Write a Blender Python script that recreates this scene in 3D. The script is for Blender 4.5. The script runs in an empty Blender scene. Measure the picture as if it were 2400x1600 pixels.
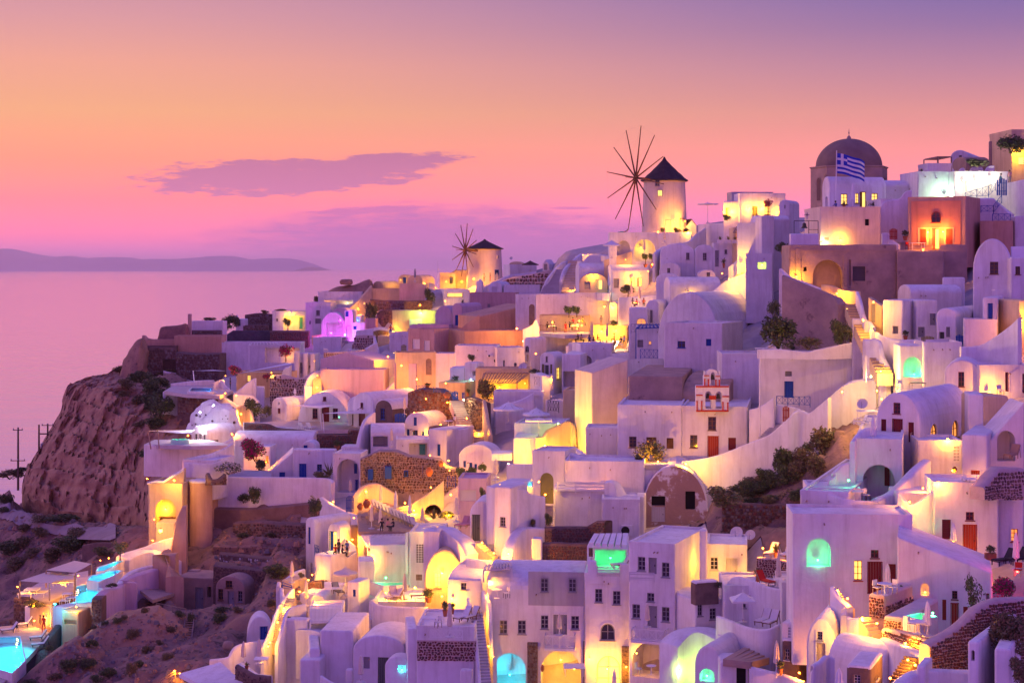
import bpy,math,random
import numpy as np
from mathutils import Vector,Matrix,noise
V3,M4,mt=Vector,Matrix,math
from mathutils.bvhtree import BVHTree
from mathutils.geometry import tessellate_polygon
random.seed(7)
R=mt.radians
SC=bpy.context.scene
COL=SC.collection
# -- camera, sky, sun, exposure
F=3950.0;CX=1200.0;HY=627.0
cd=bpy.data.cameras.new("camera");cam=bpy.data.objects.new("camera",cd);COL.objects.link(cam)
cd.sensor_width=36.0;cd.lens=36.0*F/2400.0
cd.shift_y=(HY-800.0)/2400.0
cd.clip_start=1.0;cd.clip_end=400000.0
cam.rotation_euler=(R(90),0,0)
SC.camera=cam
SC.view_settings.view_transform='Standard'
SC.view_settings.look='None'
SC.view_settings.exposure=0.0
SC.view_settings.gamma=1.0
SC.view_settings.use_curve_mapping=False
cy=SC.cycles
cy.use_denoising=True
try:cy.denoiser='OPENIMAGEDENOISE'
except Exception:pass
cy.max_bounces=6;cy.diffuse_bounces=3;cy.glossy_bounces=3;cy.transmission_bounces=4
cy.transparent_max_bounces=12;cy.volume_bounces=3
cy.sample_clamp_indirect=6.0
cy.caustics_reflective=False;cy.caustics_refractive=False
def lin(c):
 return tuple((v/12.92 if v<=0.04045 else((v+0.055)/1.055)**2.4)for v in[k/255.0 for k in c])
def build_world():
 w=bpy.data.worlds.new("World");SC.world=w;w.use_nodes=True
 nt=w.node_tree;N=nt.nodes;L=nt.links;N.clear()
 out=N.new('ShaderNodeOutputWorld');bg=N.new('ShaderNodeBackground');L.new(bg.outputs[0],out.inputs[0])
 tc=N.new('ShaderNodeTexCoord');sx=N.new('ShaderNodeSeparateXYZ');L.new(tc.outputs['Generated'],sx.inputs[0])
 def math_(op,a,b=None,c=None,clamp=False):
  n=N.new('ShaderNodeMath');n.operation=op;n.use_clamp=clamp
  for i,v in enumerate((a,b,c)):
   if v is None:continue
   if isinstance(v,(int,float)):n.inputs[i].default_value=v
   else:L.new(v,n.inputs[i])
  return n.outputs[0]
 X,Y,Z=sx.outputs
 zc=math_('MAXIMUM',Z,0.0)
 t=math_('SQRT',zc)
 def ramp(fac,stops):
  n=N.new('ShaderNodeValToRGB');L.new(fac,n.inputs[0]);cr=n.color_ramp
  for i,(p,c)in enumerate(stops):
   e=cr.elements[i]if i<2 else cr.elements.new(p)
   e.position=p;e.color=(*lin(c),1)
  return n.outputs[0]
 def mix(f,a,b):
  n=N.new('ShaderNodeMix');n.data_type='RGBA'
  if isinstance(f,(int,float)):n.inputs[0].default_value=f
  else:L.new(f,n.inputs[0])
  for s,v in((6,a),(7,b)):
   if isinstance(v,tuple):n.inputs[s].default_value=(*v,1)
   else:L.new(v,n.inputs[s])
  return n.outputs[2]
 def el(y):return mt.sqrt(max(0.0,(HY-y)/F))
 glow=ramp(t,[(0,(206,128,190)),(el(600),(216,116,176)),(el(560),(238,114,148)),(el(470),(254,128,128)),(el(380),(255,152,118)),(el(270),(255,180,128)),(el(160),(248,172,146)),(el(60),(226,160,162)),(el(-60),(200,146,170)),(0.56,(164,116,184)),(0.75,(138,114,208)),(1.0,(118,112,222))])
 side=ramp(t,[(0,(200,124,194)),(el(570),(205,122,184)),(el(500),(226,126,168)),(el(440),(255,138,146)),(el(350),(250,150,142)),(el(270),(232,152,146)),(el(170),(192,136,160)),(el(80),(152,118,166)),(el(0),(124,108,172)),(0.5,(134,106,184)),(0.75,(130,112,206)),(1.0,(118,112,222))])
 back=ramp(t,[(0,(180,104,168)),(0.25,(216,122,198)),(0.42,(208,120,212)),(0.6,(174,114,222)),(0.8,(132,108,232)),(1.0,(106,104,228))])
 az=R(-20);hx,hy=mt.sin(az),mt.cos(az)
 hl=math_('SQRT',math_('ADD',math_('MULTIPLY',X,X),math_('MULTIPLY',Y,Y)))
 hl=math_('MAXIMUM',hl,1e-4)
 dot=math_('DIVIDE',math_('ADD',math_('MULTIPLY',X,hx),math_('MULTIPLY',Y,hy)),hl)
 ang=math_('ARCCOSINE',math_('MINIMUM',math_('MAXIMUM',dot,-1.0),1.0))
 f1=N.new('ShaderNodeMapRange');f1.interpolation_type='SMOOTHSTEP';L.new(ang,f1.inputs[0]);f1.inputs[1].default_value=R(4);f1.inputs[2].default_value=R(40)
 f2=N.new('ShaderNodeMapRange');f2.interpolation_type='SMOOTHSTEP';L.new(ang,f2.inputs[0]);f2.inputs[1].default_value=R(50);f2.inputs[2].default_value=R(130)
 c=mix(f1.outputs[0],glow,side);c=mix(f2.outputs[0],c,back)
 ys=math_('MAXIMUM',Y,0.05)
 u=math_('DIVIDE',X,ys);v=math_('DIVIDE',Z,ys)
 cmb=N.new('ShaderNodeCombineXYZ');L.new(math_('MULTIPLY',u,55.0),cmb.inputs[0]);L.new(math_('MULTIPLY',v,330.0),cmb.inputs[1])
 nz=N.new('ShaderNodeTexNoise');nz.noise_dimensions='2D';L.new(cmb.outputs[0],nz.inputs['Vector'])
 nz.inputs['Scale'].default_value=0.75;nz.inputs['Detail'].default_value=9.0;nz.inputs['Roughness'].default_value=0.68
 nf=math_('SUBTRACT',nz.outputs[0],0.5)
 front=math_('GREATER_THAN',Y,0.3)
 def blob(px,py,a,b,tilt,amp,lo,hi):
  du=math_('SUBTRACT',u,(px-CX)/F);dv=math_('SUBTRACT',math_('SUBTRACT',v,(HY-py)/F),math_('MULTIPLY',du,tilt))
  e=math_('ADD',math_('POWER',math_('ABSOLUTE',math_('DIVIDE',du,a/F)),2.0),math_('POWER',math_('ABSOLUTE',math_('DIVIDE',dv,b/F)),2.0))
  s=math_('ADD',math_('SUBTRACT',1.0,e),math_('MULTIPLY',nf,amp))
  m=N.new('ShaderNodeMapRange');m.interpolation_type='SMOOTHSTEP';L.new(s,m.inputs[0]);m.inputs[1].default_value=lo;m.inputs[2].default_value=hi
  return m.outputs[0]
 m1=math_('MAXIMUM',blob(650,415,350,46,0.03,2.6,-0.05,0.45),blob(880,388,240,28,0.09,2.4,-0.05,0.5))
 m2=math_('MAXIMUM',blob(980,560,520,84,0.02,1.6,-0.3,1.0),blob(1330,580,360,76,0.0,1.4,-0.3,1.0))
 m2=math_('MAXIMUM',m2,math_('MULTIPLY',blob(870,493,190,13,0.04,2.0,0.0,0.7),0.8))
 m2=math_('MAXIMUM',m2,math_('MULTIPLY',blob(1340,488,70,5,0.0,1.6,0.0,0.7),0.6))
 c=mix(math_('MULTIPLY',math_('MULTIPLY',m2,front),0.95),c,lin((170,98,154)))
 c=mix(math_('MULTIPLY',math_('MULTIPLY',m1,front),0.9),c,lin((182,112,150)))
 L.new(c,bg.inputs[0])
 fs=N.new('ShaderNodeMapRange');fs.interpolation_type='SMOOTHSTEP';L.new(zc,fs.inputs[0]);fs.inputs[1].default_value=0.0;fs.inputs[2].default_value=0.10;fs.inputs[3].default_value=1.75;fs.inputs[4].default_value=1.0;L.new(fs.outputs[0],bg.inputs[1])
build_world()
sd=bpy.data.lights.new("sun",'SUN');sun=bpy.data.objects.new("sun",sd);COL.objects.link(sun)
sd.energy=1.0;sd.angle=R(50);sd.color=(1.0,0.52,0.52)
sun.rotation_euler=V3((-0.86,0.42,0.30)).to_track_quat('Z','Y').to_euler()
# -- depth of the hillside
ZX=ZY=0.0;ZK=1.0
def crop(x0=0,y0=0,w=2352.0):
 global ZX,ZY,ZK
 ZX,ZY,ZK=x0,y0,w/2352.0
def sx_(x):return ZX+x*ZK
def sy_(y):return ZY+y*ZK
CTRL=[(0,1600,168),(300,1600,152),(600,1600,145),(900,1600,140),(1200,1600,138),(1500,1600,132),(1800,1600,118),(2100,1600,105),(2400,1600,95),(100,1450,188),(400,1450,180),(640,1450,168),(900,1420,155),(1300,1420,150),(1650,1420,140),(1950,1420,128),(2300,1420,110),(250,1330,208),(450,1300,204),(700,1260,188),(1000,1260,175),(1250,1260,166),(1600,1260,158),(1900,1260,142),(2330,1260,122),(120,1150,270),(380,1200,222),(700,1140,215),(950,1130,205),(1150,1130,190),(1500,1150,172),(1800,1150,160),(2100,1130,141),(2380,1120,130),(600,1010,242),(850,1000,232),(1050,1000,216),(1250,1000,206),(1600,1030,184),(1950,1000,167),(2250,990,143),(350,880,302),(600,900,272),(850,880,258),(1100,860,248),(1350,880,226),(1700,880,196),(2050,880,168),(2380,860,150),(450,775,345),(750,770,332),(1000,760,298),(1300,770,272),(1600,745,234),(1900,755,202),(2150,755,178),(2390,720,166),(800,690,345),(950,660,358),(1130,660,366),(1350,660,305),(1600,645,268),(1900,645,226),(2200,645,196),(2400,620,182),(1500,550,302),(1800,560,252),(2050,580,222),(2300,520,207),(2400,440,214),(1200,610,372)]
def tps_fit(p,v):
 n=len(p);d=np.linalg.norm(p[:,None]-p[None],axis=2);K=np.where(d>0,d*d*np.log(d+1e-9),0)+np.eye(n)*1e-4
 A=np.zeros((n+3,n+3));A[:n,:n]=K;A[:n,n]=1;A[:n,n+1:]=p;A[n,:n]=1;A[n+1:,:n]=p.T
 return np.linalg.solve(A,np.concatenate([v,np.zeros(3)]))
def tps_eval(p,w,q):
 d=np.linalg.norm(q[:,None]-p[None],axis=2);K=np.where(d>0,d*d*np.log(d+1e-9),0)
 return K@w[:len(p)]+w[len(p)]+q@w[len(p)+1:]
_p=np.array([(a/300.0,b/300.0)for a,b,c in CTRL]);_v=np.log(np.array([c for a,b,c in CTRL],float));_w=tps_fit(_p,_v)
def field(x,y):
 return float(np.exp(tps_eval(_p,_w,np.array([[x/300.0,y/300.0]]))[0]))
def PX(x,y,d):return V3(((x-CX)*d/F,d,-(y-HY)*d/F))
def pt(x,y,d=None):
 x,y=sx_(x),sy_(y)
 return PX(x,y,field(x,y)if d is None else d)
def fd(x,y):return field(sx_(x),sy_(y))
def along(C,u,xs):
 m=(xs-CX)/F
 den=u[0]-m*u[1]
 return(m*C.y-C.x)/den if abs(den)>1e-6 else 1e9
 # -- materials
MATS={}
def mat(name,col,col2=None,rough=0.85,scale=0.6,bump=0.15,bscale=6.0,metal=0.0,spec=0.25,emit=None,estr=0.0,alpha=1.0,patch=None,pscale=0.5,pth=0.55,streak=0.0):
 if name in MATS:return MATS[name]
 m=bpy.data.materials.new(name);m.use_nodes=True;nt=m.node_tree;N=nt.nodes;L=nt.links
 b=N['Principled BSDF'];b.inputs['Roughness'].default_value=rough;b.inputs['Metallic'].default_value=metal
 b.inputs['Specular IOR Level'].default_value=spec
 if col2 is None:col2=tuple(c*0.86 for c in col)
 geo=N.new('ShaderNodeNewGeometry')
 n1=N.new('ShaderNodeTexNoise');L.new(geo.outputs['Position'],n1.inputs['Vector']);n1.inputs['Scale'].default_value=scale;n1.inputs['Detail'].default_value=8;n1.inputs['Roughness'].default_value=0.65
 r=N.new('ShaderNodeMapRange');L.new(n1.outputs[0],r.inputs[0]);r.inputs[1].default_value=0.35;r.inputs[2].default_value=0.68
 mx=N.new('ShaderNodeMix');mx.data_type='RGBA';L.new(r.outputs[0],mx.inputs[0]);mx.inputs[6].default_value=(*col,1);mx.inputs[7].default_value=(*col2,1)
 colout=mx.outputs[2]
 if patch is not None:
  n3=N.new('ShaderNodeTexNoise');L.new(geo.outputs['Position'],n3.inputs['Vector']);n3.inputs['Scale'].default_value=pscale;n3.inputs['Detail'].default_value=10;n3.inputs['Roughness'].default_value=0.7
  r3=N.new('ShaderNodeMapRange');L.new(n3.outputs[0],r3.inputs[0]);r3.inputs[1].default_value=pth;r3.inputs[2].default_value=pth+0.05
  m3=N.new('ShaderNodeMix');m3.data_type='RGBA';L.new(r3.outputs[0],m3.inputs[0]);L.new(colout,m3.inputs[6]);m3.inputs[7].default_value=(*patch,1);colout=m3.outputs[2]
 if streak:
  mpg=N.new('ShaderNodeMapping');L.new(geo.outputs['Position'],mpg.inputs[0]);mpg.inputs['Scale'].default_value=(1.6,1.6,0.16)
  n4=N.new('ShaderNodeTexNoise');L.new(mpg.outputs[0],n4.inputs['Vector']);n4.inputs['Scale'].default_value=1.0;n4.inputs['Detail'].default_value=9;n4.inputs['Roughness'].default_value=0.7
  r4=N.new('ShaderNodeMapRange');L.new(n4.outputs[0],r4.inputs[0]);r4.inputs[1].default_value=0.47;r4.inputs[2].default_value=0.80;r4.inputs[4].default_value=streak
  m4=N.new('ShaderNodeMix');m4.data_type='RGBA';L.new(r4.outputs[0],m4.inputs[0]);L.new(colout,m4.inputs[6]);m4.inputs[7].default_value=(col[0]*.55,col[1]*.5,col[2]*.47,1);colout=m4.outputs[2]
 L.new(colout,b.inputs['Base Color'])
 if bump:
  n2=N.new('ShaderNodeTexNoise');L.new(geo.outputs['Position'],n2.inputs['Vector']);n2.inputs['Scale'].default_value=bscale;n2.inputs['Detail'].default_value=6
  bp=N.new('ShaderNodeBump');bp.inputs['Strength'].default_value=bump;bp.inputs['Distance'].default_value=0.12;L.new(n2.outputs[0],bp.inputs['Height']);L.new(bp.outputs[0],b.inputs['Normal'])
 if emit is not None:
  b.inputs['Emission Color'].default_value=(*emit,1);b.inputs['Emission Strength'].default_value=estr
 if alpha<1:b.inputs['Alpha'].default_value=alpha
 MATS[name]=m
 return m
def plaster(name,c,s=0.84,warm=(1.0,0.97,0.93)):
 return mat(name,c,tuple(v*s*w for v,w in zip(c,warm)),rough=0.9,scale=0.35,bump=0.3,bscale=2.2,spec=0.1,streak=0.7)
WH=plaster("white_plaster",(0.80,0.79,0.79))
WHITE2=plaster("white_plaster_aged",(0.74,0.72,0.71),0.82)
CM=plaster("glow_cream_plaster",(0.76,0.60,0.34))  # ochre tint puts yellow lamp glow into the colour of lit walls
CREAML_GLOW=plaster("pale_cream_and_glow_plaster",(0.74,0.64,0.52))
TAN=plaster("tan_plaster",(0.56,0.36,0.26),0.84)
PINK=plaster("pink_plaster",(0.60,0.40,0.36),0.85)
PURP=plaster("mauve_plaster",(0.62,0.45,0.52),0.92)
RED=plaster("red_ochre_plaster",(0.60,0.25,0.17),0.9)
OLD=mat("old_plaster",(0.46,0.33,0.25),(0.30,0.22,0.18),scale=0.5,bump=0.35,bscale=3,patch=(0.22,0.15,0.13),pscale=0.35,pth=0.60)
PEEL=mat("peeling_plaster",(0.44,0.28,0.20),(0.36,0.23,0.18),scale=0.5,bump=0.35,bscale=3,patch=(0.74,0.70,0.68),pscale=0.28,pth=0.54)
GREY=plaster("grey_plaster",(0.46,0.45,0.47))
PAVE=mat("pale_paving",(0.50,0.45,0.42),(0.38,0.33,0.31),rough=0.85,scale=0.8,bump=0.3,bscale=3)
FLOOR=mat("terrace_floor",(0.62,0.55,0.50),(0.50,0.44,0.40),rough=0.75,scale=1.0,bump=0.1)
ROCK=mat("pumice_rock",(0.44,0.26,0.16),(0.26,0.15,0.105),scale=0.35,bump=1.0,bscale=2.2,patch=(0.08,0.05,0.05),pscale=1.3,pth=0.60)
SOIL=mat("dry_soil",(0.30,0.18,0.14),(0.17,0.105,0.085),scale=0.5,bump=1.0,bscale=2.2,patch=(0.10,0.07,0.05),pscale=0.9,pth=0.56)
PATH=mat("dirt_track",(0.34,0.27,0.28),(0.25,0.19,0.19),scale=0.3,bump=0.5,bscale=1.5)
MORT=mat("pale_mortar",(0.60,0.46,0.40),(0.46,0.35,0.30),scale=1.5,bump=0.4)
MORTM=mat("grey_mortar",(0.36,0.29,0.27),(0.27,0.21,0.2),scale=1.5,bump=0.4)
MD=mat("dark_mortar",(0.20,0.13,0.11),(0.12,0.08,0.07),scale=1.5,bump=0.4)
ST=[mat("stone_dark",(0.085,0.055,0.05),(0.14,0.09,0.075),scale=2,bump=0.6),mat("stone_red",(0.20,0.075,0.055),(0.12,0.05,0.04),scale=2,bump=0.6),mat("stone_brown",(0.26,0.17,0.12),(0.17,0.11,0.08),scale=2,bump=0.6),mat("stone_grey",(0.16,0.14,0.14),(0.22,0.19,0.18),scale=2,bump=0.6)]
SR=[ST[1],ST[0],ST[1]];SX=[ST[0],ST[2],ST[1],ST[3]];SK=[ST[0],ST[3],ST[0]];SN=[ST[2],ST[0],ST[2]]
BLUE=mat("blue_paint",(0.01,0.07,0.36),rough=0.5,bump=0.05)
TEALP=mat("teal_paint",(0.03,0.30,0.32),rough=0.5,bump=0.05)
MN=mat("maroon_paint",(0.19,0.022,0.03),rough=0.5,bump=0.05)
BR=mat("red_paint",(0.38,0.05,0.025),rough=0.55,bump=0.05)
BW=mat("brown_wood",(0.20,0.085,0.03),(0.13,0.05,0.02),rough=0.6,scale=3,bump=0.2)
WOOD=mat("weathered_wood",(0.38,0.27,0.20),(0.27,0.19,0.14),rough=0.75,scale=3,bump=0.2)
GP=mat("grey_paint",(0.30,0.29,0.31),rough=0.6,bump=0.05)
DG=mat("green_grey_paint",(0.12,0.14,0.12),rough=0.6,bump=0.05)
OLIVE=mat("olive_paint",(0.26,0.25,0.08),rough=0.6,bump=0.05)
LG=mat("pale_grey_paint",(0.60,0.57,0.58),rough=0.6,bump=0.05)
WP=mat("white_paint",(0.80,0.79,0.78),rough=0.55,bump=0.03)
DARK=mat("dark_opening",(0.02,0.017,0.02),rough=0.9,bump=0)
GLASS=mat("dark_glass",(0.035,0.03,0.045),rough=0.12,bump=0,spec=0.5)
LIT=mat("lit_glass",(0.8,0.6,0.3),rough=0.3,bump=0,emit=(1.0,0.60,0.10),estr=1.7)
LITO=mat("lit_glass_orange",(0.8,0.5,0.2),rough=0.3,bump=0,emit=(1.0,0.34,0.04),estr=1.1)
BULB=mat("lamp_bulb",(1,0.8,0.5),rough=0.4,bump=0,emit=(1.0,0.62,0.18),estr=22.0)
IR=mat("dark_iron",(0.03,0.027,0.03),rough=0.5,bump=0.05,metal=0.3)
STEEL=mat("steel",(0.55,0.55,0.58),rough=0.4,bump=0.0,metal=0.8)
CANV=mat("cream_canvas",(0.74,0.64,0.52),(0.66,0.56,0.45),rough=0.9,scale=2,bump=0.15)
CW=mat("white_canvas",(0.80,0.79,0.78),rough=0.9,scale=2,bump=0.1)
CUSH=mat("white_cushion",(0.76,0.74,0.72),rough=0.95,scale=2,bump=0.1)
TERRA=mat("terracotta",(0.42,0.15,0.07),(0.32,0.11,0.05),rough=0.8,scale=3,bump=0.2)
LEAF=[mat("leaf_green",(0.11,0.17,0.055),(0.07,0.11,0.04),rough=0.6,scale=4,bump=0),mat("leaf_dry",(0.25,0.165,0.09),(0.15,0.11,0.06),rough=0.8,scale=4,bump=0),mat("leaf_dark",(0.095,0.10,0.055),(0.06,0.07,0.04),rough=0.7,scale=4,bump=0),mat("leaf_olive",(0.20,0.20,0.085),(0.12,0.125,0.06),rough=0.7,scale=4,bump=0)]
PT=mat("magenta_petals",(0.62,0.02,0.16),(0.42,0.01,0.14),rough=0.7,scale=5,bump=0)
PETALO=mat("orange_petals",(0.70,0.20,0.03),(0.5,0.1,0.02),rough=0.7,scale=5,bump=0)
BARK=mat("bark",(0.12,0.08,0.06),rough=0.9,scale=5,bump=0.5)
THATCH=mat("dark_thatch",(0.075,0.05,0.055),(0.045,0.03,0.035),rough=0.95,scale=1.2,bump=0.9,bscale=7)
DOMEM=mat("ochre_dome_plaster",(0.26,0.19,0.15),(0.19,0.135,0.11),rough=0.85,scale=0.5,bump=0.3)
SLATE=mat("dark_slate",(0.085,0.075,0.09),(0.05,0.045,0.055),rough=0.8,scale=1.5,bump=0.4)
SKIN=mat("skin",(0.45,0.24,0.16),rough=0.6,bump=0);HAIR=mat("dark_hair",(0.03,0.018,0.012),rough=0.6,bump=0)
CLOTH={k:mat("cloth_"+k,c,rough=0.9,bump=0.05)for k,c in dict(red=(0.55,0.03,0.025),white=(0.75,0.73,0.72),blue=(0.05,0.09,0.32),dark=(0.03,0.03,0.045),orange=(0.6,0.16,0.04),grey=(0.25,0.24,0.26),teal=(0.04,0.25,0.3),tan=(0.45,0.3,0.18),pink=(0.6,0.28,0.3)).items()}
# -- mesh builder
class MB:
 def __init__(s):s.v=[];s.f=[];s.m=[]
 def add(s,vs,fs,mi=0):
  o=len(s.v);s.v+=[tuple(v)for v in vs];s.f+=[tuple(i+o for i in f)for f in fs];s.m+=[mi]*len(fs)
 def quad(s,a,b,c,d,mi=0):s.add((a,b,c,d),((0,1,2,3),),mi)
 def box(s,x0,y0,z0,x1,y1,z1,mi=0,M=None):
  vs=[(x,y,z)for z in(z0,z1)for y in(y0,y1)for x in(x0,x1)]
  if M is not None:vs=[M@V3(v)for v in vs]
  s.add(vs,((0,1,3,2),(4,5,7,6),(0,1,5,4),(2,3,7,6),(0,2,6,4),(1,3,7,5)),mi)
 def bar(s,p,q,r,r2=None,n=4,mi=0,flat=None):
  p,q=V3(p),V3(q);d=q-p
  if d.length<1e-6:return
  z=d.normalized();a=z.cross(V3((0,0,1))if abs(z.z)<0.9 else V3((1,0,0))).normalized();b=z.cross(a)
  if r2 is None:r2=r
  vs=[]
  for c,rr in((p,r),(q,r2)):
   for i in range(n):
    t=2*mt.pi*(i+0.5)/n;vs.append(c+a*mt.cos(t)*rr*1.2+b*mt.sin(t)*rr*1.2)
  fs=[(i,(i+1)%n,n+(i+1)%n,n+i)for i in range(n)]+[tuple(range(n)),tuple(range(2*n-1,n-1,-1))]
  s.add(vs,fs,mi)
 def lathe(s,prof,n=12,c=(0,0,0),mi=0,M=None,wob=None):
  vs=[]
  for j,(r,z)in enumerate(prof):
   for i in range(n):
    t=2*mt.pi*i/n;k=wob(i,j)if wob else 1.0
    vs.append(V3((c[0]+r*k*mt.cos(t),c[1]+r*k*mt.sin(t),c[2]+z)))
  if M is not None:vs=[M@v for v in vs]
  m=len(prof)
  s.add(vs,[(j*n+i,j*n+(i+1)%n,(j+1)*n+(i+1)%n,(j+1)*n+i)for j in range(m-1)for i in range(n)]+[tuple(range(n)),tuple(range((m-1)*n,m*n))],mi)
 def mesh(s,name,mats,sm=None):
  me=bpy.data.meshes.new(name);me.from_pydata(s.v,[],s.f)
  if not isinstance(mats,(list,tuple)):mats=[mats]
  for m in mats:me.materials.append(m)
  if len(mats)>1:me.polygons.foreach_set('material_index',s.m)
  if sm is not None:
   me.polygons.foreach_set('use_smooth',[True]*len(me.polygons))
   me.set_sharp_from_angle(angle=R(sm))
  return me
 def build(s,name,mats,pr_=None,sm=None):
  return link(name,s.mesh(name,mats,sm),pr_)
def link(name,data,pr_=None):
 o=bpy.data.objects.new(name,data);COL.objects.link(o)
 if pr_ is not None:o.parent=pr_
 return o
def tag(o,lb=None,cat=None,gp=None,kn=None):
 if lb:o['label']=lb
 if cat:o['category']=cat
 if gp:o['group']=gp
 if kn:o['kind']=kn
 return o
def root(name,loc,lb,cat,gp=None,rz=0.0):
 o=bpy.data.objects.new(name,None);COL.objects.link(o);o.location=loc;o.rotation_euler=(0,0,rz);o.empty_display_size=0.2
 return tag(o,lb,cat,gp)
 # -- house builder
def i_(o,b):
 n=len(o);out=[]
 for i,(u,z)in enumerate(o):
  ns=[]
  for j in(i-1,i):
   if 0<=j<n-1:
    du,dz=o[j+1][0]-o[j][0],o[j+1][1]-o[j][1];l=mt.hypot(du,dz)or 1
    ns.append((dz/l,-du/l))
  nx,nz=sum(a[0]for a in ns)/len(ns),sum(a[1]for a in ns)/len(ns)
  l2=nx*nx+nz*nz
  k=b/max(l2,0.35)
  out.append((u+nx*k,z+(nz*k if 0<i<n-1 else 0)))
 return out
def in_(p,poly):
 x,y=p;c=False;n=len(poly);j=n-1
 for i in range(n):
  xi,yi=poly[i];xj,yj=poly[j]
  if(yi>y)!=(yj>y)and x<(xj-xi)*(y-yi)/(yj-yi)+xi:c=not c
  j=i
 return c
def ol_(U,H,ext,rv,ri,r=0.16):
 if rv=='flat':
  r=min(r,U*0.2)
  return[(0,-ext),(0,H-r),(r*0.3,H-r*0.3),(r,H),(U-r,H),(U-r*0.3,H-r*0.3),(U,H-r),(U,-ext)]
 if rv=='peak':
  Hs=H-ri;return[(0,-ext),(0,Hs),(U/2,H),(U,Hs),(U,-ext)]
 if rv=='shed':
  return[(0,-ext),(0,H),(U,H-ri),(U,-ext)]
 if rv=='shedr':
  return[(0,-ext),(0,H-ri),(U,H),(U,-ext)]
 n=16;Hs=H-ri
 return[(0,-ext)]+[(U/2-U/2*mt.cos(mt.pi*i/n),Hs+ri*mt.sin(mt.pi*i/n))for i in range(n+1)]+[(U,-ext)]
def hy(kn,x0,z0,x1,z1):
 if kn[0]=='a':
  r=(x1-x0)/2;ry=min(r*1.05,(z1-z0)*0.6);n=10
  return[(x0,z0),(x1,z0)]+[((x0+x1)/2+r*mt.cos(mt.pi*i/n),z1-ry+ry*mt.sin(mt.pi*i/n))for i in range(n+1)]
 return[(x0,z0),(x1,z0),(x1,z1),(x0,z1)]
CARVE=[]
class House:pass
def tess(outer,holes):
 polys=[[V3((a,b,0))for a,b in outer]]+[[V3((a,b,0))for a,b in h]for h in holes]
 flat=[p for q in polys for p in q]
 return[(v.x,v.y)for v in flat],tessellate_polygon(polys)
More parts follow.
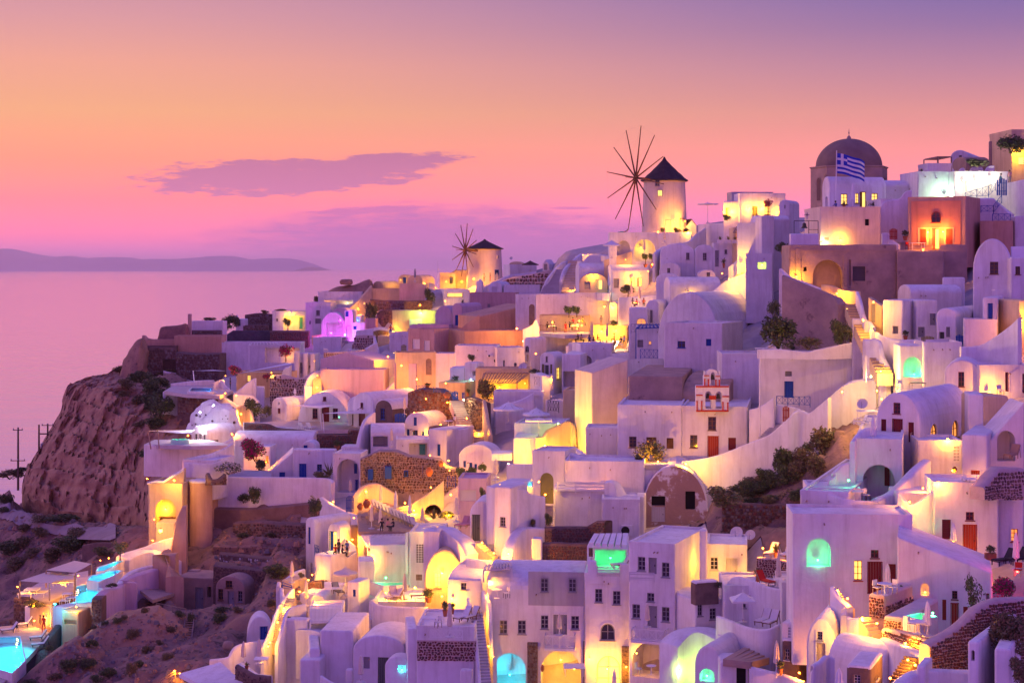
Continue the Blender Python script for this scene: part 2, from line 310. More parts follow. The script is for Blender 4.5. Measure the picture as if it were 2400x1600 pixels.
def op_(pr_,fm,kn,poly,x0,z0,x1,z1,m,depth):
 k=kn.lstrip('a');arch=kn[0]=='a'
 w,h=x1-x0,z1-z0
 dz=min(0.13,depth*0.6)
 def B(mb,a0,b0,a1,b1,d0,d1):
  vs=[fm(a,d,b)for b in(b0,b1)for d in(d0,d1)for a in(a0,a1)]
  mb.add(vs,((0,1,3,2),(4,5,7,6),(0,1,5,4),(2,3,7,6),(0,2,6,4),(1,3,7,5)))
 def ring(mb,t,d0,d1):
  c=((x0+x1)/2,(z0+z1)/2);inn=[]
  for(a,b)in poly:
   l=mt.hypot(a-c[0],b-c[1])or 1;f=max(0.2,1-t*1.3/l);inn.append((c[0]+(a-c[0])*f,c[1]+(b-c[1])*f))
  n=len(poly)
  vs=[fm(a,d0,b)for a,b in poly]+[fm(a,d0,b)for a,b in inn]+[fm(a,d1,b)for a,b in inn]
  mb.add(vs,[(i,(i+1)%n,n+(i+1)%n,n+i)for i in range(n)]+[(n+i,n+(i+1)%n,2*n+(i+1)%n,2*n+i)for i in range(n)])
 def sheet(mat_,name,par,d):
  mb=MB();mb.add([fm(a,d,b)for a,b in poly],[tuple(range(len(poly)))]);return mb.build(name,mat_,par)
 if k in('w','W','O'):
  mb=MB();t=min(0.08,w*0.12);ring(mb,t,dz-0.03,dz+0.03)
  B(mb,(x0+x1)/2-t*0.4,z0+t*0.5,(x0+x1)/2+t*0.4,z1-t*0.5,dz-0.03,dz+0.03)
  B(mb,x0-0.08,z0-0.07,x1+0.08,z0-0.002,-0.12,0.05)
  rows=3 if h>w*1.25 else 2
  for i in range(1,rows):
   zz=z0+h*i/rows;B(mb,x0+t*0.5,zz-t*0.3,x1-t*0.5,zz+t*0.3,dz-0.025,dz+0.028)
  wn=mb.build('window',m or LG,pr_)
  sheet({'w':GLASS,'W':LIT,'O':LITO}[k],'pane',wn,dz+0.035)
 elif k in('d','D'):
  mb=MB();t=0.07;ring(mb,t,dz-0.05,dz+0.02)
  n=5 if w>1.0 else 4
  dr=mb.build('door',m or GP,pr_)
  if arch or k=='D':sheet(m if k=='d' else LIT,'panel' if k=='d' else 'pane',dr,dz+0.045)
  mb=MB()
  top=z1-(w*0.45 if arch else t)
  x1b=x1-t if k=='d' else(x0+x1)/2
  for i in range(n):
   a0=x0+t+(x1b-x0-t)*i/n;a1=x0+t+(x1b-x0-t)*(i+1)/n
   B(mb,a0+0.008,z0+0.02,a1-0.008,top,dz-0.01+0.006*(i%2),dz+0.03)
  tag(mb.build('plank_panel',m or GP,dr),kn='stuff')
  if w>0.6:
   mb=MB();B(mb,x1b-0.16,z0+h*0.45,x1b-0.10,z0+h*0.45+0.14,dz-0.07,dz-0.01);mb.build('handle',IR,dr)
 elif k=='s':
  mb=MB();ring(mb,0.05,dz-0.05,dz+0.02);wn=mb.build('shutter',m or WP,pr_)
  sheet(m or WP,'panel',wn,dz+0.02)
  mb=MB();nn=max(3,int(h/0.18))
  for i in range(nn):
   zz=z0+0.06+(h-0.12)*i/nn;B(mb,x0+0.06,zz,(x0+x1)/2-0.03,zz+(h-0.12)/nn*0.6,dz-0.02,dz+0.01);B(mb,(x0+x1)/2+0.03,zz,x1-0.06,zz+(h-0.12)/nn*0.6,dz-0.02,dz+0.01)
  tag(mb.build('slat',m or WP,wn),kn='stuff')
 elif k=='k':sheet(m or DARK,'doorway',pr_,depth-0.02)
 elif k=='v':
  mb=MB();ring(mb,0.05,-0.03,dz)
  n=max(4,int(w/0.22));nz=max(4,int(h/0.22));t=0.035
  for i in range(1,n):B(mb,x0+w*i/n-t,z0,x0+w*i/n+t,z1,-0.01,0.03)
  for i in range(1,nz):B(mb,x0,z0+h*i/nz-t,x1,z0+h*i/nz+t,-0.013,0.027)
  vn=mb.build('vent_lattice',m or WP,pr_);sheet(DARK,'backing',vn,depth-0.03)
 elif k=='n':pass
def hu(lb,xl,xc,xr,yt,yb,a=12,d=None,dd=0.0,dep=6.0,rv='flat',m=None,ext=6.0,ops=(),ri=None,name='house',cat='house',par=0.0,gp=None,sur=True,topd=None,rm=None,W=None):
 m=m or WH;h=House()
 xl,xc,xr,yt,yb=sx_(xl),sx_(xc),sx_(xr),sy_(yt),sy_(yb)
 if d is None:d=field(xc,yb)
 d+=dd
 if a<0 and xr-xc<=5 and xc-xl>5:xc=xl
 ar=R(a);C=PX(xc,yb,d)
 ex=(mt.cos(ar),-mt.sin(ar));ey=(mt.sin(ar),mt.cos(ar))
 if a>=0:
  w=W or min(60,max(0.4,along(C,(-ex[0],-ex[1]),xl)));O=V3((C.x-ex[0]*w,C.y-ex[1]*w,C.z))
  if xr>xc+5:
   D=along(C,ey,xr);D=min(max(D,0.5),22)if D>0 else dep
  else:D=dep
 else:
  w=W or min(60,max(0.4,along(C,ex,xr)));O=C.copy()
  if xl<xc-5:
   D=along(C,ey,xl);D=min(max(D,0.5),22)if D>0 else dep
  else:D=dep
 Ht=(yb-yt)*d/F
 if topd:Ht=topd
 W=w
 h.M=M4.Translation(O)@M4.Rotation(-ar,4,'Z');h.Mi=h.M.inverted();h.W,h.D,h.H,h.d=W,D,Ht,d
 ob=root(name,O,lb,cat,gp,-ar);h.o=ob
 CARVE.append((min(xl,xc),max(xc,xr),yb,d,3.0))
 b=0.13
 axis='x' if rv in('vx','gx','shedx','shedxr')else 'y'
 U,V=(W,D)if axis=='y' else(D,W)
 kn={'vault':'vault','vx':'vault','flat':'flat','peak':'peak','gx':'peak','shed':'shed','shedr':'shedr','shedx':'shed','shedxr':'shedr'}[rv]
 if ri is None:ri=min(U/2*0.85,Ht*0.55)if kn=='vault' else min(0.9,Ht*0.4)
 ol=ol_(U,Ht,ext,kn,ri)
 mp=(lambda u,v,z:(u,v,z))if axis=='y' else(lambda u,v,z:(v,u,z))
 org=h.Mi@V3((0,0,0))
 def hit(x,y,face,off=0.0):
  dr=h.Mi.to_3x3()@PX(x,y,1.0)
  if face=='f':t=(off-org.y)/dr.y
  elif face=='r':t=(W-off-org.x)/dr.x
  else:t=(off-org.x)/dr.x
  return org+dr*t
 h.hit=hit
 holes={'f':[],'r':[],'l':[]};todo=[]
 for op in ops:
  kd,x,y,ww,hh=op[:5];mm=op[5]if len(op)>5 else None;face=op[6]if len(op)>6 and op[6]else 'f';dp=op[7]if len(op)>7 else None
  q0=hit(sx_(x-ww/2),sy_(y+hh/2),face);q1=hit(sx_(x+ww/2),sy_(y-hh/2),face)
  c0,c1=(q0.x,q1.x)if face=='f' else(q0.y,q1.y)
  x0,x1=min(c0,c1),max(c0,c1);z0,z1=min(q0.z,q1.z),max(q0.z,q1.z)
  lim=W if face=='f' else D
  if x1<0.3 or x0>lim-0.3 or z1-z0<0.05:continue
  x0=max(x0,0.2);x1=min(x1,lim-0.2);z0=max(z0,-ext+0.2)
  if x1-x0<0.1:continue
  kk=kd.lstrip('a')
  if dp is None:dp={'n':0.9,'k':0.5,'v':0.12}.get(kk,0.22)
  for _ in range(12):
   poly=hy(kd,x0,z0,x1,z1)
   if(face=='f')==(axis=='y'):
    okk=all(in_(p,i_(ol,b+0.06))for p in poly)
   else:okk=all(p[1]<ol[1][1]-0.08 and b+0.05<p[0]<V-b-0.05 for p in poly)
   if okk:break
   z1-=0.06*(z1-z0);x0+=0.015*(x1-x0);x1-=0.015*(x1-x0)
  if not okk:continue
  bad=False
  for(q,*_r)in holes[face]:
   qx0,qx1=min(p[0]for p in q),max(p[0]for p in q);qz0,qz1=min(p[1]for p in q),max(p[1]for p in q)
   if x0<qx1+0.03 and x1>qx0-0.03 and z0<qz1+0.03 and z1>qz0-0.03:bad=True
  if bad:continue
  holes[face].append((poly,dp));todo.append((face,kd,poly,x0,z0,x1,z1,mm,dp))
 fms={'f':lambda p,dd_,z:(p,dd_,z),'r':lambda p,dd_,z:(W-dd_,p,z),'l':lambda p,dd_,z:(dd_,p,z)}
 wall,rf=MB(),MB()
 rings=[(0.0,i_(ol,b)),(b*0.3,i_(ol,b*0.3)),(b,ol),(V-b,ol),(V-b*0.3,i_(ol,b*0.3)),(V,i_(ol,b))]
 n=len(ol)
 end0,end1,sd0,sdU=('f',None,'l','r')if axis=='y' else('l','r','f',None)
 def face_with_holes(mb,outer,key,to3):
  hs=[q for q,_ in holes[key]]if key else[]
  vs,tr=tess(outer,hs)
  mb.add([to3(*v)for v in vs],tr)
 for i in range(n-1):
  tgt=wall if i in(0,n-2)else rf
  for j in range(5):
   va,oa=rings[j];vb,obb=rings[j+1]
   if j==2 and i in(0,n-2):
    key=sd0 if i==0 else sdU
    uu=ol[i][0]if i==0 else ol[-1][0];zt=ol[1][1]if i==0 else ol[-2][1]
    face_with_holes(wall,[(va,-ext),(vb,-ext),(vb,zt),(va,zt)],key,lambda p,z,uu=uu:mp(uu,p,z))
   else:
    tgt.add([mp(oa[i][0],va,oa[i][1]),mp(oa[i+1][0],va,oa[i+1][1]),mp(obb[i+1][0],vb,obb[i+1][1]),mp(obb[i][0],vb,obb[i][1])],((0,1,2,3),))
 face_with_holes(wall,rings[0][1],end0,lambda p,z:mp(p,0.0,z))
 face_with_holes(wall,rings[5][1],end1,lambda p,z:mp(p,V,z))
 for face in 'frl':
  for poly,dp in holes[face]:
   fm=fms[face];k=len(poly)
   wall.add([fm(p,0,z)for p,z in poly]+[fm(p,dp,z)for p,z in poly],[(i,(i+1)%k,k+(i+1)%k,k+i)for i in range(k)]+[tuple(range(k,2*k))])
   if sur and dp<0.3:
    c=(sum(p[0]for p in poly)/k,sum(p[1]for p in poly)/k)
    outp=[(p+mt.copysign(0.10,p-c[0]),z+mt.copysign(0.10,z-c[1]))for p,z in poly]
    vs=[fm(p,-0.035,z)for p,z in poly]+[fm(p,-0.035,z)for p,z in outp]+[fm(p,0.02,z)for p,z in outp]+[fm(p,0.02,z)for p,z in poly]
    wall.add(vs,[(i,(i+1)%k,k+(i+1)%k,k+i)for i in range(k)]+[(k+i,k+(i+1)%k,2*k+(i+1)%k,2*k+i)for i in range(k)]+[(i,(i+1)%k,3*k+(i+1)%k,3*k+i)for i in range(k)])
 h.wall=wall.build('wall',m,ob,40);h.roof=rf.build('roof',rm or m,ob,45)
 for(face,kd,poly,x0,z0,x1,z1,mm,dp)in todo:
  op_(ob,fms[face],kd,poly,x0,z0,x1,z1,mm,dp)
 if not par and rv=='flat' and name=='house' and min(W,D)>3 and m is not OLD:par=0.2
 if name=='house' and m is WH and W>3.5 and Ht>2.5:
  rn=random.Random(lb)
  for i in range(rn.randint(1,3)):
   x_=W*rn.uniform(.12,.88);z_=(ol[1][1]if axis=='x' or rv=='flat' else ol[1][1]*.9)-rn.uniform(.25,.5);sp=MB();sp.bar((x_,.05,z_),(x_,-.28,z_-.05),.05,n=6);sp.build('rain_spout',OLD,ob)
 if par:
  p=MB();t=0.22
  for(x0,y0,x1,y1)in((0.003,0.003,W-0.003,t),(0.003,D-t,W-0.003,D-0.003),(0.003,t,t,D-t),(W-t,t,W-0.003,D-t)):
   p.box(x0,y0,Ht-0.15,x1,y1,Ht+par)
  p.build('parapet',m,ob)
 h.z=Ht+O.z
 return h
 # -- stones
def stone_protos(mats):
 key=tuple(m.name for m in mats)
 if key in stone_protos.c:return stone_protos.c[key]
 out=[]
 rnd=random.Random(3)
 for v in range(8):
  n=rnd.choice((6,7,8));pts=[]
  for i in range(n):
   t=2*mt.pi*(i+rnd.uniform(-.22,.22))/n;k=1/max(abs(mt.cos(t)),abs(mt.sin(t)))
   k=0.55*k+0.45;pts.append((mt.cos(t)*k*0.47*rnd.uniform(.86,1.05),mt.sin(t)*k*0.47*rnd.uniform(.86,1.05)))
  vs=[(a,0.25,b)for a,b in pts]+[(a*0.92,-0.35,b*0.92)for a,b in pts]+[(a*0.55,-0.5-rnd.uniform(0,.12),b*0.55)for a,b in pts]+[(rnd.uniform(-.08,.08),-0.56,rnd.uniform(-.08,.08))]
  fs=[(i,(i+1)%n,n+(i+1)%n,n+i)for i in range(n)]+[(n+i,n+(i+1)%n,2*n+(i+1)%n,2*n+i)for i in range(n)]+[(2*n+i,2*n+(i+1)%n,3*n)for i in range(n)]
  out.append((vs,fs))
 meshes=[]
 for mi,m in enumerate(mats):
  for vs,fs in out:
   me=bpy.data.meshes.new('stone');me.from_pydata(vs,[],fs);me.materials.append(m);meshes.append((me,mi))
 stone_protos.c[key]=(out,meshes)
 return out,meshes
stone_protos.c={}
def sf_(pr_,fr_,L,bot,top,ce_,mats,sg_=False,tk=0.12,name='stone',seed=1,maxi=280,fill=1.0):
 rnd=random.Random(seed);protos,meshes=stone_protos(mats)
 items=[]
 zs=[bot(L*i/20)for i in range(21)];zt=[top(L*i/20)for i in range(21)]
 z=min(zs);zmax=max(zt)
 while z<zmax-ce_*0.35:
  hh=ce_*rnd.uniform(0.6,1.4);u=rnd.uniform(-0.4,0)*ce_
  while u<L:
   ww=ce_*rnd.uniform(0.65,1.7);uc=u+ww/2;zc=z+hh/2+rnd.uniform(-.2,.2)*ce_
   if 0.1*ce_<uc<L-0.1*ce_ and rnd.random()<fill:
    if bot(uc)-0.3*hh<zc-hh/2 and zc+hh*0.5<top(uc)+0.03:items.append((uc,zc,min(ww,2*uc,2*(L-uc))*0.93,hh*0.93,rnd.random(),rnd.uniform(-.35,.35),rnd.randrange(8),rnd.randrange(len(mats))))
   u+=ww
  z+=hh
 items.sort(key=lambda i:-i[2]*i[3])
 jb=MB()
 for k,(uc,zc,ww,hh,q,ro,pv,mi)in enumerate(items):
  p,t,nn=fr_(uc);c=p+V3((0,0,zc))
  up=V3((0,0,1));t2=(t*mt.cos(ro)+up*mt.sin(ro));u2=(up*mt.cos(ro)-t*mt.sin(ro))
  th=tk*(0.7+0.6*q)
  M=M4(((t2.x*ww,-nn.x*th,u2.x*hh,c.x),(t2.y*ww,-nn.y*th,u2.y*hh,c.y),(t2.z*ww,-nn.z*th,u2.z*hh,c.z),(0,0,0,1)))
  if sg_ and k<maxi:
   o=link(name,meshes[mi*8+pv][0],pr_);o.matrix_basis=M
  else:
   vs,fs=protos[pv];jb.add([M@V3(v)for v in vs],fs,mi)
 if jb.v:tag(jb.build(name+'_facing',mats,pr_),kn='stuff')
 # -- free-standing walls that follow a line
def cm_(P,k):
 out=[]
 n=len(P)
 for i in range(n-1):
  p0,p1,p2,p3=P[max(0,i-1)],P[i],P[i+1],P[min(n-1,i+2)]
  for j in range(k):
   t=j/k
   out.append([0.5*((2*b)+(-a+c)*t+(2*a-5*b+4*c-e)*t*t+(-a+3*b-3*c+e)*t*t*t)for a,b,c,e in zip(p0,p1,p2,p3)])
 out.append(list(P[-1]));return out
def rb(lb,pts,th=0.35,m=None,sm=True,name='parapet_wall',cat='wall',sn_=None,ce_=8,sg_=False,dd=0.0,d=None,ext=3.5,cap=True,gp=None,pr_=None,back=None,tk=0.12,fill=1.0,seed=1,kn='thing'):
 m=m or WH
 Q=[]
 for p in pts:
  x,yt,yb=sx_(p[0]),sy_(p[1]),sy_(p[2])
  dep=p[3]if len(p)>3 else(d if d is not None else field(x,yb))+dd
  a=PX(x,yt,dep);b=PX(x,yb,dep);Q.append((a.x,a.y,a.z,b.z))
 if pr_ is None and kn=='thing':
  for a,b in zip(Q,Q[1:]):
   pa,pb=[(CX+q[0]*F/q[1],HY-q[3]*F/q[1],q[1])for q in(a,b)]
   CARVE.append((min(pa[0],pb[0]),max(pa[0],pb[0]),max(pa[1],pb[1]),min(pa[2],pb[2]),1.0))
 Q=cm_(Q,7)if sm and len(Q)>2 else[list(q)for q in Q]
 O=V3((Q[0][0],Q[0][1],min(q[3]for q in Q)))
 n=len(Q);tang=[]
 for i in range(n):
  a,b=Q[max(0,i-1)],Q[min(n-1,i+1)]
  t=V3((b[0]-a[0],b[1]-a[1],0));tang.append(t.normalized()if t.length>1e-6 else V3((1,0,0)))
 mb=MB();r=min(th/2,0.16)if cap else 0.03
 prof_n=9
 for i in range(n):
  x,y,zt,zb=Q[i];t=tang[i];nn=V3((-t.y,t.x,0))
  if nn.y<0 if back is None else back<0:nn=-nn
  zt=max(zt,zb+0.05)
  zb2=zb-ext
  prof=[(0,zb2),(0,zt-r),(0.08*th,zt-r*0.35),(th*0.28,zt-r*0.03),(th*0.5,zt),(th*0.72,zt-r*0.03),(th*0.92,zt-r*0.35),(th,zt-r),(th,zb2)]
  for(w,z)in prof:
   v=V3((x,y,z))+nn*w-O;mb.v.append(tuple(v))
 for i in range(n-1):
  for j in range(prof_n-1):
   mb.f.append((i*9+j,(i+1)*9+j,(i+1)*9+j+1,i*9+j+1));mb.m.append(0)
 mb.f.append(tuple(range(9)));mb.m.append(0);mb.f.append(tuple(range((n-1)*9+8,(n-1)*9-1,-1)));mb.m.append(0)
 if sn_:
  ob=tag(root(name,O,lb,cat,gp),kn='thing')if pr_ is None else pr_
  body=mb.build('mortar_core',m,ob,45)
  acc=[0.0]
  for i in range(1,n):acc.append(acc[-1]+mt.hypot(Q[i][0]-Q[i-1][0],Q[i][1]-Q[i-1][1]))
  L=acc[-1]
  def loc(u):
   u=min(max(u,0),L)
   for i in range(1,n):
    if acc[i]>=u:break
   f=(u-acc[i-1])/max(acc[i]-acc[i-1],1e-6);return i-1,f
  def fr(u):
   i,f=loc(u);a,b=Q[i],Q[i+1];t=V3((b[0]-a[0],b[1]-a[1],0)).normalized();nn=V3((t.y,-t.x,0))
   if nn.y>0:nn=-nn
   return V3((a[0]+(b[0]-a[0])*f-O.x,a[1]+(b[1]-a[1])*f-O.y,-O.z)),t,nn
  lerp=lambda u,k:Q[loc(u)[0]][k]+(Q[loc(u)[0]+1][k]-Q[loc(u)[0]][k])*loc(u)[1]
  dm=sum(q[1]for q in Q)/n
  sf_(ob,fr,L,lambda u:lerp(u,3)-min(ext,1.2),lambda u:lerp(u,2)-(0.10 if cap else 0),ce_*ZK*dm/F,sn_,sg_,tk,seed=seed,fill=fill)
  return ob
 ob=mb.build(name,m,pr_,45)
 ob.location=O
 if pr_ is None:tag(ob,lb,cat,gp,kn)
 return ob
 # -- terraces and stairs
def ray_z(x,y,z):
 d=-z*F/(sy_(y)-HY);return PX(sx_(x),sy_(y),d)
def tz(lb,poly,d=None,z=None,m=None,tk=0.5,name='terrace',cat='terrace',kn=None):
 if z is None:
  x,y=poly[0];z=pt(x,y,d).z
 P3=[ray_z(x,y,z)for x,y in poly]
 c=sum(P3,V3())/len(P3);n=len(P3)
 mb=MB();mb.add([p-c for p in P3]+[p-c-V3((0,0,tk))for p in P3],[tuple(range(n)),tuple(range(2*n-1,n-1,-1))]+[(i,(i+1)%n,n+(i+1)%n,n+i)for i in range(n)])
 o=mb.build(name,m or FLOOR);o.location=c;tag(o,lb,cat,kn=kn)
 o_z.append(z)
 return z
o_z=[]
def pos(x,y,on=None,d=None):
 if on is not None:return ray_z(x,y,on)
 return pt(x,y,d)
def st_(lb,x0,y0,x1,y1,w,n,m=None,d0=None,d1=None,sl_=0.62,name='staircase',rm=None,th=1.2):
 X0,Y0,X1,Y1=sx_(x0),sy_(y0),sx_(x1),sy_(y1)
 if d0 is None:d0=field(X0,Y0)
 A=PX(X0,Y0,d0)
 if d1 is None:
  lo,hi=d0,d0+40
  for _ in range(40):
   mid=(lo+hi)/2;B=PX(X1,Y1,mid)
   hd=mt.hypot(B.x-A.x,B.y-A.y)
   if(B.z-A.z)>sl_*hd:lo=mid
   else:hi=mid
  d1=(lo+hi)/2
 B=PX(X1,Y1,d1);wm=w*ZK*d0/F
 ob=root(name,A,lb,'stairs')
 t=V3((B.x-A.x,B.y-A.y,0));L=t.length;t=t.normalized()if L>1e-3 else V3((0,1,0));s=V3((t.y,-t.x,0))
 ri=(B.z-A.z)/n;run=L/n
 mb=MB();mb.box(-wm/2,0,-th,wm/2,run+0.02,0);me=mb.mesh('step',m or WH)
 mb2=MB();mb2.box(-wm/2-0.003,-0.04,-0.07,wm/2+0.003,run*0.45,0.012);me2=mb2.mesh('nosing',rm)if rm else None
 for i in range(n):
  c=t*(run*i)+V3((0,0,ri*(i+1)))
  o=link('step',me,ob);o.matrix_basis=M4(((s.x,t.x,0,c.x),(s.y,t.y,0,c.y),(0,0,1,c.z),(0,0,0,1)))
  if me2:link('nosing',me2,o)
 ob['d1']=d1
 return ob
 # -- lamps
WA=(1.0,0.37,0.015);AM=(1.0,0.30,0.012);PA=(1.0,0.72,0.34);CYAN=(0.03,0.72,1.0);TEALL=(0.04,1.0,0.45);GREENL=(0.03,1.0,0.26);MAGL=(0.9,0.06,1.0);ICE=(0.86,0.80,1.0)
LAMPK=3.4
def bulbmat(col):
 k='bulb_%d_%d_%d'%tuple(int(c*99)for c in col)
 c2=tuple(min(1,0.06+0.94*c)for c in col)
 return mat(k,c2,rough=0.4,bump=0,emit=c2,estr=9.0)
_lampmesh={}
def la(lb,x,y,pw,col=WA,h=None,face='f',out=0.30,d=None,on=None,name='wall_lamp',r=0.10,up=0.0,p=None,gp=None,spot=None):
 if h is not None:
  q=h.hit(sx_(x),sy_(y),face,-out);P0=h.M@q
  nrm=h.M.to_3x3()@{'f':V3((0,-1,0)),'r':V3((1,0,0)),'l':V3((-1,0,0))}[face]
 else:
  P0=p if p is not None else pos(x,y,on,d);nrm=V3((0,-1,0))
  P0=P0+V3((0,0,up))
 ob=root(name,P0,lb,'lamp',gp)
 key=(col,round(r,2))
 if key not in _lampmesh:
  mb=MB();mb.lathe([(0.02,-r),(r*0.8,-r*0.6),(r,0),(r*0.75,r*0.65),(0.02,r)],10);a=mb.mesh('bulb',bulbmat(col),60)
  mb=MB();mb.lathe([(r*0.3,r*0.7),(r*.6,r*0.8),(r*0.3,r*1.2),(0.02,r*1.3)],8);mb.bar((0,0,r*1.2),(0,0.25,r*1.2),0.012);b=mb.mesh('bracket',IR)
  _lampmesh[key]=(a,b)
 a,b=_lampmesh[key]
 link('bulb',a,ob);bo=link('bracket',b,ob);bo.rotation_euler=(0,0,mt.atan2(-nrm.x,nrm.y)+mt.pi)
 ld=bpy.data.lights.new('lamp_light','POINT');ld.energy=pw*LAMPK*(0.12 if col[1]>.9 and col[0]<.3 else .22 if h is not None and out<0 else 1);ld.color=col;ld.shadow_soft_size=0.06
 lo=bpy.data.objects.new('lamp_light',ld);COL.objects.link(lo);lo.parent=ob;lo.location=nrm*(r+0.12)-V3((0,0,r*0.9))
 return ob
 # -- ground: one sheet of hillside, one of village paving
def pip(x,y,poly):return in_((x,y),poly)
NATURAL=[[(-200,1000),(60,1110),(345,1000),(430,1000),(430,1130),(345,1140),(345,1260),(480,1185),(510,1165),(720,1170),(712,1290),(640,1440),(560,1530),(480,1600),(400,1700),(-400,1800),(-400,1000)],[(1630,1150),(1720,1120),(1790,1010),(1830,1030),(1960,950),(2010,1000),(2000,1080),(1940,1100),(1880,1160),(1870,1230),(1690,1230)],[(-200,700),(430,700),(430,990),(-200,1020)]]
MOUND=[]
def ground_z(X,Y):
 r=GB.ray_cast(V3((X,Y,200)),V3((0,0,-1)));return r[0].z if r[0]else-60.0
def gh(x,y):
 dr=PX(sx_(x),sy_(y),1.0);hs_=[r[0]for r in(b.ray_cast(dr*60,dr.normalized())for b in[GB]+MOUND)if r[0]];return min(hs_,key=lambda q:q.y)if hs_ else dr*field(sx_(x),sy_(y))
def build_sea():
 mb=MB();S=150000.0;z=-97.0
 mb.quad((-S,-2000,z),(S,-2000,z),(S,S,z),(-S,S,z))
 m=bpy.data.materials.new('sea_water');m.use_nodes=True;nt=m.node_tree;N=nt.nodes;L=nt.links;b=N['Principled BSDF']
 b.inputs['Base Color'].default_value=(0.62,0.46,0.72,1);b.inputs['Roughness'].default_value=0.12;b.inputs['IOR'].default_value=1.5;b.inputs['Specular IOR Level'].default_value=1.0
 geo=N.new('ShaderNodeNewGeometry');mp=N.new('ShaderNodeMapping');L.new(geo.outputs['Position'],mp.inputs[0]);mp.inputs['Scale'].default_value=(0.004,0.016,1)
 n=N.new('ShaderNodeTexNoise');L.new(mp.outputs[0],n.inputs['Vector']);n.inputs['Scale'].default_value=1.0;n.inputs['Detail'].default_value=9;n.inputs['Roughness'].default_value=0.6
 bp=N.new('ShaderNodeBump');bp.inputs['Strength'].default_value=0.35;bp.inputs['Distance'].default_value=3.0;L.new(n.outputs[0],bp.inputs['Height']);L.new(bp.outputs[0],b.inputs['Normal'])
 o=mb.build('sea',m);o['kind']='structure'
build_sea()
def build_island():
 ISL=mat('island_scrub',(0.42,0.33,0.36),(0.34,0.26,0.29),scale=0.0006,bump=0)
 d=52000.0
 prof=[(-900,600),(-600,596),(-300,590),(-120,592),(0,586),(30,588),(80,597),(130,602),(170,600),(200,606),(240,603),(290,602),(330,608),(370,606),(420,606),(470,603),(505,600),(550,600),(590,608),(620,606),(650,605),(680,606),(715,615),(735,626)]
 mb=MB();rows=14;cols=[]
 P=cm_([[a,b]for a,b in prof],6)
 for(x,y)in P:
  top=PX(x,y,d);zb=-98.0;H=max(top.z-zb,2.0)
  X=(x-CX)*d/F
  col=[]
  for j in range(rows+1):
   t=j/rows;k=mt.sin(mt.pi*t)**0.8;nz=noise.fractal(V3((X*0.0003,t*3,0)),1,2,5)
   col.append((X*(1+0.0*t),d-5000+10000*t+nz*700,zb+H*k*(1+0.10*nz*(1-abs(2*t-1)))))
  cols.append(col)
 n=rows+1
 for c in cols:mb.v+=c
 for i in range(len(cols)-1):
  for j in range(rows):mb.f.append((i*n+j,(i+1)*n+j,(i+1)*n+j+1,i*n+j+1));mb.m.append(0)
 o=mb.build('distant_island',ISL,None,80);o['kind']='structure'
build_island()
def build_bluff():
 crop()
 C=[[(52,1205,292),(50,1150,292),(58,1112,292),(86,1060,291),(112,1015,291),(140,968,290),(148,928,290),(165,903,291),(215,886,298),(280,868,318),(300,860,345)],[(70,1212,284),(64,1160,284),(76,1112,285),(106,1060,284),(132,1010,285),(158,968,286),(170,930,286),(196,902,288),(240,884,300),(300,866,320),(330,858,345)],[(150,1222,270),(150,1160,272),(160,1110,274),(178,1050,275),(192,1000,277),(205,960,279),(212,925,281),(232,900,285),(275,885,300),(330,872,320),(360,864,345)],[(245,1232,260),(246,1170,262),(250,1110,265),(255,1050,267),(262,1000,270),(266,955,273),(268,925,276),(285,905,281),(315,890,300),(360,878,320),(390,872,345)],[(318,1242,250),(318,1180,253),(316,1120,256),(312,1060,260),(318,1010,263),(330,970,267),(345,935,272),(362,912,280),(375,895,300),(400,885,320),(420,880,345)],[(352,1250,241),(356,1190,244),(362,1130,248),(372,1080,252),(385,1040,256),(400,1000,260),(415,965,265),(430,935,272),(440,915,290),(450,895,320),(455,885,345)],[(440,1250,238),(440,1200,240),(440,1140,243),(445,1090,246),(455,1060,250),(470,1030,256),(480,1000,262),(490,960,272),(495,925,290),(500,905,320),(505,895,345)]]
 cols=[[list(PX(*p))for p in c]for c in C]
 cols=[cm_(c,12)for c in cols]
 rows=list(zip(*cols));rows=[cm_([list(p)for p in r],28)for r in rows]
 nr,nc=len(rows),len(rows[0]);mb=MB()
 for r in rows:
  for p in r:
   v=V3(p);fz=(v.z+1.6*noise.noise(V3((v.x*.09,v.y*.09,3))))/2.6;fz-=mt.floor(fz);k=V3((v.x*0.12,v.y*0.12,v.z*0.16))
   a=2.2*noise.fractal(k,0.75,2.2,7)+1.6*(0.5-abs(noise.noise(V3((v.x*.22,v.y*.22,v.z*.05)))))+1.3*abs(noise.noise(V3((v.x*.05,v.y*.05,v.z*.55))))+.5*noise.noise(V3((v.x*.1,v.y*.1,v.z*1.6)))+.5*abs(noise.noise(k*7))+.9*(noise.ridged_multi_fractal(k*2.6,.9,2.2,5,1.0,2.0)-1)
   a+=1.5*fz**2
   mb.v.append((v.x+a*0.35,v.y-a,v.z+0.3*a))
 for j in range(nr-1):
  for i in range(nc-1):mb.f.append((j*nc+i,j*nc+i+1,(j+1)*nc+i+1,(j+1)*nc+i));mb.m.append(0)
 o=mb.build('pumice_bluff',ROCK,None,50);o['kind']='structure'
 global BB
 BB=BVHTree.FromPolygons(mb.v,mb.f)
build_bluff()
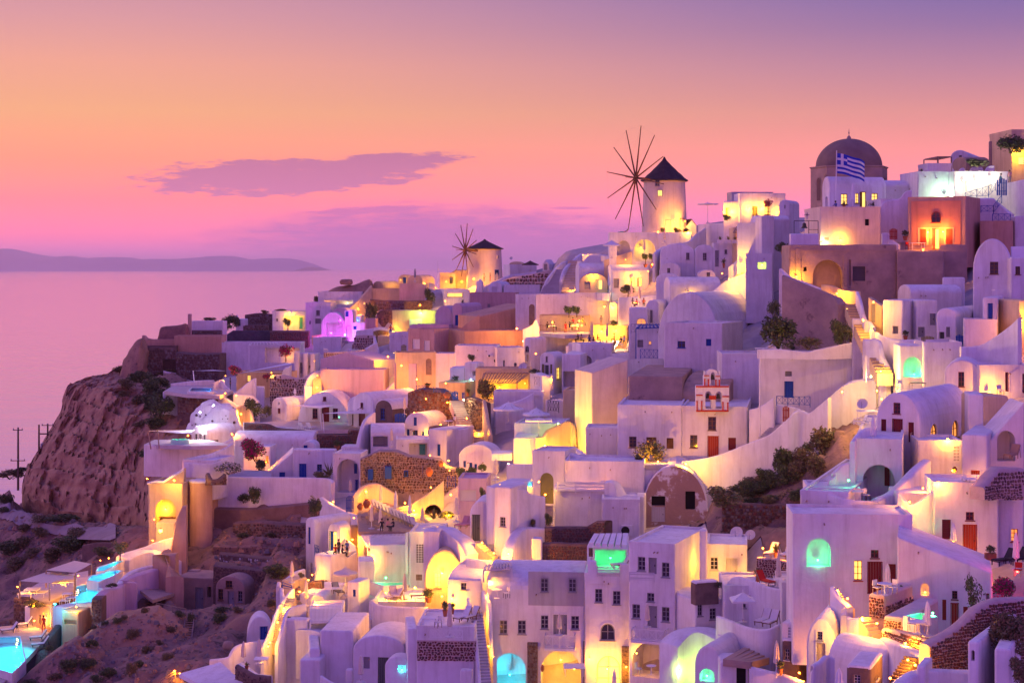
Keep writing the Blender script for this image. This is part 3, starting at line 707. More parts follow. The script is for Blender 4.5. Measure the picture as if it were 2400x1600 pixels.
# == the village: large structure
def rf_(h,kn,x,y,w,hh,m=None,face='f',off=0.2):
 q0=h.hit(sx_(x-w/2),sy_(y+hh/2),face);q1=h.hit(sx_(x+w/2),sy_(y-hh/2),face)
 c0,c1=(q0.x,q1.x)if face=='f' else(q0.y,q1.y)
 x0,x1,z0,z1=min(c0,c1),max(c0,c1),min(q0.z,q1.z),max(q0.z,q1.z)
 W=h.W
 fm={'f':lambda p,d_,z:(p,d_-off,z),'r':lambda p,d_,z:(W-d_+off,p,z),'l':lambda p,d_,z:(d_-off,p,z)}[face]
 op_(h.o,fm,kn,hy(kn,x0,z0,x1,z1),x0,z0,x1,z1,m,0.22)
def pl_(h,x,y,w,hh,m,name='panel',face='f',proud=0.05,ce_=None,sn_=None,sg_=False,seed=1):
 q0=h.hit(sx_(x-w/2),sy_(y+hh/2),face);q1=h.hit(sx_(x+w/2),sy_(y-hh/2),face)
 c0,c1=(q0.x,q1.x)if face=='f' else(q0.y,q1.y)
 x0,x1,z0,z1=min(c0,c1),max(c0,c1),min(q0.z,q1.z),max(q0.z,q1.z)
 mb=MB()
 if face=='f':mb.box(x0,-proud,z0,x1,0.02,z1)
 elif face=='r':mb.box(h.W-0.02,x0,z0,h.W+proud,x1,z1)
 else:mb.box(-proud,x0,z0,0.02,x1,z1)
 o=mb.build(name,m,h.o)
 if sn_:
  if face=='f':fr=lambda u:(V3((x0+u,-proud,0)),V3((1,0,0)),V3((0,-1,0)))
  elif face=='r':fr=lambda u:(V3((h.W+proud,x0+u,0)),V3((0,1,0)),V3((1,0,0)))
  else:fr=lambda u:(V3((-proud,x1-u,0)),V3((0,-1,0)),V3((-1,0,0)))
  sf_(h.o,fr,x1-x0,lambda u:z0,lambda u:z1+0.02,ce_*ZK*h.d/F,sn_,sg_,seed=seed)
 return o
 # ---- church with the ochre dome on the ridge
def church():
 crop(1860,280,540)
 d=224.0;c=pt(565,900,d);k=ZK*d/F
 ob=root('church',c,"ochre domed church with octagonal drum on the hilltop behind the flag",'church')
 zt=(900-497)*k;r=392*k
 mb=MB();mb.lathe([(r,-8),(r,zt-0.25),(r*0.99,zt)],8);dr=mb.build('drum',OLD,ob)
 mb=MB();mb.lathe([(r*1.0,zt-0.12),(r*1.03,zt),(r*1.03,zt+0.12),(r*0.9,zt+0.16)],8);mb.build('cornice',OLD,ob)
 rd=336*k;hd=292*k
 mb=MB();mb.lathe([(rd,zt+0.1)]+[(rd*mt.cos(t*mt.pi/40),zt+0.1+hd*mt.sin(t*mt.pi/40))for t in range(1,20)]+[(0.05,zt+0.1+hd)],40);mb.build('dome',DOMEM,ob,60)
 ztp=zt+hd
 mb=MB();mb.lathe([(24*k,ztp-0.1),(22*k,ztp+20*k),(10*k,ztp+36*k),(3*k,ztp+42*k),(3*k,ztp+52*k),(8*k,ztp+66*k),(3*k,ztp+80*k),(2*k,ztp+108*k)],12);mb.build('finial',OLD,ob,50)
 for i in range(8):
  t=2*mt.pi*(i+0.5)/8;n=V3((mt.cos(t),mt.sin(t),0))
  if n.y>0.2:continue
  s=V3((-n.y,n.x,0));ap=r*mt.cos(mt.pi/8)
  po=hy('a',-0.42,zt-4.4,0.42,zt-1.4)
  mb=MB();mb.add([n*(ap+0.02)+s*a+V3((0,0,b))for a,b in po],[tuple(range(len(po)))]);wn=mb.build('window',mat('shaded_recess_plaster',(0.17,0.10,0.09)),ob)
  mb=MB();vs=[n*(ap+0.02)+s*a+V3((0,0,b))for a,b in po];vo=[n*(ap+0.06)+s*a*1.3+V3((0,0,zt-2.9+(b-zt+2.9)*1.1))for a,b in po];m_=len(po)
  mb.add(vs+vo,[(i2,(i2+1)%m_,m_+(i2+1)%m_,m_+i2)for i2 in range(m_)]);mb.build('frame',OLD,wn)
 return c
church()
crop(1860,280,540)
hF=hu("white vaulted house with three lit windows below the church dome",290,370,945,578,908,a=-13,d=208,rv='vx',ri=1.6,ops=[('W',517,815,64,110,BW),('W',646,805,34,100,BW),('D',705,822,62,166,BW),('W',828,805,62,100,BW),('an',335,845,28,120,None,'l',0.3)])
hE=hu("cream terrace house with one small window under the flag terrace",270,270,890,908,1262,a=-2,d=201,dep=9,ext=3,m=CREAML_GLOW,rm=WH,ops=[('k',750,1050,44,66,None,'f',0.25),('v',335,1218,50,32,WOOD)])
hu("lilac low wing joining the flag house to the mint terrace",930,930,1260,612,910,a=-3,d=214,dep=5,rv='vx',ri=0.9)
hu("white annex with curved parapet beside the red ochre house",888,888,1168,825,1262,a=-4,d=203,dep=6)
rb("wavy white parapet stepping up left of the red ochre house",[(885,900,960,202.8),(930,840,960,202.8),(1005,822,960,202.8),(1085,806,960,202.8),(1140,742,960,202.8),(1206,718,960,202.8)],th=0.3)
hR=hu("red ochre house with glowing doorway on the upper terrace",1165,1762,1910,795,1335,a=27,d=196,m=TAN,ext=2,par=0.15)
pl_(hR,1455,1055,505,455,RED,'painted_facade',proud=0.05)
rf_(hR,'aw',1456,995,96,116,MN,off=0.24);rf_(hR,'D',1450,1220,76,215,BR,off=0.26);rf_(hR,'s',1325,1195,62,150,BR,off=0.24);rf_(hR,'s',1592,1195,66,150,BR,off=0.24)
for xx,ww in((1282,18),(1368,18),(1410,16),(1545,16),(1632,14)):
 pl_(hR,xx,1195,ww,175,CM,'door_surround',proud=0.12)
pl_(hR,1456,1108,370,14,CM,'lintel',proud=0.13)
hM2=hu("upper mint lit block of the terrace bar",1372,1372,1615,462,560,a=-5,d=217,dep=4)
hM=hu("white terrace house washed in pale green light right of the church",1265,1265,1650,546,800,a=-5,d=211,dep=7)
hu("white vaulted house on the skyline behind the terrace bar",1600,1788,2010,310,505,a=24,d=228,rv='vault',ops=[('w',1703,398,28,62,GP)])
hu("tan vaulted store below the skyline house",1760,1760,2000,372,520,a=-6,d=222,dep=5,rv='vx',m=OLD,ri=0.8)
hu("cream block house with creeper at the top of the village",1990,2230,2460,215,500,a=22,d=219,m=OLD)
hu("pale chimney block at the top of the village",2030,2110,2130,222,300,a=10,d=226,dep=2)
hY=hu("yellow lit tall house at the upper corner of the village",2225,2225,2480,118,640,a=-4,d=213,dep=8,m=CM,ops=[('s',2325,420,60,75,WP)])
hS=hu("long whitewashed shopfront glaring with white light",1640,1640,2190,545,800,a=-4,d=209,dep=4,ops=[('n',1740,680,60,110,None,'f',0.5),('n',1860,670,60,120,None,'f',0.5),('n',1985,660,60,120,None,'f',0.5)])
rb("white scalloped wall above the shopfront",[(1630,500,560,210),(1665,545,570,210),(1710,500,565,210),(1750,500,560,210),(1770,560,575,210),(1830,490,560,210),(1925,490,550,210),(1945,530,555,210),(1985,480,550,210),(2050,470,545,210)],th=0.4)
rb("lavender stair wall beside the blue gate at the upper right",[(2180,640,1000,206),(2240,630,1000,205),(2300,615,1000,204),(2400,600,1000,203)],th=3.0,sm=0)
rb("lavender retaining wall under the blue stair railing",[(1900,800,1080,203),(2040,800,1080,203),(2210,960,1090,202)],th=2.0,sm=0)
hu("tan blank wall block right of the red ochre house",1900,2240,2240,1050,1400,a=18,d=198,dep=5,m=TAN)
hu("pale block at the end of the blue stair",2210,2260,2400,985,1300,a=-8,d=199,dep=5,m=WHITE2)
rb("white chapel wall carrying the little bell frame",[(-30,1165,1270,199),(255,1165,1270,199)],th=1.0,sm=0)
rb("low terrace wall in front of the red ochre house",[(1050,1330,1345,193),(1480,1335,1350,193),(1515,1278,1350,193),(1770,1278,1350,193)],th=0.3,m=OLD,sm=0)
rb("white stair cheek beside the red garden gate",[(905,1165,1270,196),(960,1160,1270,196),(1010,1235,1270,195.6),(1070,1275,1290,195)],th=0.35)
# ---- old house below the church, walls to the right (frame of the right-hand crop)
crop(1840,560,560)
hO=hu("derelict tan house with a large arched porch under the church terrace",40,1100,1100,55,515,a=3,d=192,dep=8,m=OLD,ops=[('an',418,350,292,290,None,'f',1.6),('k',728,342,126,142,mat('dusty_shutter',(0.10,0.08,0.09)),'f',0.2),('k',197,298,36,40),('n',638,330,24,250,None,'f',0.3)])
pl_(hO,570,112,1050,12,OLD,'string_course',proud=0.08);pl_(hO,128,260,50,330,OLD,'pilaster',proud=0.12);pl_(hO,592,330,36,330,OLD,'pilaster',proud=0.12)
hO2=hu("pinkish blank retaining house right of the arched porch",1098,1560,1810,118,520,a=16,d=190,m=OLD,rm=TAN)
hG1=hu("large white vaulted house at the right edge above the lanes",1850,2235,2500,-5,660,a=17,d=172,rv='vault',ri=3.2,ops=[('w',2058,285,82,120,BW)])
hG2=hu("white annex right of the large vaulted house",2225,2225,2480,178,600,a=-2,d=171,dep=7,ops=[('w',2290,310,48,80,BW)])
rb("curved white parapet on the roof of the right edge annex",[(2230,75,180,173),(2420,72,180,173)],th=0.3,sm=0)
hu("white barrel roofed house under the pinkish wall",1235,1235,1745,450,690,a=-3,d=182,dep=5,rv='vx',ri=0.9)
hu("small white box house on top of the barrel roofed house",1550,1770,1800,378,520,a=14,d=184,dep=4)
hu("white cube house with the miniature bell gable",960,1160,1290,600,1000,a=28,d=172,ops=[('k',1085,895,56,76,GP),])
hu("pale wing with a tall grey door beside the lit lane",820,958,960,575,830,a=16,d=175,dep=4,m=CM,rv='shed',ops=[('d',868,730,46,180,GP)])
hB=hu("white house with grey doors behind the courtyard fence",1170,1290,1500,600,990,a=-4,d=174,dep=5,ops=[('d',1247,740,70,118,GP),('d',1456,790,64,115,GP),('d',1340,915,66,100,GP)])
hV1=hu("small vaulted house with half open grey gate at the right courtyard",1490,1680,1945,680,1050,a=26,d=166,rv='vault',ops=[('d',1606,915,40,100,GP),('k',1542,948,50,66,DG)])
hN=hu("narrow white house with a dark blue door at the right",1945,2095,2310,575,1010,a=20,d=164,ops=[('d',2020,715,52,165,BLUE),])
hu("white stepped wall house below the blue door",1760,2090,2300,810,1060,a=14,d=162,dep=4,ops=[('k',1772,925,24,90,MN)])
hOr=hu("orange lit corner house at the far right edge",2310,2310,2500,600,1110,a=-4,d=160,dep=6,m=CM)
hT1=hu("white terraced block with the mint niche on the right",1125,1365,1365,1045,1500,a=6,d=160,dep=5,ops=[('an',1262,1260,195,200,None,'f',1.5)])
hT2=hu("broad white house right of the mint niche",1362,1740,1750,1035,1510,a=5,d=159,dep=6,ops=[('k',1450,1473,26,46,GP)])
rb("sweeping white wall rising to the right edge",[(1735,1060,1330,158),(1900,1050,1330,158),(2050,970,1330,157),(2200,860,1300,156),(2290,775,1300,155)],th=0.5)
hT3=hu("mauve vaulted house with a maroon window on the right",1568,1915,2400,1190,1530,a=18,d=152,rv='vault',m=WH,ri=1.3,ops=[('w',1734,1380,58,145,MN)])
hT4=hu("cream lit house front with two maroon doors at the right edge",1912,1912,2480,1262,1545,a=-5,d=151.5,dep=5,m=WH,ops=[('d',2184,1405,36,190,MN),('d',2350,1420,30,190,MN)])
st_("worn steps dropping between the lit lane walls",985,1345,640,640,150,26,m=CM,d0=163,d1=184,rm=OLD)
rb("mauve topped old wall above the fig bush",[(-30,355,880,187),(130,420,900,186),(330,500,950,185),(470,560,960,184),(520,640,960,183)],th=1.0,m=OLD)
rb("white crest of the old wall above the fig bush",[(-60,290,420,190),(40,372,450,189.5),(200,430,520,188.8),(360,500,560,188),(480,570,640,186.5),(527,650,720,185)],th=1.4)
rb("ochre lit lane wall climbing to the derelict house",[(355,450,560,188),(460,460,640,187),(560,500,690,186),(720,515,720,184)],th=0.4,m=CM)
rb("white lane wall curling down the lit stair",[(725,515,760,183),(760,600,850,180),(800,760,960,176),(860,870,1040,173),(930,945,1130,170),(1100,990,1200,167),(1330,985,1100,166)],th=0.35)
rb("white pillar wall beside the dark bush",[(665,780,1100,177),(755,785,1100,177)],th=0.4,sm=0)
rb("lit white wall end by the narrow stair",[(765,985,1150,168),(830,985,1400,167.5),(900,995,1400,167),(935,1130,1400,166),(1000,1255,1400,165)],th=0.5)
hW=hu("long blank yellow lit terrace house above the lane",-260,830,905,1130,1600,a=14,d=178,ext=4,ops=[('k',33,1326,66,50,GP),('d',38,1480,90,160,BLUE),])
rb("low white parapet of the terrace with urns",[(-270,1085,1140,177.2),(-40,1085,1140,177.2),(200,1110,1150,177.2),(300,1090,1150,177.2),(660,1015,1140,177.2)],ext=.4,th=0.3)
rb("big white sweeping wall below the lit terrace house",[(410,1570,1640,169),(560,1440,1640,168),(700,1390,1640,167.5),(800,1378,1640,167),(895,1378,1640,166.5)],th=2.5)
# == hilltop between the windmills
def windmill(lb,cx,yb,ycap,ytop,wpx,d,hubx,huby,spokes,blade,roof_m,name='windmill',taper=0.94,ops=()):
 k=ZK*d/F;c=pt(cx,yb,d);ob=root(name,c,lb,'windmill');CARVE.append((sx_(cx)-wpx*ZK*.7,sx_(cx)+wpx*ZK*.7,sy_(yb),d-4,8))
 r=wpx/2*k;zt=(yb-ycap)*k;za=(yb-ytop)*k
 mb=MB();mb.lathe([(r*1.03,-3)]+[(r*(1.03-(1.03-taper)*t/8),zt*t/8)for t in range(9)],40);mb.build('tower',CREAML_GLOW,ob,50)  # cream tint on the white tower is lamp light put into its colour
 n=8;prof=[(r*1.06,zt-0.12),(r*1.08,zt+0.03)]
 for t in range(1,n+1):
  f=t/n;rr=r*1.06*(1-f)**1.12;prof.append((max(rr,0.10),zt+0.03+(za-zt)*f*(0.98 if f<1 else 1)))
 mb=MB();mb.lathe(prof,36,wob=lambda i,j:1+0.02*mt.sin(i*7.3+j*3.1));mb.build('cap_roof',roof_m,ob,50)
 mb=MB();mb.lathe([(r*taper+0.04,zt-0.35),(r*taper+0.06,zt-0.08)],36);mb.build('eave_band',CM,ob)
 hc=pt(hubx,huby,d-r*0.9-1.2)-c
 ax=V3((-0.87,-0.49,0.04)).normalized()
 mb=MB();mb.bar(hc-ax*3.0,hc+ax*0.5,0.16,n=8);mb.bar(hc+ax*0.35,hc+ax*2.2,0.07,0.03,n=6);mb.build('axle',BW,ob)
 mb=MB();M=M4.Translation(hc)@ax.to_track_quat('Z','Y').to_matrix().to_4x4();mb.lathe([(0.08,-0.2),(0.42,-0.2),(0.42,0.2),(0.08,0.2)],10,M=M);mb.build('hub',BW,ob)
 s=ax.cross(V3((0,0,1))).normalized();up=s.cross(ax).normalized()
 tips=[]
 for i in range(spokes):
  t=2*mt.pi*(i+0.31)/spokes;dr=s*mt.cos(t)+up*mt.sin(t)
  tip=hc+dr*blade+ax*0.25;tips.append(tip)
  mb=MB();mb.bar(hc,tip,0.13,0.06,n=5);mb.bar(hc+dr*0.3+ax*0.15,hc+dr*blade*0.45+ax*0.22,0.05,0.04);mb.build('sail_spar',BW,ob)
 mb=MB()
 for i in range(spokes):mb.bar(tips[i],tips[(i+1)%spokes],0.005,n=3);mb.bar(tips[i],hc+ax*2.1,0.004,n=3)
 mb.build('rigging',BW,ob)
 return ob,c,r,zt
crop(1380,280,480)
wm1,c1,r1,zt1=windmill("tall white windmill with dark pointed cap on the ridge",868,1310,705,432,505,298,540,672,12,590*ZK*298/F,THATCH)
def tower_window(ob,c,r,x,y,w,h,d,lit,m):
 k=ZK*d/F;p=pt(x,y,d)-c;t=mt.asin(max(-1,min(1,p.x/(r*0.98))));n=V3((mt.sin(t),-mt.cos(t),0));s=V3((mt.cos(t),mt.sin(t),0))
 o=V3((n.x*r*0.99,n.y*r*0.99,p.z));w,h=w*k/2,h*k/2
 mb=MB()
 for(a0,b0,a1,b1)in((-w-.1,-h-.1,-w,h+.1),(w,-h-.1,w+.1,h+.1),(-w,h,w,h+.1),(-w,-h-.1,w,-h),(-0.03,-h,0.03,h)):
  vs=[o+s*a+n*dd_+V3((0,0,b))for b in(b0,b1)for dd_ in(-0.2,0.08)for a in(a0,a1)]
  mb.add(vs,((0,1,3,2),(4,5,7,6),(0,1,5,4),(2,3,7,6),(0,2,6,4),(1,3,7,5)))
 f=mb.build('window',m,ob);mb=MB();mb.quad(*[o+s*a+n*0.03+V3((0,0,b))for a,b in((-w,-h),(w,-h),(w,h),(-w,h))]);mb.build('pane',LIT if lit else GLASS,f)
for q in((768,742,40,62,0,GP),(798,857,46,62,1,GP),(886,1208,46,95,0,GP),(1050,1190,70,85,0,BW)):
 tower_window(wm1,c1,r1,q[0],q[1],q[2],q[3],298,q[4],q[5])
hA=hu("white arcade house carrying the tall windmill",235,1180,1180,1308,1600,a=2,d=288,dep=10,ops=[('an',400,1490,150,200,None,'f',1.5),('an',642,1500,245,250,None,'f',2.2)])
hu("small thatched hut right of the tall windmill",1120,1120,1240,1140,1320,a=-6,d=296,dep=5,m=WHITE2,rv='peak',ri=1.2,rm=THATCH)
hP=hu("cream house with three glowing doors right of the tall windmill",1545,1735,1735,935,1190,a=12,d=268,dep=8,m=WH,ops=[('D',1592,1070,44,110,BW)])
hP2=hu("broad cream wing with lit doors and red bougainvillea",1733,1733,2260,860,1165,a=-3,d=267,dep=8,m=WH,ops=[('d',1908,1080,60,165,OLIVE),('W',2050,1040,60,110,BW),('W',2190,1045,24,100,BW)])
hu("blue grey roof block with fan housing above the cream house",1620,1640,2120,845,940,a=-4,d=272,dep=4,m=GREY)
hu("lilac vaulted house with a slit window at the church end",2185,2310,2420,920,1160,a=24,d=236,rv='vault',ops=[('k',2252,1003,12,44)])
rb("white spotted parapet beside the restaurant awning",[(1255,1205,1310,286),(1400,1195,1310,284),(1600,1190,1310,280),(1700,1185,1310,276)],th=0.3,sm=0)
hu("white stepped tower wall left of the bell frame",1905,1985,2130,1105,1560,a=-14,d=229,dep=6,ext=14)
hu("lilac topped block left of the bell frame",1935,1935,2310,1098,1300,a=-3,ext=14,d=234,dep=5,rv='vx',ri=0.7)
hu("white buttressed house right of the stair with lemon light",1700,1985,2120,1200,1600,a=14,d=231,dep=6,ext=14)
rb("white wall sweeping up to the windmill terrace",[(760,1540,1610,262),(850,1470,1600,266),(1000,1425,1560,272),(1160,1400,1540,276),(1240,1320,1540,280),(1350,1245,1500,284)],th=0.4)
hAw=hu("restaurant room under a brown awning right of the windmill",1660,1660,1900,1255,1400,a=-2,d=255,dep=4,m=CM,ops=[('n',1790,1345,190,110,None,'f',2.5)])
# ---- houses below the windmill (frame of the middle crop)
crop(1340,560,540)
hQ1=hu("white twin gabled house with three small grey windows below the windmill",900,1258,1262,45,400,a=6,d=258,rv='vault',ri=1.6,dep=7,ops=[('w',1185,176,34,72,GP),('w',990,323,30,46,GP)])
hQ2=hu("white vaulted house with grey door below the planted terrace",1258,1450,1455,58,400,a=5,d=257,rv='vault',ri=1.0,dep=7,ops=[('w',1358,180,38,76,GP),('w',1394,362,34,40,GP)])
hQ3=hu("white cube house with tall grey door and agave pot",1448,1680,1680,52,320,a=4,d=256,dep=6,ops=[('d',1481,200,46,165,GP),('w',1573,130,26,44,GP)])
hu("small white rounded vault with a grey hatch in the lane",1280,1470,1475,312,420,a=5,d=252,rv='vault',dep=4,ops=[('w',1394,362,34,44,GP)])
hu("low white rounded vault left of the grey hatch vault",895,1110,1115,236,420,a=5,d=253,rv='vault',dep=5,ops=[('w',990,322,30,50,GP)])
hu("low white barrel store with rounded gable by the potted trees",860,1090,1095,350,470,a=8,d=246,rv='vault',dep=5)
hQ4=hu("long lilac barrel vault with a half moon dormer",1000,1000,1525,388,620,a=-3,d=238,dep=6,rv='vx',ri=1.5,ops=[('O',1215,558,110,16)])
hDm=hu("blue lilac vaulted house with lit arched front by the pool terrace",75,75,480,245,520,a=-4,d=290,rv='vx',dep=6,ri=1.4)
hDm2=hu("white arched front with two grey doors beside the lit stair",75,365,365,350,520,a=4,d=287,rv='vault',dep=3,m=CM,ops=[('k',160,475,60,76,GP,'f',0.3),('D',275,465,74,100,GP)])
hDo=hu("white domed house glowing yellow at its right shoulder",405,405,790,262,520,a=-4,d=284,rv='vx',dep=6,ri=1.2,ops=[('d',455,452,54,96,GP),('D',620,440,50,90,GP),('D',690,440,50,90,GP)])
hu("white terrace block behind the potted trees",295,490,670,185,330,a=-3,d=291,dep=5)
rb("orange lit terrace wall below the windmill arcade",[(330,215,300,289),(440,180,300,288.5),(615,125,300,288)],th=0.3,m=CM)
rb("pale green lit wall of the pool terrace on the ridge",[(100,245,290,296),(180,170,280,296),(300,165,280,296)],th=0.3)
hu("white pool house under the turquoise basin",-40,385,480,560,1000,a=5,d=276,dep=6)
hRs=hu("white house with wall lamps behind the upper restaurant",385,468,585,640,1000,a=18,d=274,dep=6,rv='vault')
rb("low white wall with cushions on the upper terrace",[(480,600,660,268),(600,590,660,268),(700,585,660,266),(860,570,640,262)],th=0.4)
hu("white pier block carrying the potted olive trees",860,945,1000,548,640,a=6,d=250,dep=3)
hSm=hu("small white vaulted house with awning above the arched cellar",760,890,1080,620,880,a=20,d=236,rv='vault',ops=[('d',812,790,30,130,GP)])
hRe=hu("restaurant terrace wall glowing yellow with two wall lamps",215,570,575,893,1180,a=3,d=268,dep=5,m=CM)
hRu=hu("upper restaurant terrace block with yellow parapet",-330,185,190,790,1120,a=3,d=272,dep=6,m=CM)
hPk=hu("pink white house with an arched cellar glow and balcony",583,775,780,702,1240,a=4,d=234,dep=5,ops=[('aO',710,838,100,60),('k',700,1070,60,75,GP),('O',800,1060,26,30)])
hPk2=hu("white house corner under the dark pergola",655,940,945,905,1230,a=4,d=228,dep=4,ops=[('k',697,1068,66,76,GP),('O',799,1060,26,34)])
hBV=hu("great white barrel vaulted church house in the middle of the slope",880,1500,1990,545,1100,a=26,d=214,rv='vault',ri=6.0,ops=[('W',1695,865,40,105,BW,'r'),('W',1778,1000,46,130,BW,'r')])
hBW=hu("white house with two blue shuttered windows below the great vault",938,1535,1750,878,1420,a=24,d=203,rv='flat',ext=5,ops=[('w',1120,1060,78,100,BLUE),('s',1398,1055,54,70,BLUE)])
hu("low vault hump on the roof of the blue shuttered house",945,1240,1500,872,960,a=24,d=204.5,rv='vault',ri=1.4,dep=6,ext=1)
hTe=hu("long white terrace building with the flagpole",1530,2420,2425,1190,1650,a=3,d=192,dep=8,ext=5,ops=[('k',2212,1375,66,50,GP),('d',2198,1530,110,170,BLUE),])
hSl=hu("long lilac shed roofed house with a small grey window",115,250,940,1230,1640,a=-16,d=214,dep=9,ext=5,rv='shedx',ri=2.3,m=WH,ops=[])
hu("white house with hooded chimney beside the restaurant cellar",1,90,410,1085,1480,a=-10,d=236,dep=6,m=WH,ops=[('an',140,1250,130,120,None,'f',1.0)])
hCr=hu("white cellar house under the restaurant tables",-40,410,585,1085,1330,a=6,d=252,dep=6)
rb("curved white wall below the restaurant tables",[(-60,1090,1300,255),(100,1080,1300,253),(240,1140,1300,250),(420,1170,1300,249),(580,1160,1300,248)],th=0.4)
hLm=hu("white corner house with the green glowing window",1775,2050,2085,160,400,a=10,d=224,dep=6,ops=[('n',1942,272,84,66,None,'f',1.2)])
rb("white flank wall with old plaster side above the fig",[(1420,545,640,232),(1550,440,640,231),(1700,370,640,230),(1855,312,640,228)],th=1.0)
rb("yellow lit stair wall left of the green window",[(1600,290,440,233),(1690,215,440,233),(1830,75,440,233)],th=0.4)
st_("yellow lit steps by the green glowing window",1690,400,1775,290,70,8,m=CM,d0=231)
# ---- small windmill and its ridge
crop(960,480,480)
wm2,c2,r2,zt2=windmill("small white windmill with low grey cap at the end of the ridge",862,915,503,395,405,362,640,522,12,305*ZK*362/F,THATCH)
tower_window(wm2,c2,r2,1015,600,22,34,362,0,LG);tower_window(wm2,c2,r2,1000,805,50,110,362,0,BLUE)
rb("white parapet stepping along the small windmill terrace",[(350,790,1000,366),(440,795,1000,366),(520,745,1000,365),(660,745,1000,365)],th=3.0,sm=0,m=CM)
hu("flat cream house left of the small windmill",345,530,530,790,920,a=5,d=364,dep=5,m=CM,ops=[('d',478,865,44,80,DG)])
rb("white wall rising in front of the small windmill",[(750,1000,1040,350),(790,860,1040,350),(830,865,1040,350),(850,930,1040,350),(1000,870,1040,350),(1150,810,1000,352),(1300,790,980,354),(1450,765,960,354)],th=0.5)
hu("white wedge chimney house before the small windmill",760,835,840,858,1010,a=6,d=347,dep=2,rv='peak',ri=0.5)
hu("small white house with rounded gable below the windmill wall",905,1060,1165,880,1030,a=16,d=340,rv='vault',ops=[('k',975,970,60,60,LG,'f',0.15)])
rb("rounded dry stone retaining wall right of the small windmill",[(1060,890,930,348),(1120,845,930,348),(1250,815,930,346),(1400,795,930,344),(1540,760,930,342),(1660,745,900,342)],th=0.6,m=MORT,sn_=SX,ce_=34,tk=0.25)
hu("white low wall house under the rounded stone wall",1080,1495,1500,930,1060,a=3,d=338,dep=4,ops=[])
hu("white pointed chapel roof on the skyline between the windmills",1525,1600,1668,628,760,a=18,d=372,rv='peak',ri=1.0,ops=[('k',1562,715,40,70,GP,'f',0.15)])
hu("white cafe with maroon band on the skyline",1075,1150,1460,695,800,a=-6,d=372,dep=5)
hu("pale rubble roofed store on the skyline",1140,1300,1330,650,720,a=8,d=378,dep=4,rv='vault',m=CM)
st_("blue grey public steps between the windmills",1590,1062,1760,740,230,22,m=GREY,d0=318,sl_=0.55,rm=LG)
st_("broad yellow lit steps beside the lilac vault",1840,1015,1920,640,200,20,m=CM,d0=303,sl_=0.6,rm=WH)
rb("white cheek wall left of the public steps",[(1480,1040,1060,322),(1540,930,1060,322),(1600,840,1060,323),(1700,720,1000,328),(1780,655,900,334),(1880,645,800,338)],th=0.5)
rb("white cheek wall between the blue and yellow steps",[(1725,1000,1080,306),(1755,860,1080,306),(1800,730,1050,309),(1880,650,1000,313),(1960,580,900,318),(1985,560,800,322)],th=0.6)
hu("lilac house edge right of the yellow steps",1940,1960,2400,660,1010,a=-4,d=298,dep=5)
rb("white terrace edge with railing at the ridge restaurant",[(1900,585,700,330),(1990,565,700,328),(2200,575,700,325),(2352,600,700,322)],th=1.5,sm=0)
hTw=hu("pink wall house with a narrow door below the small windmill",690,1215,1225,1020,1260,a=8,d=322,dep=5,m=PINK,ops=[('d',911,1180,32,85,GP)])
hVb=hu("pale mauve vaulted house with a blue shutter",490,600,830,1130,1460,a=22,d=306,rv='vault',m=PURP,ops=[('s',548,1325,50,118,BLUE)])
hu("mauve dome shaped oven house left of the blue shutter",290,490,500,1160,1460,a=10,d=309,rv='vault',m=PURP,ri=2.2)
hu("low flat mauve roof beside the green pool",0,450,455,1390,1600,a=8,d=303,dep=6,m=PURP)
hTn=hu("large blank tan house with sloping wall in the middle of the slope",555,800,1370,1150,1640,a=-22,d=290,m=TAN,dep=6,rv='shedr',ri=2.0,ops=[('w',1275,1385,70,80,GP)])
rb("tan sloping side wall of the blank house",[(550,1450,1700,287),(640,1370,1700,286.5),(780,1270,1700,286),(800,1262,1700,286)],th=0.5,m=TAN,sm=0)
hu("white house right of the tan wall with an old arched door",1215,1450,1480,1040,1500,a=8,d=288,dep=5,ops=[('ad',1408,1260,75,240,WOOD)])
hu("pale lilac terrace house under the potted trees",1450,1830,1900,1040,1500,a=8,d=282,dep=6)
rb("white curving wall before the restaurant railing",[(1300,1430,1600,280),(1400,1380,1600,278),(1450,1320,1600,277),(1500,1430,1600,274),(1650,1540,1640,270)],th=0.4)
hGp=hu("white pool terrace house with lime lit basin wall",-200,300,330,1225,1420,a=6,d=312,dep=5,m=CM)
rb("low stone wall lit yellow on the ridge garden",[(-60,1105,1230,330),(100,1095,1210,330),(260,1095,1190,330)],th=0.5,m=MD,sn_=SN,ce_=20)
hu("cream wall house behind the ridge garden",-120,190,200,915,1100,a=4,d=338,dep=5,m=CM)
hu("pale domed house behind the closed parasol on the ridge",-30,150,290,805,930,a=14,d=346,rv='vault',m=CM)
hu("white lamp lit terrace house above the lime pool",300,400,690,985,1150,a=-8,d=330,dep=5,ops=[('W',520,1035,180,40,WOOD)])
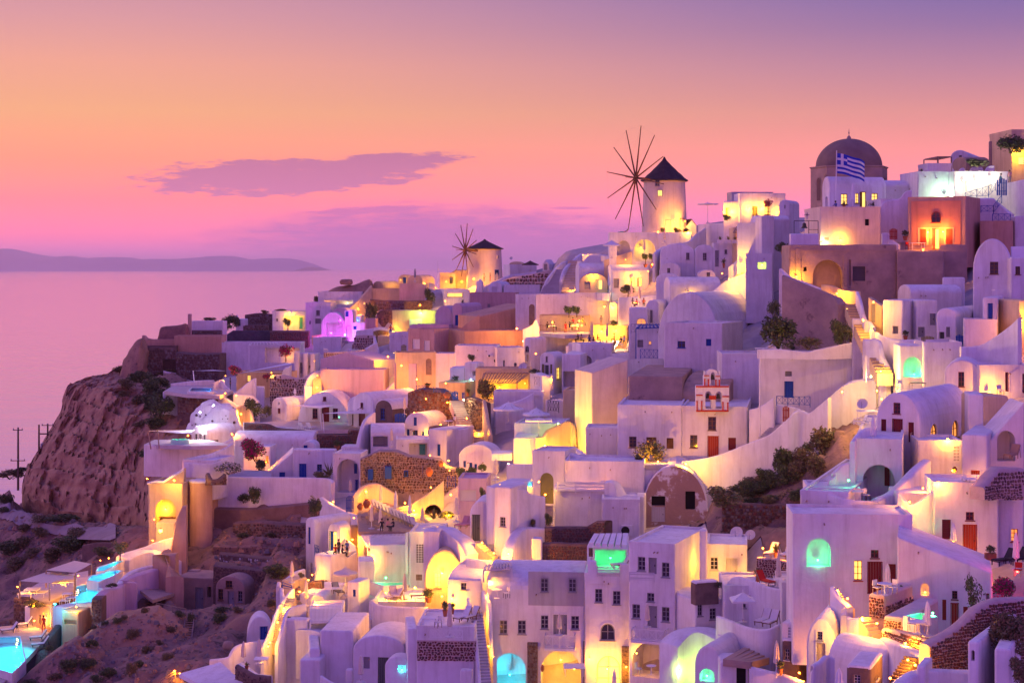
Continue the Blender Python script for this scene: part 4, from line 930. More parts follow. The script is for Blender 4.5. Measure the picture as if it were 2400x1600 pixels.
# == middle slope
crop(840,760,540)
hTb=hu("pinkish flat house with two white shuttered windows",505,775,925,60,312,a=30,d=281,m=PINK,ops=[('s',590,200,76,100,WP),('s',700,220,60,110,WP)],rm=GREY)
hTc=hu("tan sloping annex with a dark door below the blank tan house",800,1080,1400,80,312,a=-20,d=278,m=TAN,dep=4,ops=[('d',980,222,80,165,GP),('k',1094,245,36,62,GP)],W=18)
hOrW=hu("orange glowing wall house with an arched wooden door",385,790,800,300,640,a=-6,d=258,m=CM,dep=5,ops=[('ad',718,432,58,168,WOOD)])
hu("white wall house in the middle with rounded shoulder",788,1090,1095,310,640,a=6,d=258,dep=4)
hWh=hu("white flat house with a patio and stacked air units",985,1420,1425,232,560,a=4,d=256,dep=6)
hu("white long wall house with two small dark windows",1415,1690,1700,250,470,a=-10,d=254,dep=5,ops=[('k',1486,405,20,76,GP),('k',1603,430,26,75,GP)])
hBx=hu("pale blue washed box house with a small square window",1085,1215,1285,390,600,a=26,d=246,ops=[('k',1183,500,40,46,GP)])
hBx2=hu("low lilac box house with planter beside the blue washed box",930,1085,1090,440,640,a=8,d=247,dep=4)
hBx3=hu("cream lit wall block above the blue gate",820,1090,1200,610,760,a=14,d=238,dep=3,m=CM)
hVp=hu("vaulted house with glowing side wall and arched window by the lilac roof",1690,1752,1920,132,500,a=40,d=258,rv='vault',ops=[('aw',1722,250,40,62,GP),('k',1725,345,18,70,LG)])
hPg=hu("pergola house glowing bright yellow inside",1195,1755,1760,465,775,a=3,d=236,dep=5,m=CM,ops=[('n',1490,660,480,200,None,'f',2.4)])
hVr=hu("tall narrow vaulted house with pale green shutters and lit window",1850,2000,2110,285,690,a=26,d=232,rv='vault',ops=[('s',1885,455,24,100,OLIVE),('d',1924,480,40,130,DG),('s',1968,455,20,95,OLIVE),('w',1922,355,22,60,GP),('W',2040,500,36,125,OLIVE,'r')])
hu("mauve arched shed beside the vaulted house with pale green shutters",2075,2270,2400,305,640,a=10,d=230,dep=5,ops=[('n',2160,560,150,160,None,'f',2.0)])
hBl=hu("pink white balcony house with grey railing below the green shutters",1750,1870,1960,520,900,a=-8,d=222,dep=4,ops=[])
hArc=hu("white house with a blind arch behind the big parasol",1380,1890,1905,700,1010,a=4,d=220,dep=4,ops=[('an',1822,800,100,150,None,'f',0.3)])
rb("mauve sloping wall behind the big parasol",[(1400,860,1050,217),(1560,800,1050,217),(1680,760,1050,217),(1790,695,1050,217)],th=0.5)
hRt=hu("tall cream blank house right of the balcony with iron tracery",1905,2090,2352,780,1200,a=30,d=216,m=WH,ext=6)
hRt2=hu("big cream blank side wall above the glowing stair",2088,2360,2365,690,1260,a=8,d=213,m=CM,dep=6,ext=6)
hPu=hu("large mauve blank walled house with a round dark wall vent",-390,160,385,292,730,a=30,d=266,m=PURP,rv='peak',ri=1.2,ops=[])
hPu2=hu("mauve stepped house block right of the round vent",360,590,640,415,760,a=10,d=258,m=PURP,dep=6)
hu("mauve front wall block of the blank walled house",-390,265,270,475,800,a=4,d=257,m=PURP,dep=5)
rb("mauve stair wall with thin white handrail",[(200,700,780,252),(290,660,780,252),(370,590,780,253)],th=0.4,m=PURP)
rb("lilac terrace parapet above the stone vault",[(50,760,880,250),(200,730,860,250),(400,715,830,250),(500,690,830,250)],th=0.6)
hRd2=hu("white vaulted house with a maroon door behind the stone vault",-55,155,620,700,1090,a=34,d=240,rv='vault',ops=[('w',35,825,30,52,MN),('d',38,972,66,130,MN)])
hSv=hu("stone faced vaulted house with a blue window",168,350,640,770,990,a=33,d=236,rv='vault',m=MD,rm=WH,ops=[('w',250,912,44,110,BLUE)])
rb("rough stone wall holding the blue gate terrace",[(505,690,985,232),(620,650,985,231),(830,660,985,230),(960,780,985,229)],th=2.0,m=MD,sn_=SX,ce_=26,sm=0,tk=0.25)
rb("stone wall with pale coping right of the blue door steps",[(1085,745,1240,226),(1180,745,1240,222),(1310,800,1250,219)],th=0.6,m=MD,sn_=SN,ce_=26,sm=0,tk=0.25)
rb("pale sloping stone parapet beside the blue door steps",[(1265,770,1260,220),(1290,900,1260,216),(1310,1020,1260,213),(1330,1120,1260,211)],th=0.5,m=CM)
st_("stone steps climbing to the blue gate",1120,1040,1010,780,170,12,m=MORT,d0=222,sl_=0.6,rm=LG)
st_("lower wooden edged steps lit amber beside the stone wall",1230,1250,1225,1075,105,8,m=WOOD,d0=209,sl_=0.6)
rb("low stone wall under the waiter terrace",[(715,1040,1120,222),(850,1025,1110,221),(960,1055,1110,220),(1110,1050,1110,219)],th=2.5,m=MD,sn_=SX,ce_=26,sm=0)
hVw=hu("white vaulted house with blue shutters beside the waiter",470,720,960,905,1290,a=28,d=225,rv='vault',ops=[('s',580,990,34,84,BLUE),('s',508,1128,28,118,BLUE),('w',580,1105,52,50,BLUE),('s',659,1118,24,50,BLUE)])
hFl=hu("white flat roofed house with an open garage",125,470,480,1030,1290,a=-5,d=222,dep=6,rv='vx',ri=1.2,ops=[('n',225,1195,150,110,None,'f',2.5)])
hBd=hu("white house with a tall blue shuttered door and lilac roof",715,900,1185,1075,1440,a=30,d=212,ops=[('s',822,1282,34,118,BLUE)],rv='flat')
rb("lilac roof parapet of the tall blue shutter house",[(845,1080,1180,212.5),(1000,1075,1190,214),(1150,1055,1180,216)],th=0.4,sm=0)
hPo=hu("white porch room with a blue door under a slab roof",385,720,725,1190,1400,a=-4,d=214,dep=5,ops=[('n',610,1280,185,140,None,'f',1.5)])
rf_(hPo,'d',655,1285,62,105,TEALP,off=-1.15)
rb("tall rubble stone facade with blue windows",[(20,1370,1620,206),(205,1285,1620,206),(385,1285,1620,206),(500,1335,1620,205.5),(810,1370,1620,205),(880,1450,1620,204.5),(1020,1480,1620,204)],th=1.5,m=MORTM,sn_=[ST[0],ST[3],ST[2],ST[0]],ce_=24,sm=0,tk=0.22)
for bx,by,bw,bh in((125,1530,34,90),(305,1510,50,110),(487,1520,26,46),(680,1490,50,130)):
 q=pt(bx,by,205.6);k=ZK*205/F;mb=MB();w,hh=bw*k/2,bh*k/2
 o=root('shuttered_window',q,{125:"narrow blue shutter low in the rubble facade",305:"wide blue panelled shutter in the rubble facade",487:"tiny dark window in the rubble facade",680:"blue door beside the clay jar in the rubble facade"}[bx],'window')
 mb.box(-w-.1,-0.3,-hh-.1,w+.1,0.2,hh+.1);mb.build('frame',BLUE,o)
 mb=MB();mb.box(-w,-0.36,-hh,-0.02,-0.25,hh);mb.build('shutter',BLUE if bx!=487 else IR,o);mb=MB();mb.box(0.02,-0.36,-hh,w,-0.25,hh);mb.build('shutter',BLUE if bx!=487 else IR,o)
hVl=hu("white vaulted house with blue shutters behind the leafy bushes",1025,1390,1470,1225,1500,a=14,d=203,rv='vault',ri=1.7,ops=[('s',1085,1425,26,66,BLUE),('s',1148,1440,30,62,BLUE),('s',1198,1455,26,62,BLUE)])
hPat=hu("grey slab porch on white posts left of the glowing stair wall",1350,1565,1570,1320,1390,a=2,d=197,dep=4,ext=0.0)
hGl=hu("cream corner house glowing yellow beside the flat canopy",1580,1830,1835,1160,1520,a=4,d=198,dep=7,m=WH)
rb("curving parapet wall lit bright yellow below the cream house",[(1810,1160,1600,197),(1900,1140,1600,197),(1960,1070,1600,198),(2060,1025,1600,199),(2170,1000,1600,200),(2200,1250,1600,199),(2352,1290,1600,200)],th=0.5,m=CM)
hCan=hu("white terrace wing with slab canopy above the glowing corner",1590,2070,2160,1030,1180,a=10,d=203,dep=5)
# == church court with the belfry
crop(1400,860,540)
hu("cream sloping roofed outbuilding left of the belfry church",-60,310,312,60,780,a=-14,d=194,dep=7,ext=6,m=CREAML_GLOW,rv='shed',ri=-1.5)
hu("white shadowed wall block left of the belfry church",-120,206,210,640,960,a=6,d=185,dep=5,ext=4)
hu("old domed roof hump of bare plaster behind the belfry",315,870,1010,95,440,a=10,d=189,m=OLD,dep=8,rv='flat')
hu("old plaster side vault behind the belfry",860,1340,1840,110,440,a=14,d=188,m=OLD,dep=6,rv='vx',ri=2.0)
hCh=hu("white church front with three windows and a bougainvillea bush",205,862,900,410,985,a=8,d=180,dep=9,ext=5,ops=[('w',362,763,76,108,BW),('d',552,800,104,170,BW),('s',742,778,70,108,BW)])
hCh2=hu("cream chapel front with red door under the red and white belfry",858,1530,1800,425,985,a=10,d=179,dep=9,ext=5,ops=[('w',1172,575,80,135,BW),('w',984,758,74,130,BW),('d',1182,815,116,226,BR),('s',1376,785,78,130,MN)])
def belfry():
 d=178.6;k=ZK*d/F;c=pt(1175,455,d)
 ob=root('belfry',c,"white belfry with red trim and three arched bell openings on the chapel roof",'belfry')
 def X(x):return(x-1175)*k
 def Zz(y):return(455-y)*k
 w=MB()
 holes=[hy('a',X(1102),Zz(425),X(1165),Zz(245)),hy('a',X(1208),Zz(425),X(1272),Zz(250))]
 def slab(outer,holes,y0,y1):
  vs,tr=tess(outer,holes)
  for y in(y0,y1):w.add([(a,y,b)for a,b in vs],tr)
  for p in[outer]+holes:
   n=len(p);w.add([(a,y0,b)for a,b in p]+[(a,y1,b)for a,b in p],[(i,(i+1)%n,n+(i+1)%n,n+i)for i in range(n)])
 slab([(X(1010),Zz(455)),(X(1345),Zz(455)),(X(1345),Zz(190)),(X(1010),Zz(190))],holes,0,1.1)
 top=[(X(1088),Zz(189)),(X(1255),Zz(189)),(X(1255),Zz(90)),(X(1245),Zz(85))]+[(X(1172)+X(1172+62)*0+62*k*mt.cos(t*mt.pi/10),Zz(78)+56*k*mt.sin(t*mt.pi/10))for t in range(11)]+[(X(1098),Zz(85)),(X(1088),Zz(90))]
 slab(top,[hy('a',X(1160),Zz(186),X(1202),Zz(52))],0.1,1.0)
 w.box(X(1090),0.1,Zz(85),X(1106),0.5,Zz(40));w.box(X(1240),0.1,Zz(85),X(1256),0.5,Zz(40))
 w.build('wall',WH,ob)
 r=MB()
 for(x0,y0,x1,y1)in((1008,455,1340,438),(1006,206,1342,190),(1008,292,1075,280),(1275,306,1344,293),(1088,92,1142,82),(1206,98,1252,89),(1140,330,1212,290)):
  r.box(X(x0),-0.08,Zz(y0),X(x1),0.02,Zz(y1))
 for(x,y0,y1)in((1018,440,345),(1066,440,345),(1282,440,355),(1332,440,360),(1096,186,120),(1134,190,122),(1210,190,128),(1246,190,128)):
  r.box(X(x-6),-0.07,Zz(y0),X(x+6),0.02,Zz(y1));r.box(X(x-10),-0.09,Zz(y1+6),X(x+10),0.02,Zz(y1))
 r.build('trim',mat('red_trim_paint',(0.50,0.05,0.02),bump=0.05),ob)
 mb=MB();mb.lathe([(0.10,Zz(425)),(0.16,Zz(420)),(0.13,Zz(330)),(0.2,Zz(322))],12,c=(X(1187),0.3,0));mb.build('column',WH,ob)
 for x,y in((1134,300),(1240,305),(1181,110)):
  mb=MB();z=Zz(y);mb.lathe([(0.03,z+0.34),(0.14,z+0.28),(0.18,z),(0.28,z-0.2),(0.27,z-0.22),(0.02,z-0.1)],12,c=(X(x),0.5,0));mb.build('bell',mat('bronze',(0.10,0.09,0.05),metal=0.7,rough=0.5),ob,50)
 mb=MB();mb.bar((X(1170),0.5,Zz(24)),(X(1170),0.5,Zz(-30)),0.03);mb.bar((X(1150),0.5,Zz(-12)),(X(1190),0.5,Zz(-12)),0.03);mb.build('cross',LG,ob)
belfry()
rb("long white wall curving up past the chapel to the blue railing",[(860,960,1260,174),(1000,945,1260,173.5),(1250,890,1240,172.5),(1550,770,1200,171),(1750,690,1130,170),(1880,580,1100,169.5),(1970,500,1080,169),(2060,440,1060,169),(2150,470,900,168),(2260,390,900,167),(2352,310,900,166)],th=0.5)
rb("inner stair wall rising right of the chapel",[(1550,430,760,177),(1660,400,760,176),(1800,310,760,175)],th=0.4)
rb("white landing wall holding the red gate",[(1800,380,640,176),(1890,390,640,175),(1970,400,640,174.5),(2070,430,640,174)],th=0.4,sm=0)
st_("shaded white steps rising beside the chapel",1690,730,1860,570,130,10,m=GREY,d0=174)
hVc=hu("peeling plaster vault with black doorways below the church court",460,1130,1150,1005,1590,a=7,d=171,dep=8,ext=5,m=PEEL,rv='vault',ri=4.6,rm=WH,ops=[('k',622,1365,140,96),('k',948,1360,100,185),('d',622,1500,136,150,LG,'f',0.12)])
hCt=hu("white retaining house left of the peeling vault",-330,480,482,985,1650,a=6,d=172,dep=6,ext=5)
hu("low white stair block in front of the peeling vault",150,480,490,1320,1650,a=8,d=167,dep=3)
tz("flagged church court before the bougainvillea bush",[(-40,910),(200,900),(880,985),(860,1000),(60,1000)],d=181,m=PAVE)
rb("pale parapet of the church court",[(-20,930,1010,176),(80,985,1060,173),(400,985,1060,173),(760,990,1060,173),(870,1010,1100,172.5)],th=0.35)
rb("loose dry stone wall above the satellite dishes",[(1270,1400,1640,157),(1500,1390,1640,156.5),(1800,1395,1640,156),(2095,1405,1640,155)],th=0.7,m=MD,sn_=SX,ce_=30,tk=0.3,sm=0)
# == west end of the village
crop(480,560,480)
hu("low white house with a pale roof at the cliff end",-190,190,195,958,1060,a=2,d=352,dep=5)
hTk=hu("small white house with a round topped blue door by the dark bush",355,460,465,918,1040,a=4,d=350,dep=3,ops=[('ad',397,965,26,66,BLUE)])
rb("terraced dark stone walls behind the small blue door house",[(460,870,1045,354),(620,850,1045,354),(775,862,1045,354)],th=0.7,m=MD,sn_=SK,ce_=22)
rb("low dark stone step wall by the blue door house",[(440,990,1048,350),(600,985,1048,350),(730,990,1048,350)],th=0.7,m=MD,sn_=SK,ce_=22)
hPr=hu("white house with lit porch and teal door on the west ridge",775,1155,1160,838,1048,a=3,d=344,dep=6,ops=[('k',830,930,24,32,GP),('n',1025,965,240,165,None,'f',1.6)])
rf_(hPr,'d',1090,968,42,128,TEALP,off=-1.25);rf_(hPr,'w',1208,958,24,40,GP,off=0.2)
hPr2=hu("white flat house with one dark window and dark doorway on the west ridge",1155,1445,1450,742,1120,a=3,d=338,dep=7,ops=[('w',1300,848,42,62,GP),('k',1300,943,66,58,GP),('k',1208,958,22,40,GP)])
hBu=hu("long white terrace house with lit balustrade under the rubble roof",1300,1800,1805,615,960,a=3,d=346,dep=8,ops=[('n',1540,730,330,46,None,'f',1.2)])
hu("pale rock mound house in front of the lit balustrade",1440,1680,1690,790,960,a=8,d=335,dep=5,m=PURP,rv='vault')
rb("wall sloping down from the ridge glowing orange",[(1925,535,900,345),(1850,620,900,343),(1760,715,900,341),(1640,830,960,338)],th=0.6,m=CM)
hMag=hu("rock cut grotto house flooded with magenta light",1335,1610,1620,840,1140,a=6,d=332,dep=4,m=WHITE2,rv='vault',ri=3.0,ops=[('n',1490,1040,190,150,None,'f',1.2)])
hMg2=hu("white door house right of the magenta grotto",1605,1700,1710,815,1140,a=6,d=331,dep=4,ops=[('s',1633,862,36,58,BLUE),('n',1655,1060,70,130,None,'f',0.5)])
hu("white house with a small blue shutter below the grotto",1690,1840,1845,960,1180,a=6,d=329,dep=4,ops=[('s',1724,1018,36,40,BLUE)])
hBl2=hu("small shop niche glowing electric blue",1715,1800,1805,870,970,a=5,d=336,dep=3,ops=[('n',1755,925,54,66,None,'f',1.0)])
hu("big beige terrace house at the top of the west slope",1890,2352,2360,580,720,a=3,d=345,dep=6,m=CM)
hu("cream vaulted house with a dark blue door on the west ridge",2220,2352,2400,408,560,a=8,d=357,dep=5,m=CM,rv='vault',ops=[('d',2294,485,40,88,BLUE)])
hu("pale vaulted house with a blue lilac roof on the west ridge",1925,2050,2240,483,610,a=30,d=352,rv='vault',m=CM)
rb("upper dark stone wall below the beige terrace house",[(1900,690,820,339),(2060,705,820,339),(2130,705,820,338),(2360,710,830,338)],th=0.6,m=MD,sn_=SK,ce_=24,sm=0)
rb("curved stone wall lit orange in the west gardens",[(1975,840,1020,331),(2050,810,1020,330),(2200,815,1020,329),(2300,830,1020,329)],th=0.6,m=MD,sn_=SN,ce_=24)
hu("tan box store by the curved orange lit wall",1840,1965,1970,912,1020,a=4,d=326,dep=3,m=PINK)
rb("white wavy wall under the curved orange lit wall",[(1735,1055,1140,318),(1900,1030,1140,317),(2000,1010,1140,316),(2090,1030,1130,315),(2130,1080,1130,315)],th=0.5)
rb("small stone patch wall under the wavy white wall",[(1935,1060,1120,313),(2010,1045,1120,313),(2110,1062,1120,313)],th=0.5,m=MD,sn_=SX,ce_=22)
rb("tilted stone garden wall left of the garden steps",[(1690,1225,1260,308),(1730,1110,1260,308),(1830,1100,1260,308),(1960,1105,1250,308)],th=0.6,m=MORT,sn_=SX,ce_=22,sm=0)
st_("white garden steps below the stone patch",2050,1282,2050,1185,130,6,m=CM,d0=302)
rb("white pillar wall left of the garden steps",[(1935,1115,1300,303),(1985,1290,1340,300)],th=0.4,sm=0)
hu("cream landing block above the garden steps",1985,2120,2125,1110,1200,a=4,d=310,dep=3,m=CM)
hTl=hu("tall white house with blue awning shapes right of the garden steps",2185,2352,2360,820,1120,a=4,d=318,dep=5,ops=[('k',2255,1010,60,110,TEALP)])
hu("white block house with balcony table above the tan wall",2120,2352,2370,1085,1300,a=6,d=300,dep=4)
rb("dark slate slope wall under the west porch house",[(210,1140,1215,330),(330,1050,1215,333),(750,1052,1210,333)],th=0.8,m=SLATE,sm=0)
rb("brown rubble wall under the west porch house",[(748,1050,1205,332),(960,1052,1205,331),(1192,1055,1205,330)],th=0.8,m=MD,sn_=SR,ce_=24,sm=0)
st_("white steps at the dark doorway of the west ridge",1290,1158,1285,1105,115,4,m=CM,d0=326)
hu("white garden wall house below the magenta grotto",1240,1565,1570,1145,1310,a=5,d=318,dep=5)
hWe=hu("broad white courtyard house with pergola and lit wall",165,1100,1110,1200,1560,a=2,d=308,dep=5,ext=4,ops=[('n',900,1335,420,170,None,'f',1.2)])
hu("white stepped house with grey door right of the bougainvillea",1025,1262,1270,1330,1600,a=6,d=292,dep=4,ops=[('d',1095,1480,54,120,GP),('w',1145,1475,24,70,GP),('w',1180,1460,20,36,GP),('w',1210,1465,24,30,GP)])
for q in((1055,1340),(1155,1360),(1235,1365)):
 hu({1055:"left white roof pier beside the bougainvillea",1155:"middle white roof pier beside the bougainvillea",1235:"right white roof pier beside the bougainvillea"}[q[0]],q[0]-25,q[0]+25,q[0]+26,q[1]-50,q[1]+20,a=5,d=291,dep=1.0,name='roof_pier',cat='pier')
rb("stone wall glowing yellow below the white corner posts",[(1365,1300,1450,290),(1500,1295,1450,289),(1660,1290,1440,288),(1830,1265,1400,287)],th=0.6,m=MORT,sn_=SN,ce_=20,sm=0)
rb("white capped wall above the yellow glowing stone",[(1362,1255,1310,292),(1410,1258,1310,292),(1412,1295,1310,292),(1645,1290,1310,291),(1648,1262,1310,291),(1685,1262,1310,291)],th=0.4,sm=0)
rb("white ramp wall crossing the yellow glowing stone",[(1430,1445,1520,284),(1600,1380,1500,285),(1800,1290,1450,287),(1930,1215,1400,289),(1985,1190,1360,290)],th=0.5)
rb("second stone wall glowing orange under the white ramp",[(1560,1440,1520,281),(1700,1380,1520,281),(1850,1315,1480,282),(1920,1320,1460,282)],th=0.5,m=MORT,sn_=SN,ce_=20,sm=0)
def rm_(lb,pts,d,dep,m=ROCK,name='rubble_mound',cat='mound',seed=0,amp=0.7,reg=False):
 P=[pt(x,y,d)for x,y in pts];zb=min(p.z for p in P)-2;mb=MB();top=cm_([list(p)for p in P],22 if reg else 8);rows=44 if reg else 12
 for(x,y,z)in top:
  for j in range(rows+1):
   t=j/rows;k=mt.sin(mt.pi*(0.08+0.84*t));n=noise.fractal(V3((x*0.35+seed,t*4,z*0.35)),0.8,2.1,5)*amp+(.9*(noise.ridged_multi_fractal(V3((x*.3,(y-dep/2+dep*t)*.3,seed)),.9,2.2,5,1,2)-1)if reg else 0)
   mb.v.append((x+n*0.4,y-dep/2+dep*t+n*0.4,zb+(z-zb)*min(1,k*1.08)+n*0.35*k))
 n=rows+1
 for i in range(len(top)-1):
  for j in range(rows):mb.f.append((i*n+j,(i+1)*n+j,(i+1)*n+j+1,i*n+j+1));mb.m.append(0)
 if reg:MOUND.append(BVHTree.FromPolygons(mb.v,mb.f))
 o=mb.build(name,m,None,50);return tag(o,lb,cat)
rm_("rubble covered roof below the round boulder",[(1400,620),(1450,580),(1530,545),(1700,530),(1760,510),(1830,482),(1885,475),(1925,520),(1930,600)],352,9)
def boulder(lb,x,y,w,h,d,m=ROCK):
 k=ZK*d/F;c=pt(x,y,d);mb=MB();n=14
 for j in range(9):
  a=mt.pi*(j/8-0.5)
  for i in range(n):
   t=2*mt.pi*i/n;v=V3((mt.cos(a)*mt.cos(t),mt.cos(a)*mt.sin(t),mt.sin(a)))
   s=1+0.16*noise.noise(v*1.7+V3((x,y,0)));s*=1/max(abs(v.x),abs(v.y),abs(v.z))**0.45
   mb.v.append((v.x*w*k/2*s*0.86,v.y*w*k/2*s*0.7,v.z*h*k/2*s*0.9))
 mb.f=[(j*n+i,j*n+(i+1)%n,(j+1)*n+(i+1)%n,(j+1)*n+i)for j in range(8)for i in range(n)];mb.m=[0]*len(mb.f)
 o=mb.build('boulder',m,None,60);o.location=c;return tag(o,lb,'boulder')
boulder("big rounded dark boulder balanced on the rubble roof",1625,495,180,76,350)
crop(0,640,480)
hFt=hu("dark stone bastion wall house with an arched cave opening",1525,2020,2030,845,1240,a=-3,d=306,dep=8,m=MD,ops=[('ak',1943,1100,145,178)])
pl_(hFt,1775,1030,490,380,MD,'rubble_face',proud=0.04)
rb("dark rubble bastion face left of the cave opening",[(1535,850,1210,304.5),(1700,845,1210,304.5),(1866,850,1195,304.5)],th=0.4,m=MD,sn_=SK,ce_=24,sm=0,tk=0.2)
rb("dark rubble bastion face right of the cave opening",[(2018,905,1225,304.5),(2200,925,1230,304),(2520,920,1240,303)],th=3.5,m=MD,sn_=SK,ce_=24,sm=0,tk=0.2)
rb("rubble band above the cave opening",[(1862,850,990,304.4),(2022,855,990,304.4)],th=0.3,m=MD,sn_=SK,ce_=24,sm=0,ext=0.0)
rb("small white wall in the mouth of the bastion cave",[(1876,1120,1192,303.5),(1945,1135,1192,303.5),(2016,1145,1195,303.5)],th=0.3,sm=0)
hu("long beige parapet house above the bastion",1658,2000,2005,782,870,a=-2,d=310,dep=5,m=TAN)
rb("beige parapet return on the bastion edge",[(1632,715,800,314),(1660,715,800,314),(1700,745,800,313),(1830,775,800,312)],th=0.3,m=TAN)
hu("big blank beige house on the bastion",2000,2540,2545,735,925,a=-2,d=308,dep=7,m=TAN)
rm_("crumbling red rubble ruin on the bastion",[(1835,780),(1845,640),(1890,612),(1980,605),(2080,590),(2150,585),(2165,740)],318,6,m=mat('red_rubble',(0.30,0.15,0.11),(0.18,0.09,0.075),scale=0.9,bump=1.0,bscale=3),amp=0.4)
hu("slender pink chimney shaft with a lightning rod",2155,2192,2196,468,760,a=4,d=320,dep=0.8,m=PINK,name='chimney_shaft',cat='chimney')
hu("pale blue roofed shed on the bastion",2180,2560,2565,565,655,a=2,d=326,dep=4,m=WH)
rb("dark stone band under the pale blue roofed shed",[(2190,655,735,324),(2540,655,735,324)],th=1.0,m=MD,sn_=SK,ce_=22,sm=0)
rm_("rocky knoll left of the bastion",[(1425,1180),(1435,1000),(1490,930),(1530,840),(1570,780),(1640,745),(1665,830),(1680,1000),(1690,1180)],303,10,amp=1.0,name='rock_knoll',cat='rock')
# == terraces west of centre (frame of the left-middle crop)
crop(340,800,540)
zP=tz("upper pool terrace floor on the cliff edge",[(195,505),(420,540),(760,555),(900,500),(700,400),(300,440)],d=262,m=FLOOR)
hPw=hu("white wedge walled pool terrace on the cliff",180,180,712,512,600,a=-4,d=262,dep=1,ops=[])
rb("white sloping wall behind the upper pool",[(265,430,520,272),(430,410,520,273),(600,395,520,274),(700,395,520,274)],th=0.4)
rb("dark stone footing of the upper pool terrace",[(330,545,660,260),(480,560,660,259),(640,560,660,258),(770,575,640,257)],th=1.0,m=MD,sn_=SX,ce_=26)
hSail=hu("cream walled room under a long lilac sail roof",930,1480,1485,330,520,a=4,d=272,dep=6,m=CM,ops=[('W',1060,370,36,80,BW)])
def sa_(lb,pts,m=CW,sag=0.35,name='sail_shade'):
 P=[pt(*p)for p in pts];c=sum(P,V3())/len(P);n=8;mb=MB()
 A,B,C,D=P if len(P)==4 else(P[0],P[1],P[2],P[2])
 for i in range(n+1):
  for j in range(n+1):
   u,v=i/n,j/n;q=(A*(1-u)+B*u)*(1-v)+(D*(1-u)+C*u)*v
   q=q-c-V3((0,0,sag*16*u*(1-u)*v*(1-v)))
   mb.v.append(tuple(q))
 mb.f=[(i*(n+1)+j,(i+1)*(n+1)+j,(i+1)*(n+1)+j+1,i*(n+1)+j+1)for i in range(n)for j in range(n)];mb.m=[0]*len(mb.f)
 o=mb.build(name,m,None,60);o.location=c;return tag(o,lb,'sail')
sa_("long lilac sail cloth over the cream walled room",[(900,335,268),(1480,215,276),(1500,230,272),(1250,275,268)],sag=0.2)
rb("white walls rising from the yellow lit path of the sail house",[(700,420,520,268),(780,390,520,268),(800,440,540,266),(900,520,560,264)],th=0.4)
rb("white diagonal stair wall before the sail house",[(900,530,600,258),(1000,460,600,258),(1100,385,600,259),(1130,375,600,259)],th=0.3)
rb("low white seat wall under the sail house",[(1030,455,520,261),(1215,460,520,261)],th=1.0,sm=0)
rb("dry stone retaining wall below the white stepped house",[(1275,345,600,263),(1400,342,600,262),(1580,375,600,261),(1720,300,560,261)],th=1.0,m=MORT,sn_=SX,ce_=24,tk=0.2)
rb("blue lit arch house under the white stepped piers",[(1395,330,370,266),(1420,275,370,266),(1480,250,370,266)],th=2.0)
st_("yellow lit steps beside the mauve house",1755,470,1760,345,90,9,m=CM,d0=256)
rb("white curved wall left of the yellow lit steps",[(1640,455,560,256),(1680,360,560,257),(1740,310,520,258),(1830,285,500,259)],th=0.35)
rb("white wall of the small planter by the yellow steps",[(1630,450,540,254),(1700,455,540,254)],th=0.5,sm=0)
rb("curling white wall lit yellow above the glowing rock dome",[(905,535,680,254),(1000,545,680,254),(1100,555,680,254),(1145,610,700,254),(1110,690,740,252),(1030,720,760,250)],th=0.4)
rb("stepped white wall left of the yellow path to the rock dome",[(670,495,640,258),(760,540,660,257),(850,600,680,255),(980,680,720,252)],th=0.5)
rb("yellow lit passage wall beside the rock dome",[(910,700,900,249),(1000,650,900,250),(1060,700,900,249),(1080,800,900,247)],th=0.5,m=CM)
def rock_dome():
 d=246.0;k=ZK*d/F;c=pt(715,915,d)
 ob=root('rock_dome',c,"whitewashed rock dome lit icy white with dark holes",'dome')
 mb=MB();nx,ny=56,26;rx,rz=285*k,335*k
 for j in range(ny+1):
  a=mt.pi/2*j/ny
  for i in range(nx+1):
   t=mt.pi+mt.pi*i/nx;v=V3((mt.cos(t)*mt.cos(a),mt.sin(t)*mt.cos(a)*0.7,mt.sin(a)))
   s=1+0.10*noise.fractal(v*2.2+V3((3,1,0)),0.8,2.1,4)
   if-0.55<v.x<0.22 and 0.1<v.z<0.85:s-=0.10*(1-abs(v.x+0.16)/0.4)
   mb.v.append((v.x*rx*s,v.y*rx*s,v.z*rz*s-0.3))
 mb.f=[(j*(nx+1)+i,j*(nx+1)+i+1,(j+1)*(nx+1)+i+1,(j+1)*(nx+1)+i)for j in range(ny)for i in range(nx)];mb.m=[0]*len(mb.f)
 mb.build('shell',WH,ob,60)
 rnd=random.Random(5)
 for x,y,r in((548,740,14),(590,750,10),(650,735,9),(720,793,12),(545,826,8),(505,842,7),(930,815,15),(820,775,6),(850,745,6),(868,775,7),(850,810,6),(800,815,5),(905,672,9),(885,845,9)):
  X,Zl=(x-715)*k,(915-y)*k;q=1-(X/rx)**2-(Zl/rz)**2
  if q<0.02:continue
  Y=-mt.sqrt(q)*0.7*rx*0.97
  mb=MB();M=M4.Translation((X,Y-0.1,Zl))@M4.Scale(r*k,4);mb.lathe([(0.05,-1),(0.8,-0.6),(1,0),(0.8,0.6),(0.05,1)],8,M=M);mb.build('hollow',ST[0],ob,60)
 return ob
rock_dome()
hIg=hu("small vaulted house in front of the rock dome",470,640,930,862,1075,a=30,d=236,rv='vault',ops=[('w',524,975,24,64,GP),('d',567,1000,30,115,GP),('w',607,985,24,70,GP)])
pl_(hIg,700,1030,90,60,MD,'rubble_patch','r',sn_=SX,ce_=24)
rb("long white terrace wall under the sail shade of the hot tub",[(-5,1050,1110,228),(200,1062,1120,229),(450,1070,1130,230),(700,1090,1130,230),(800,1040,1120,231),(905,985,1100,232)],th=0.5)
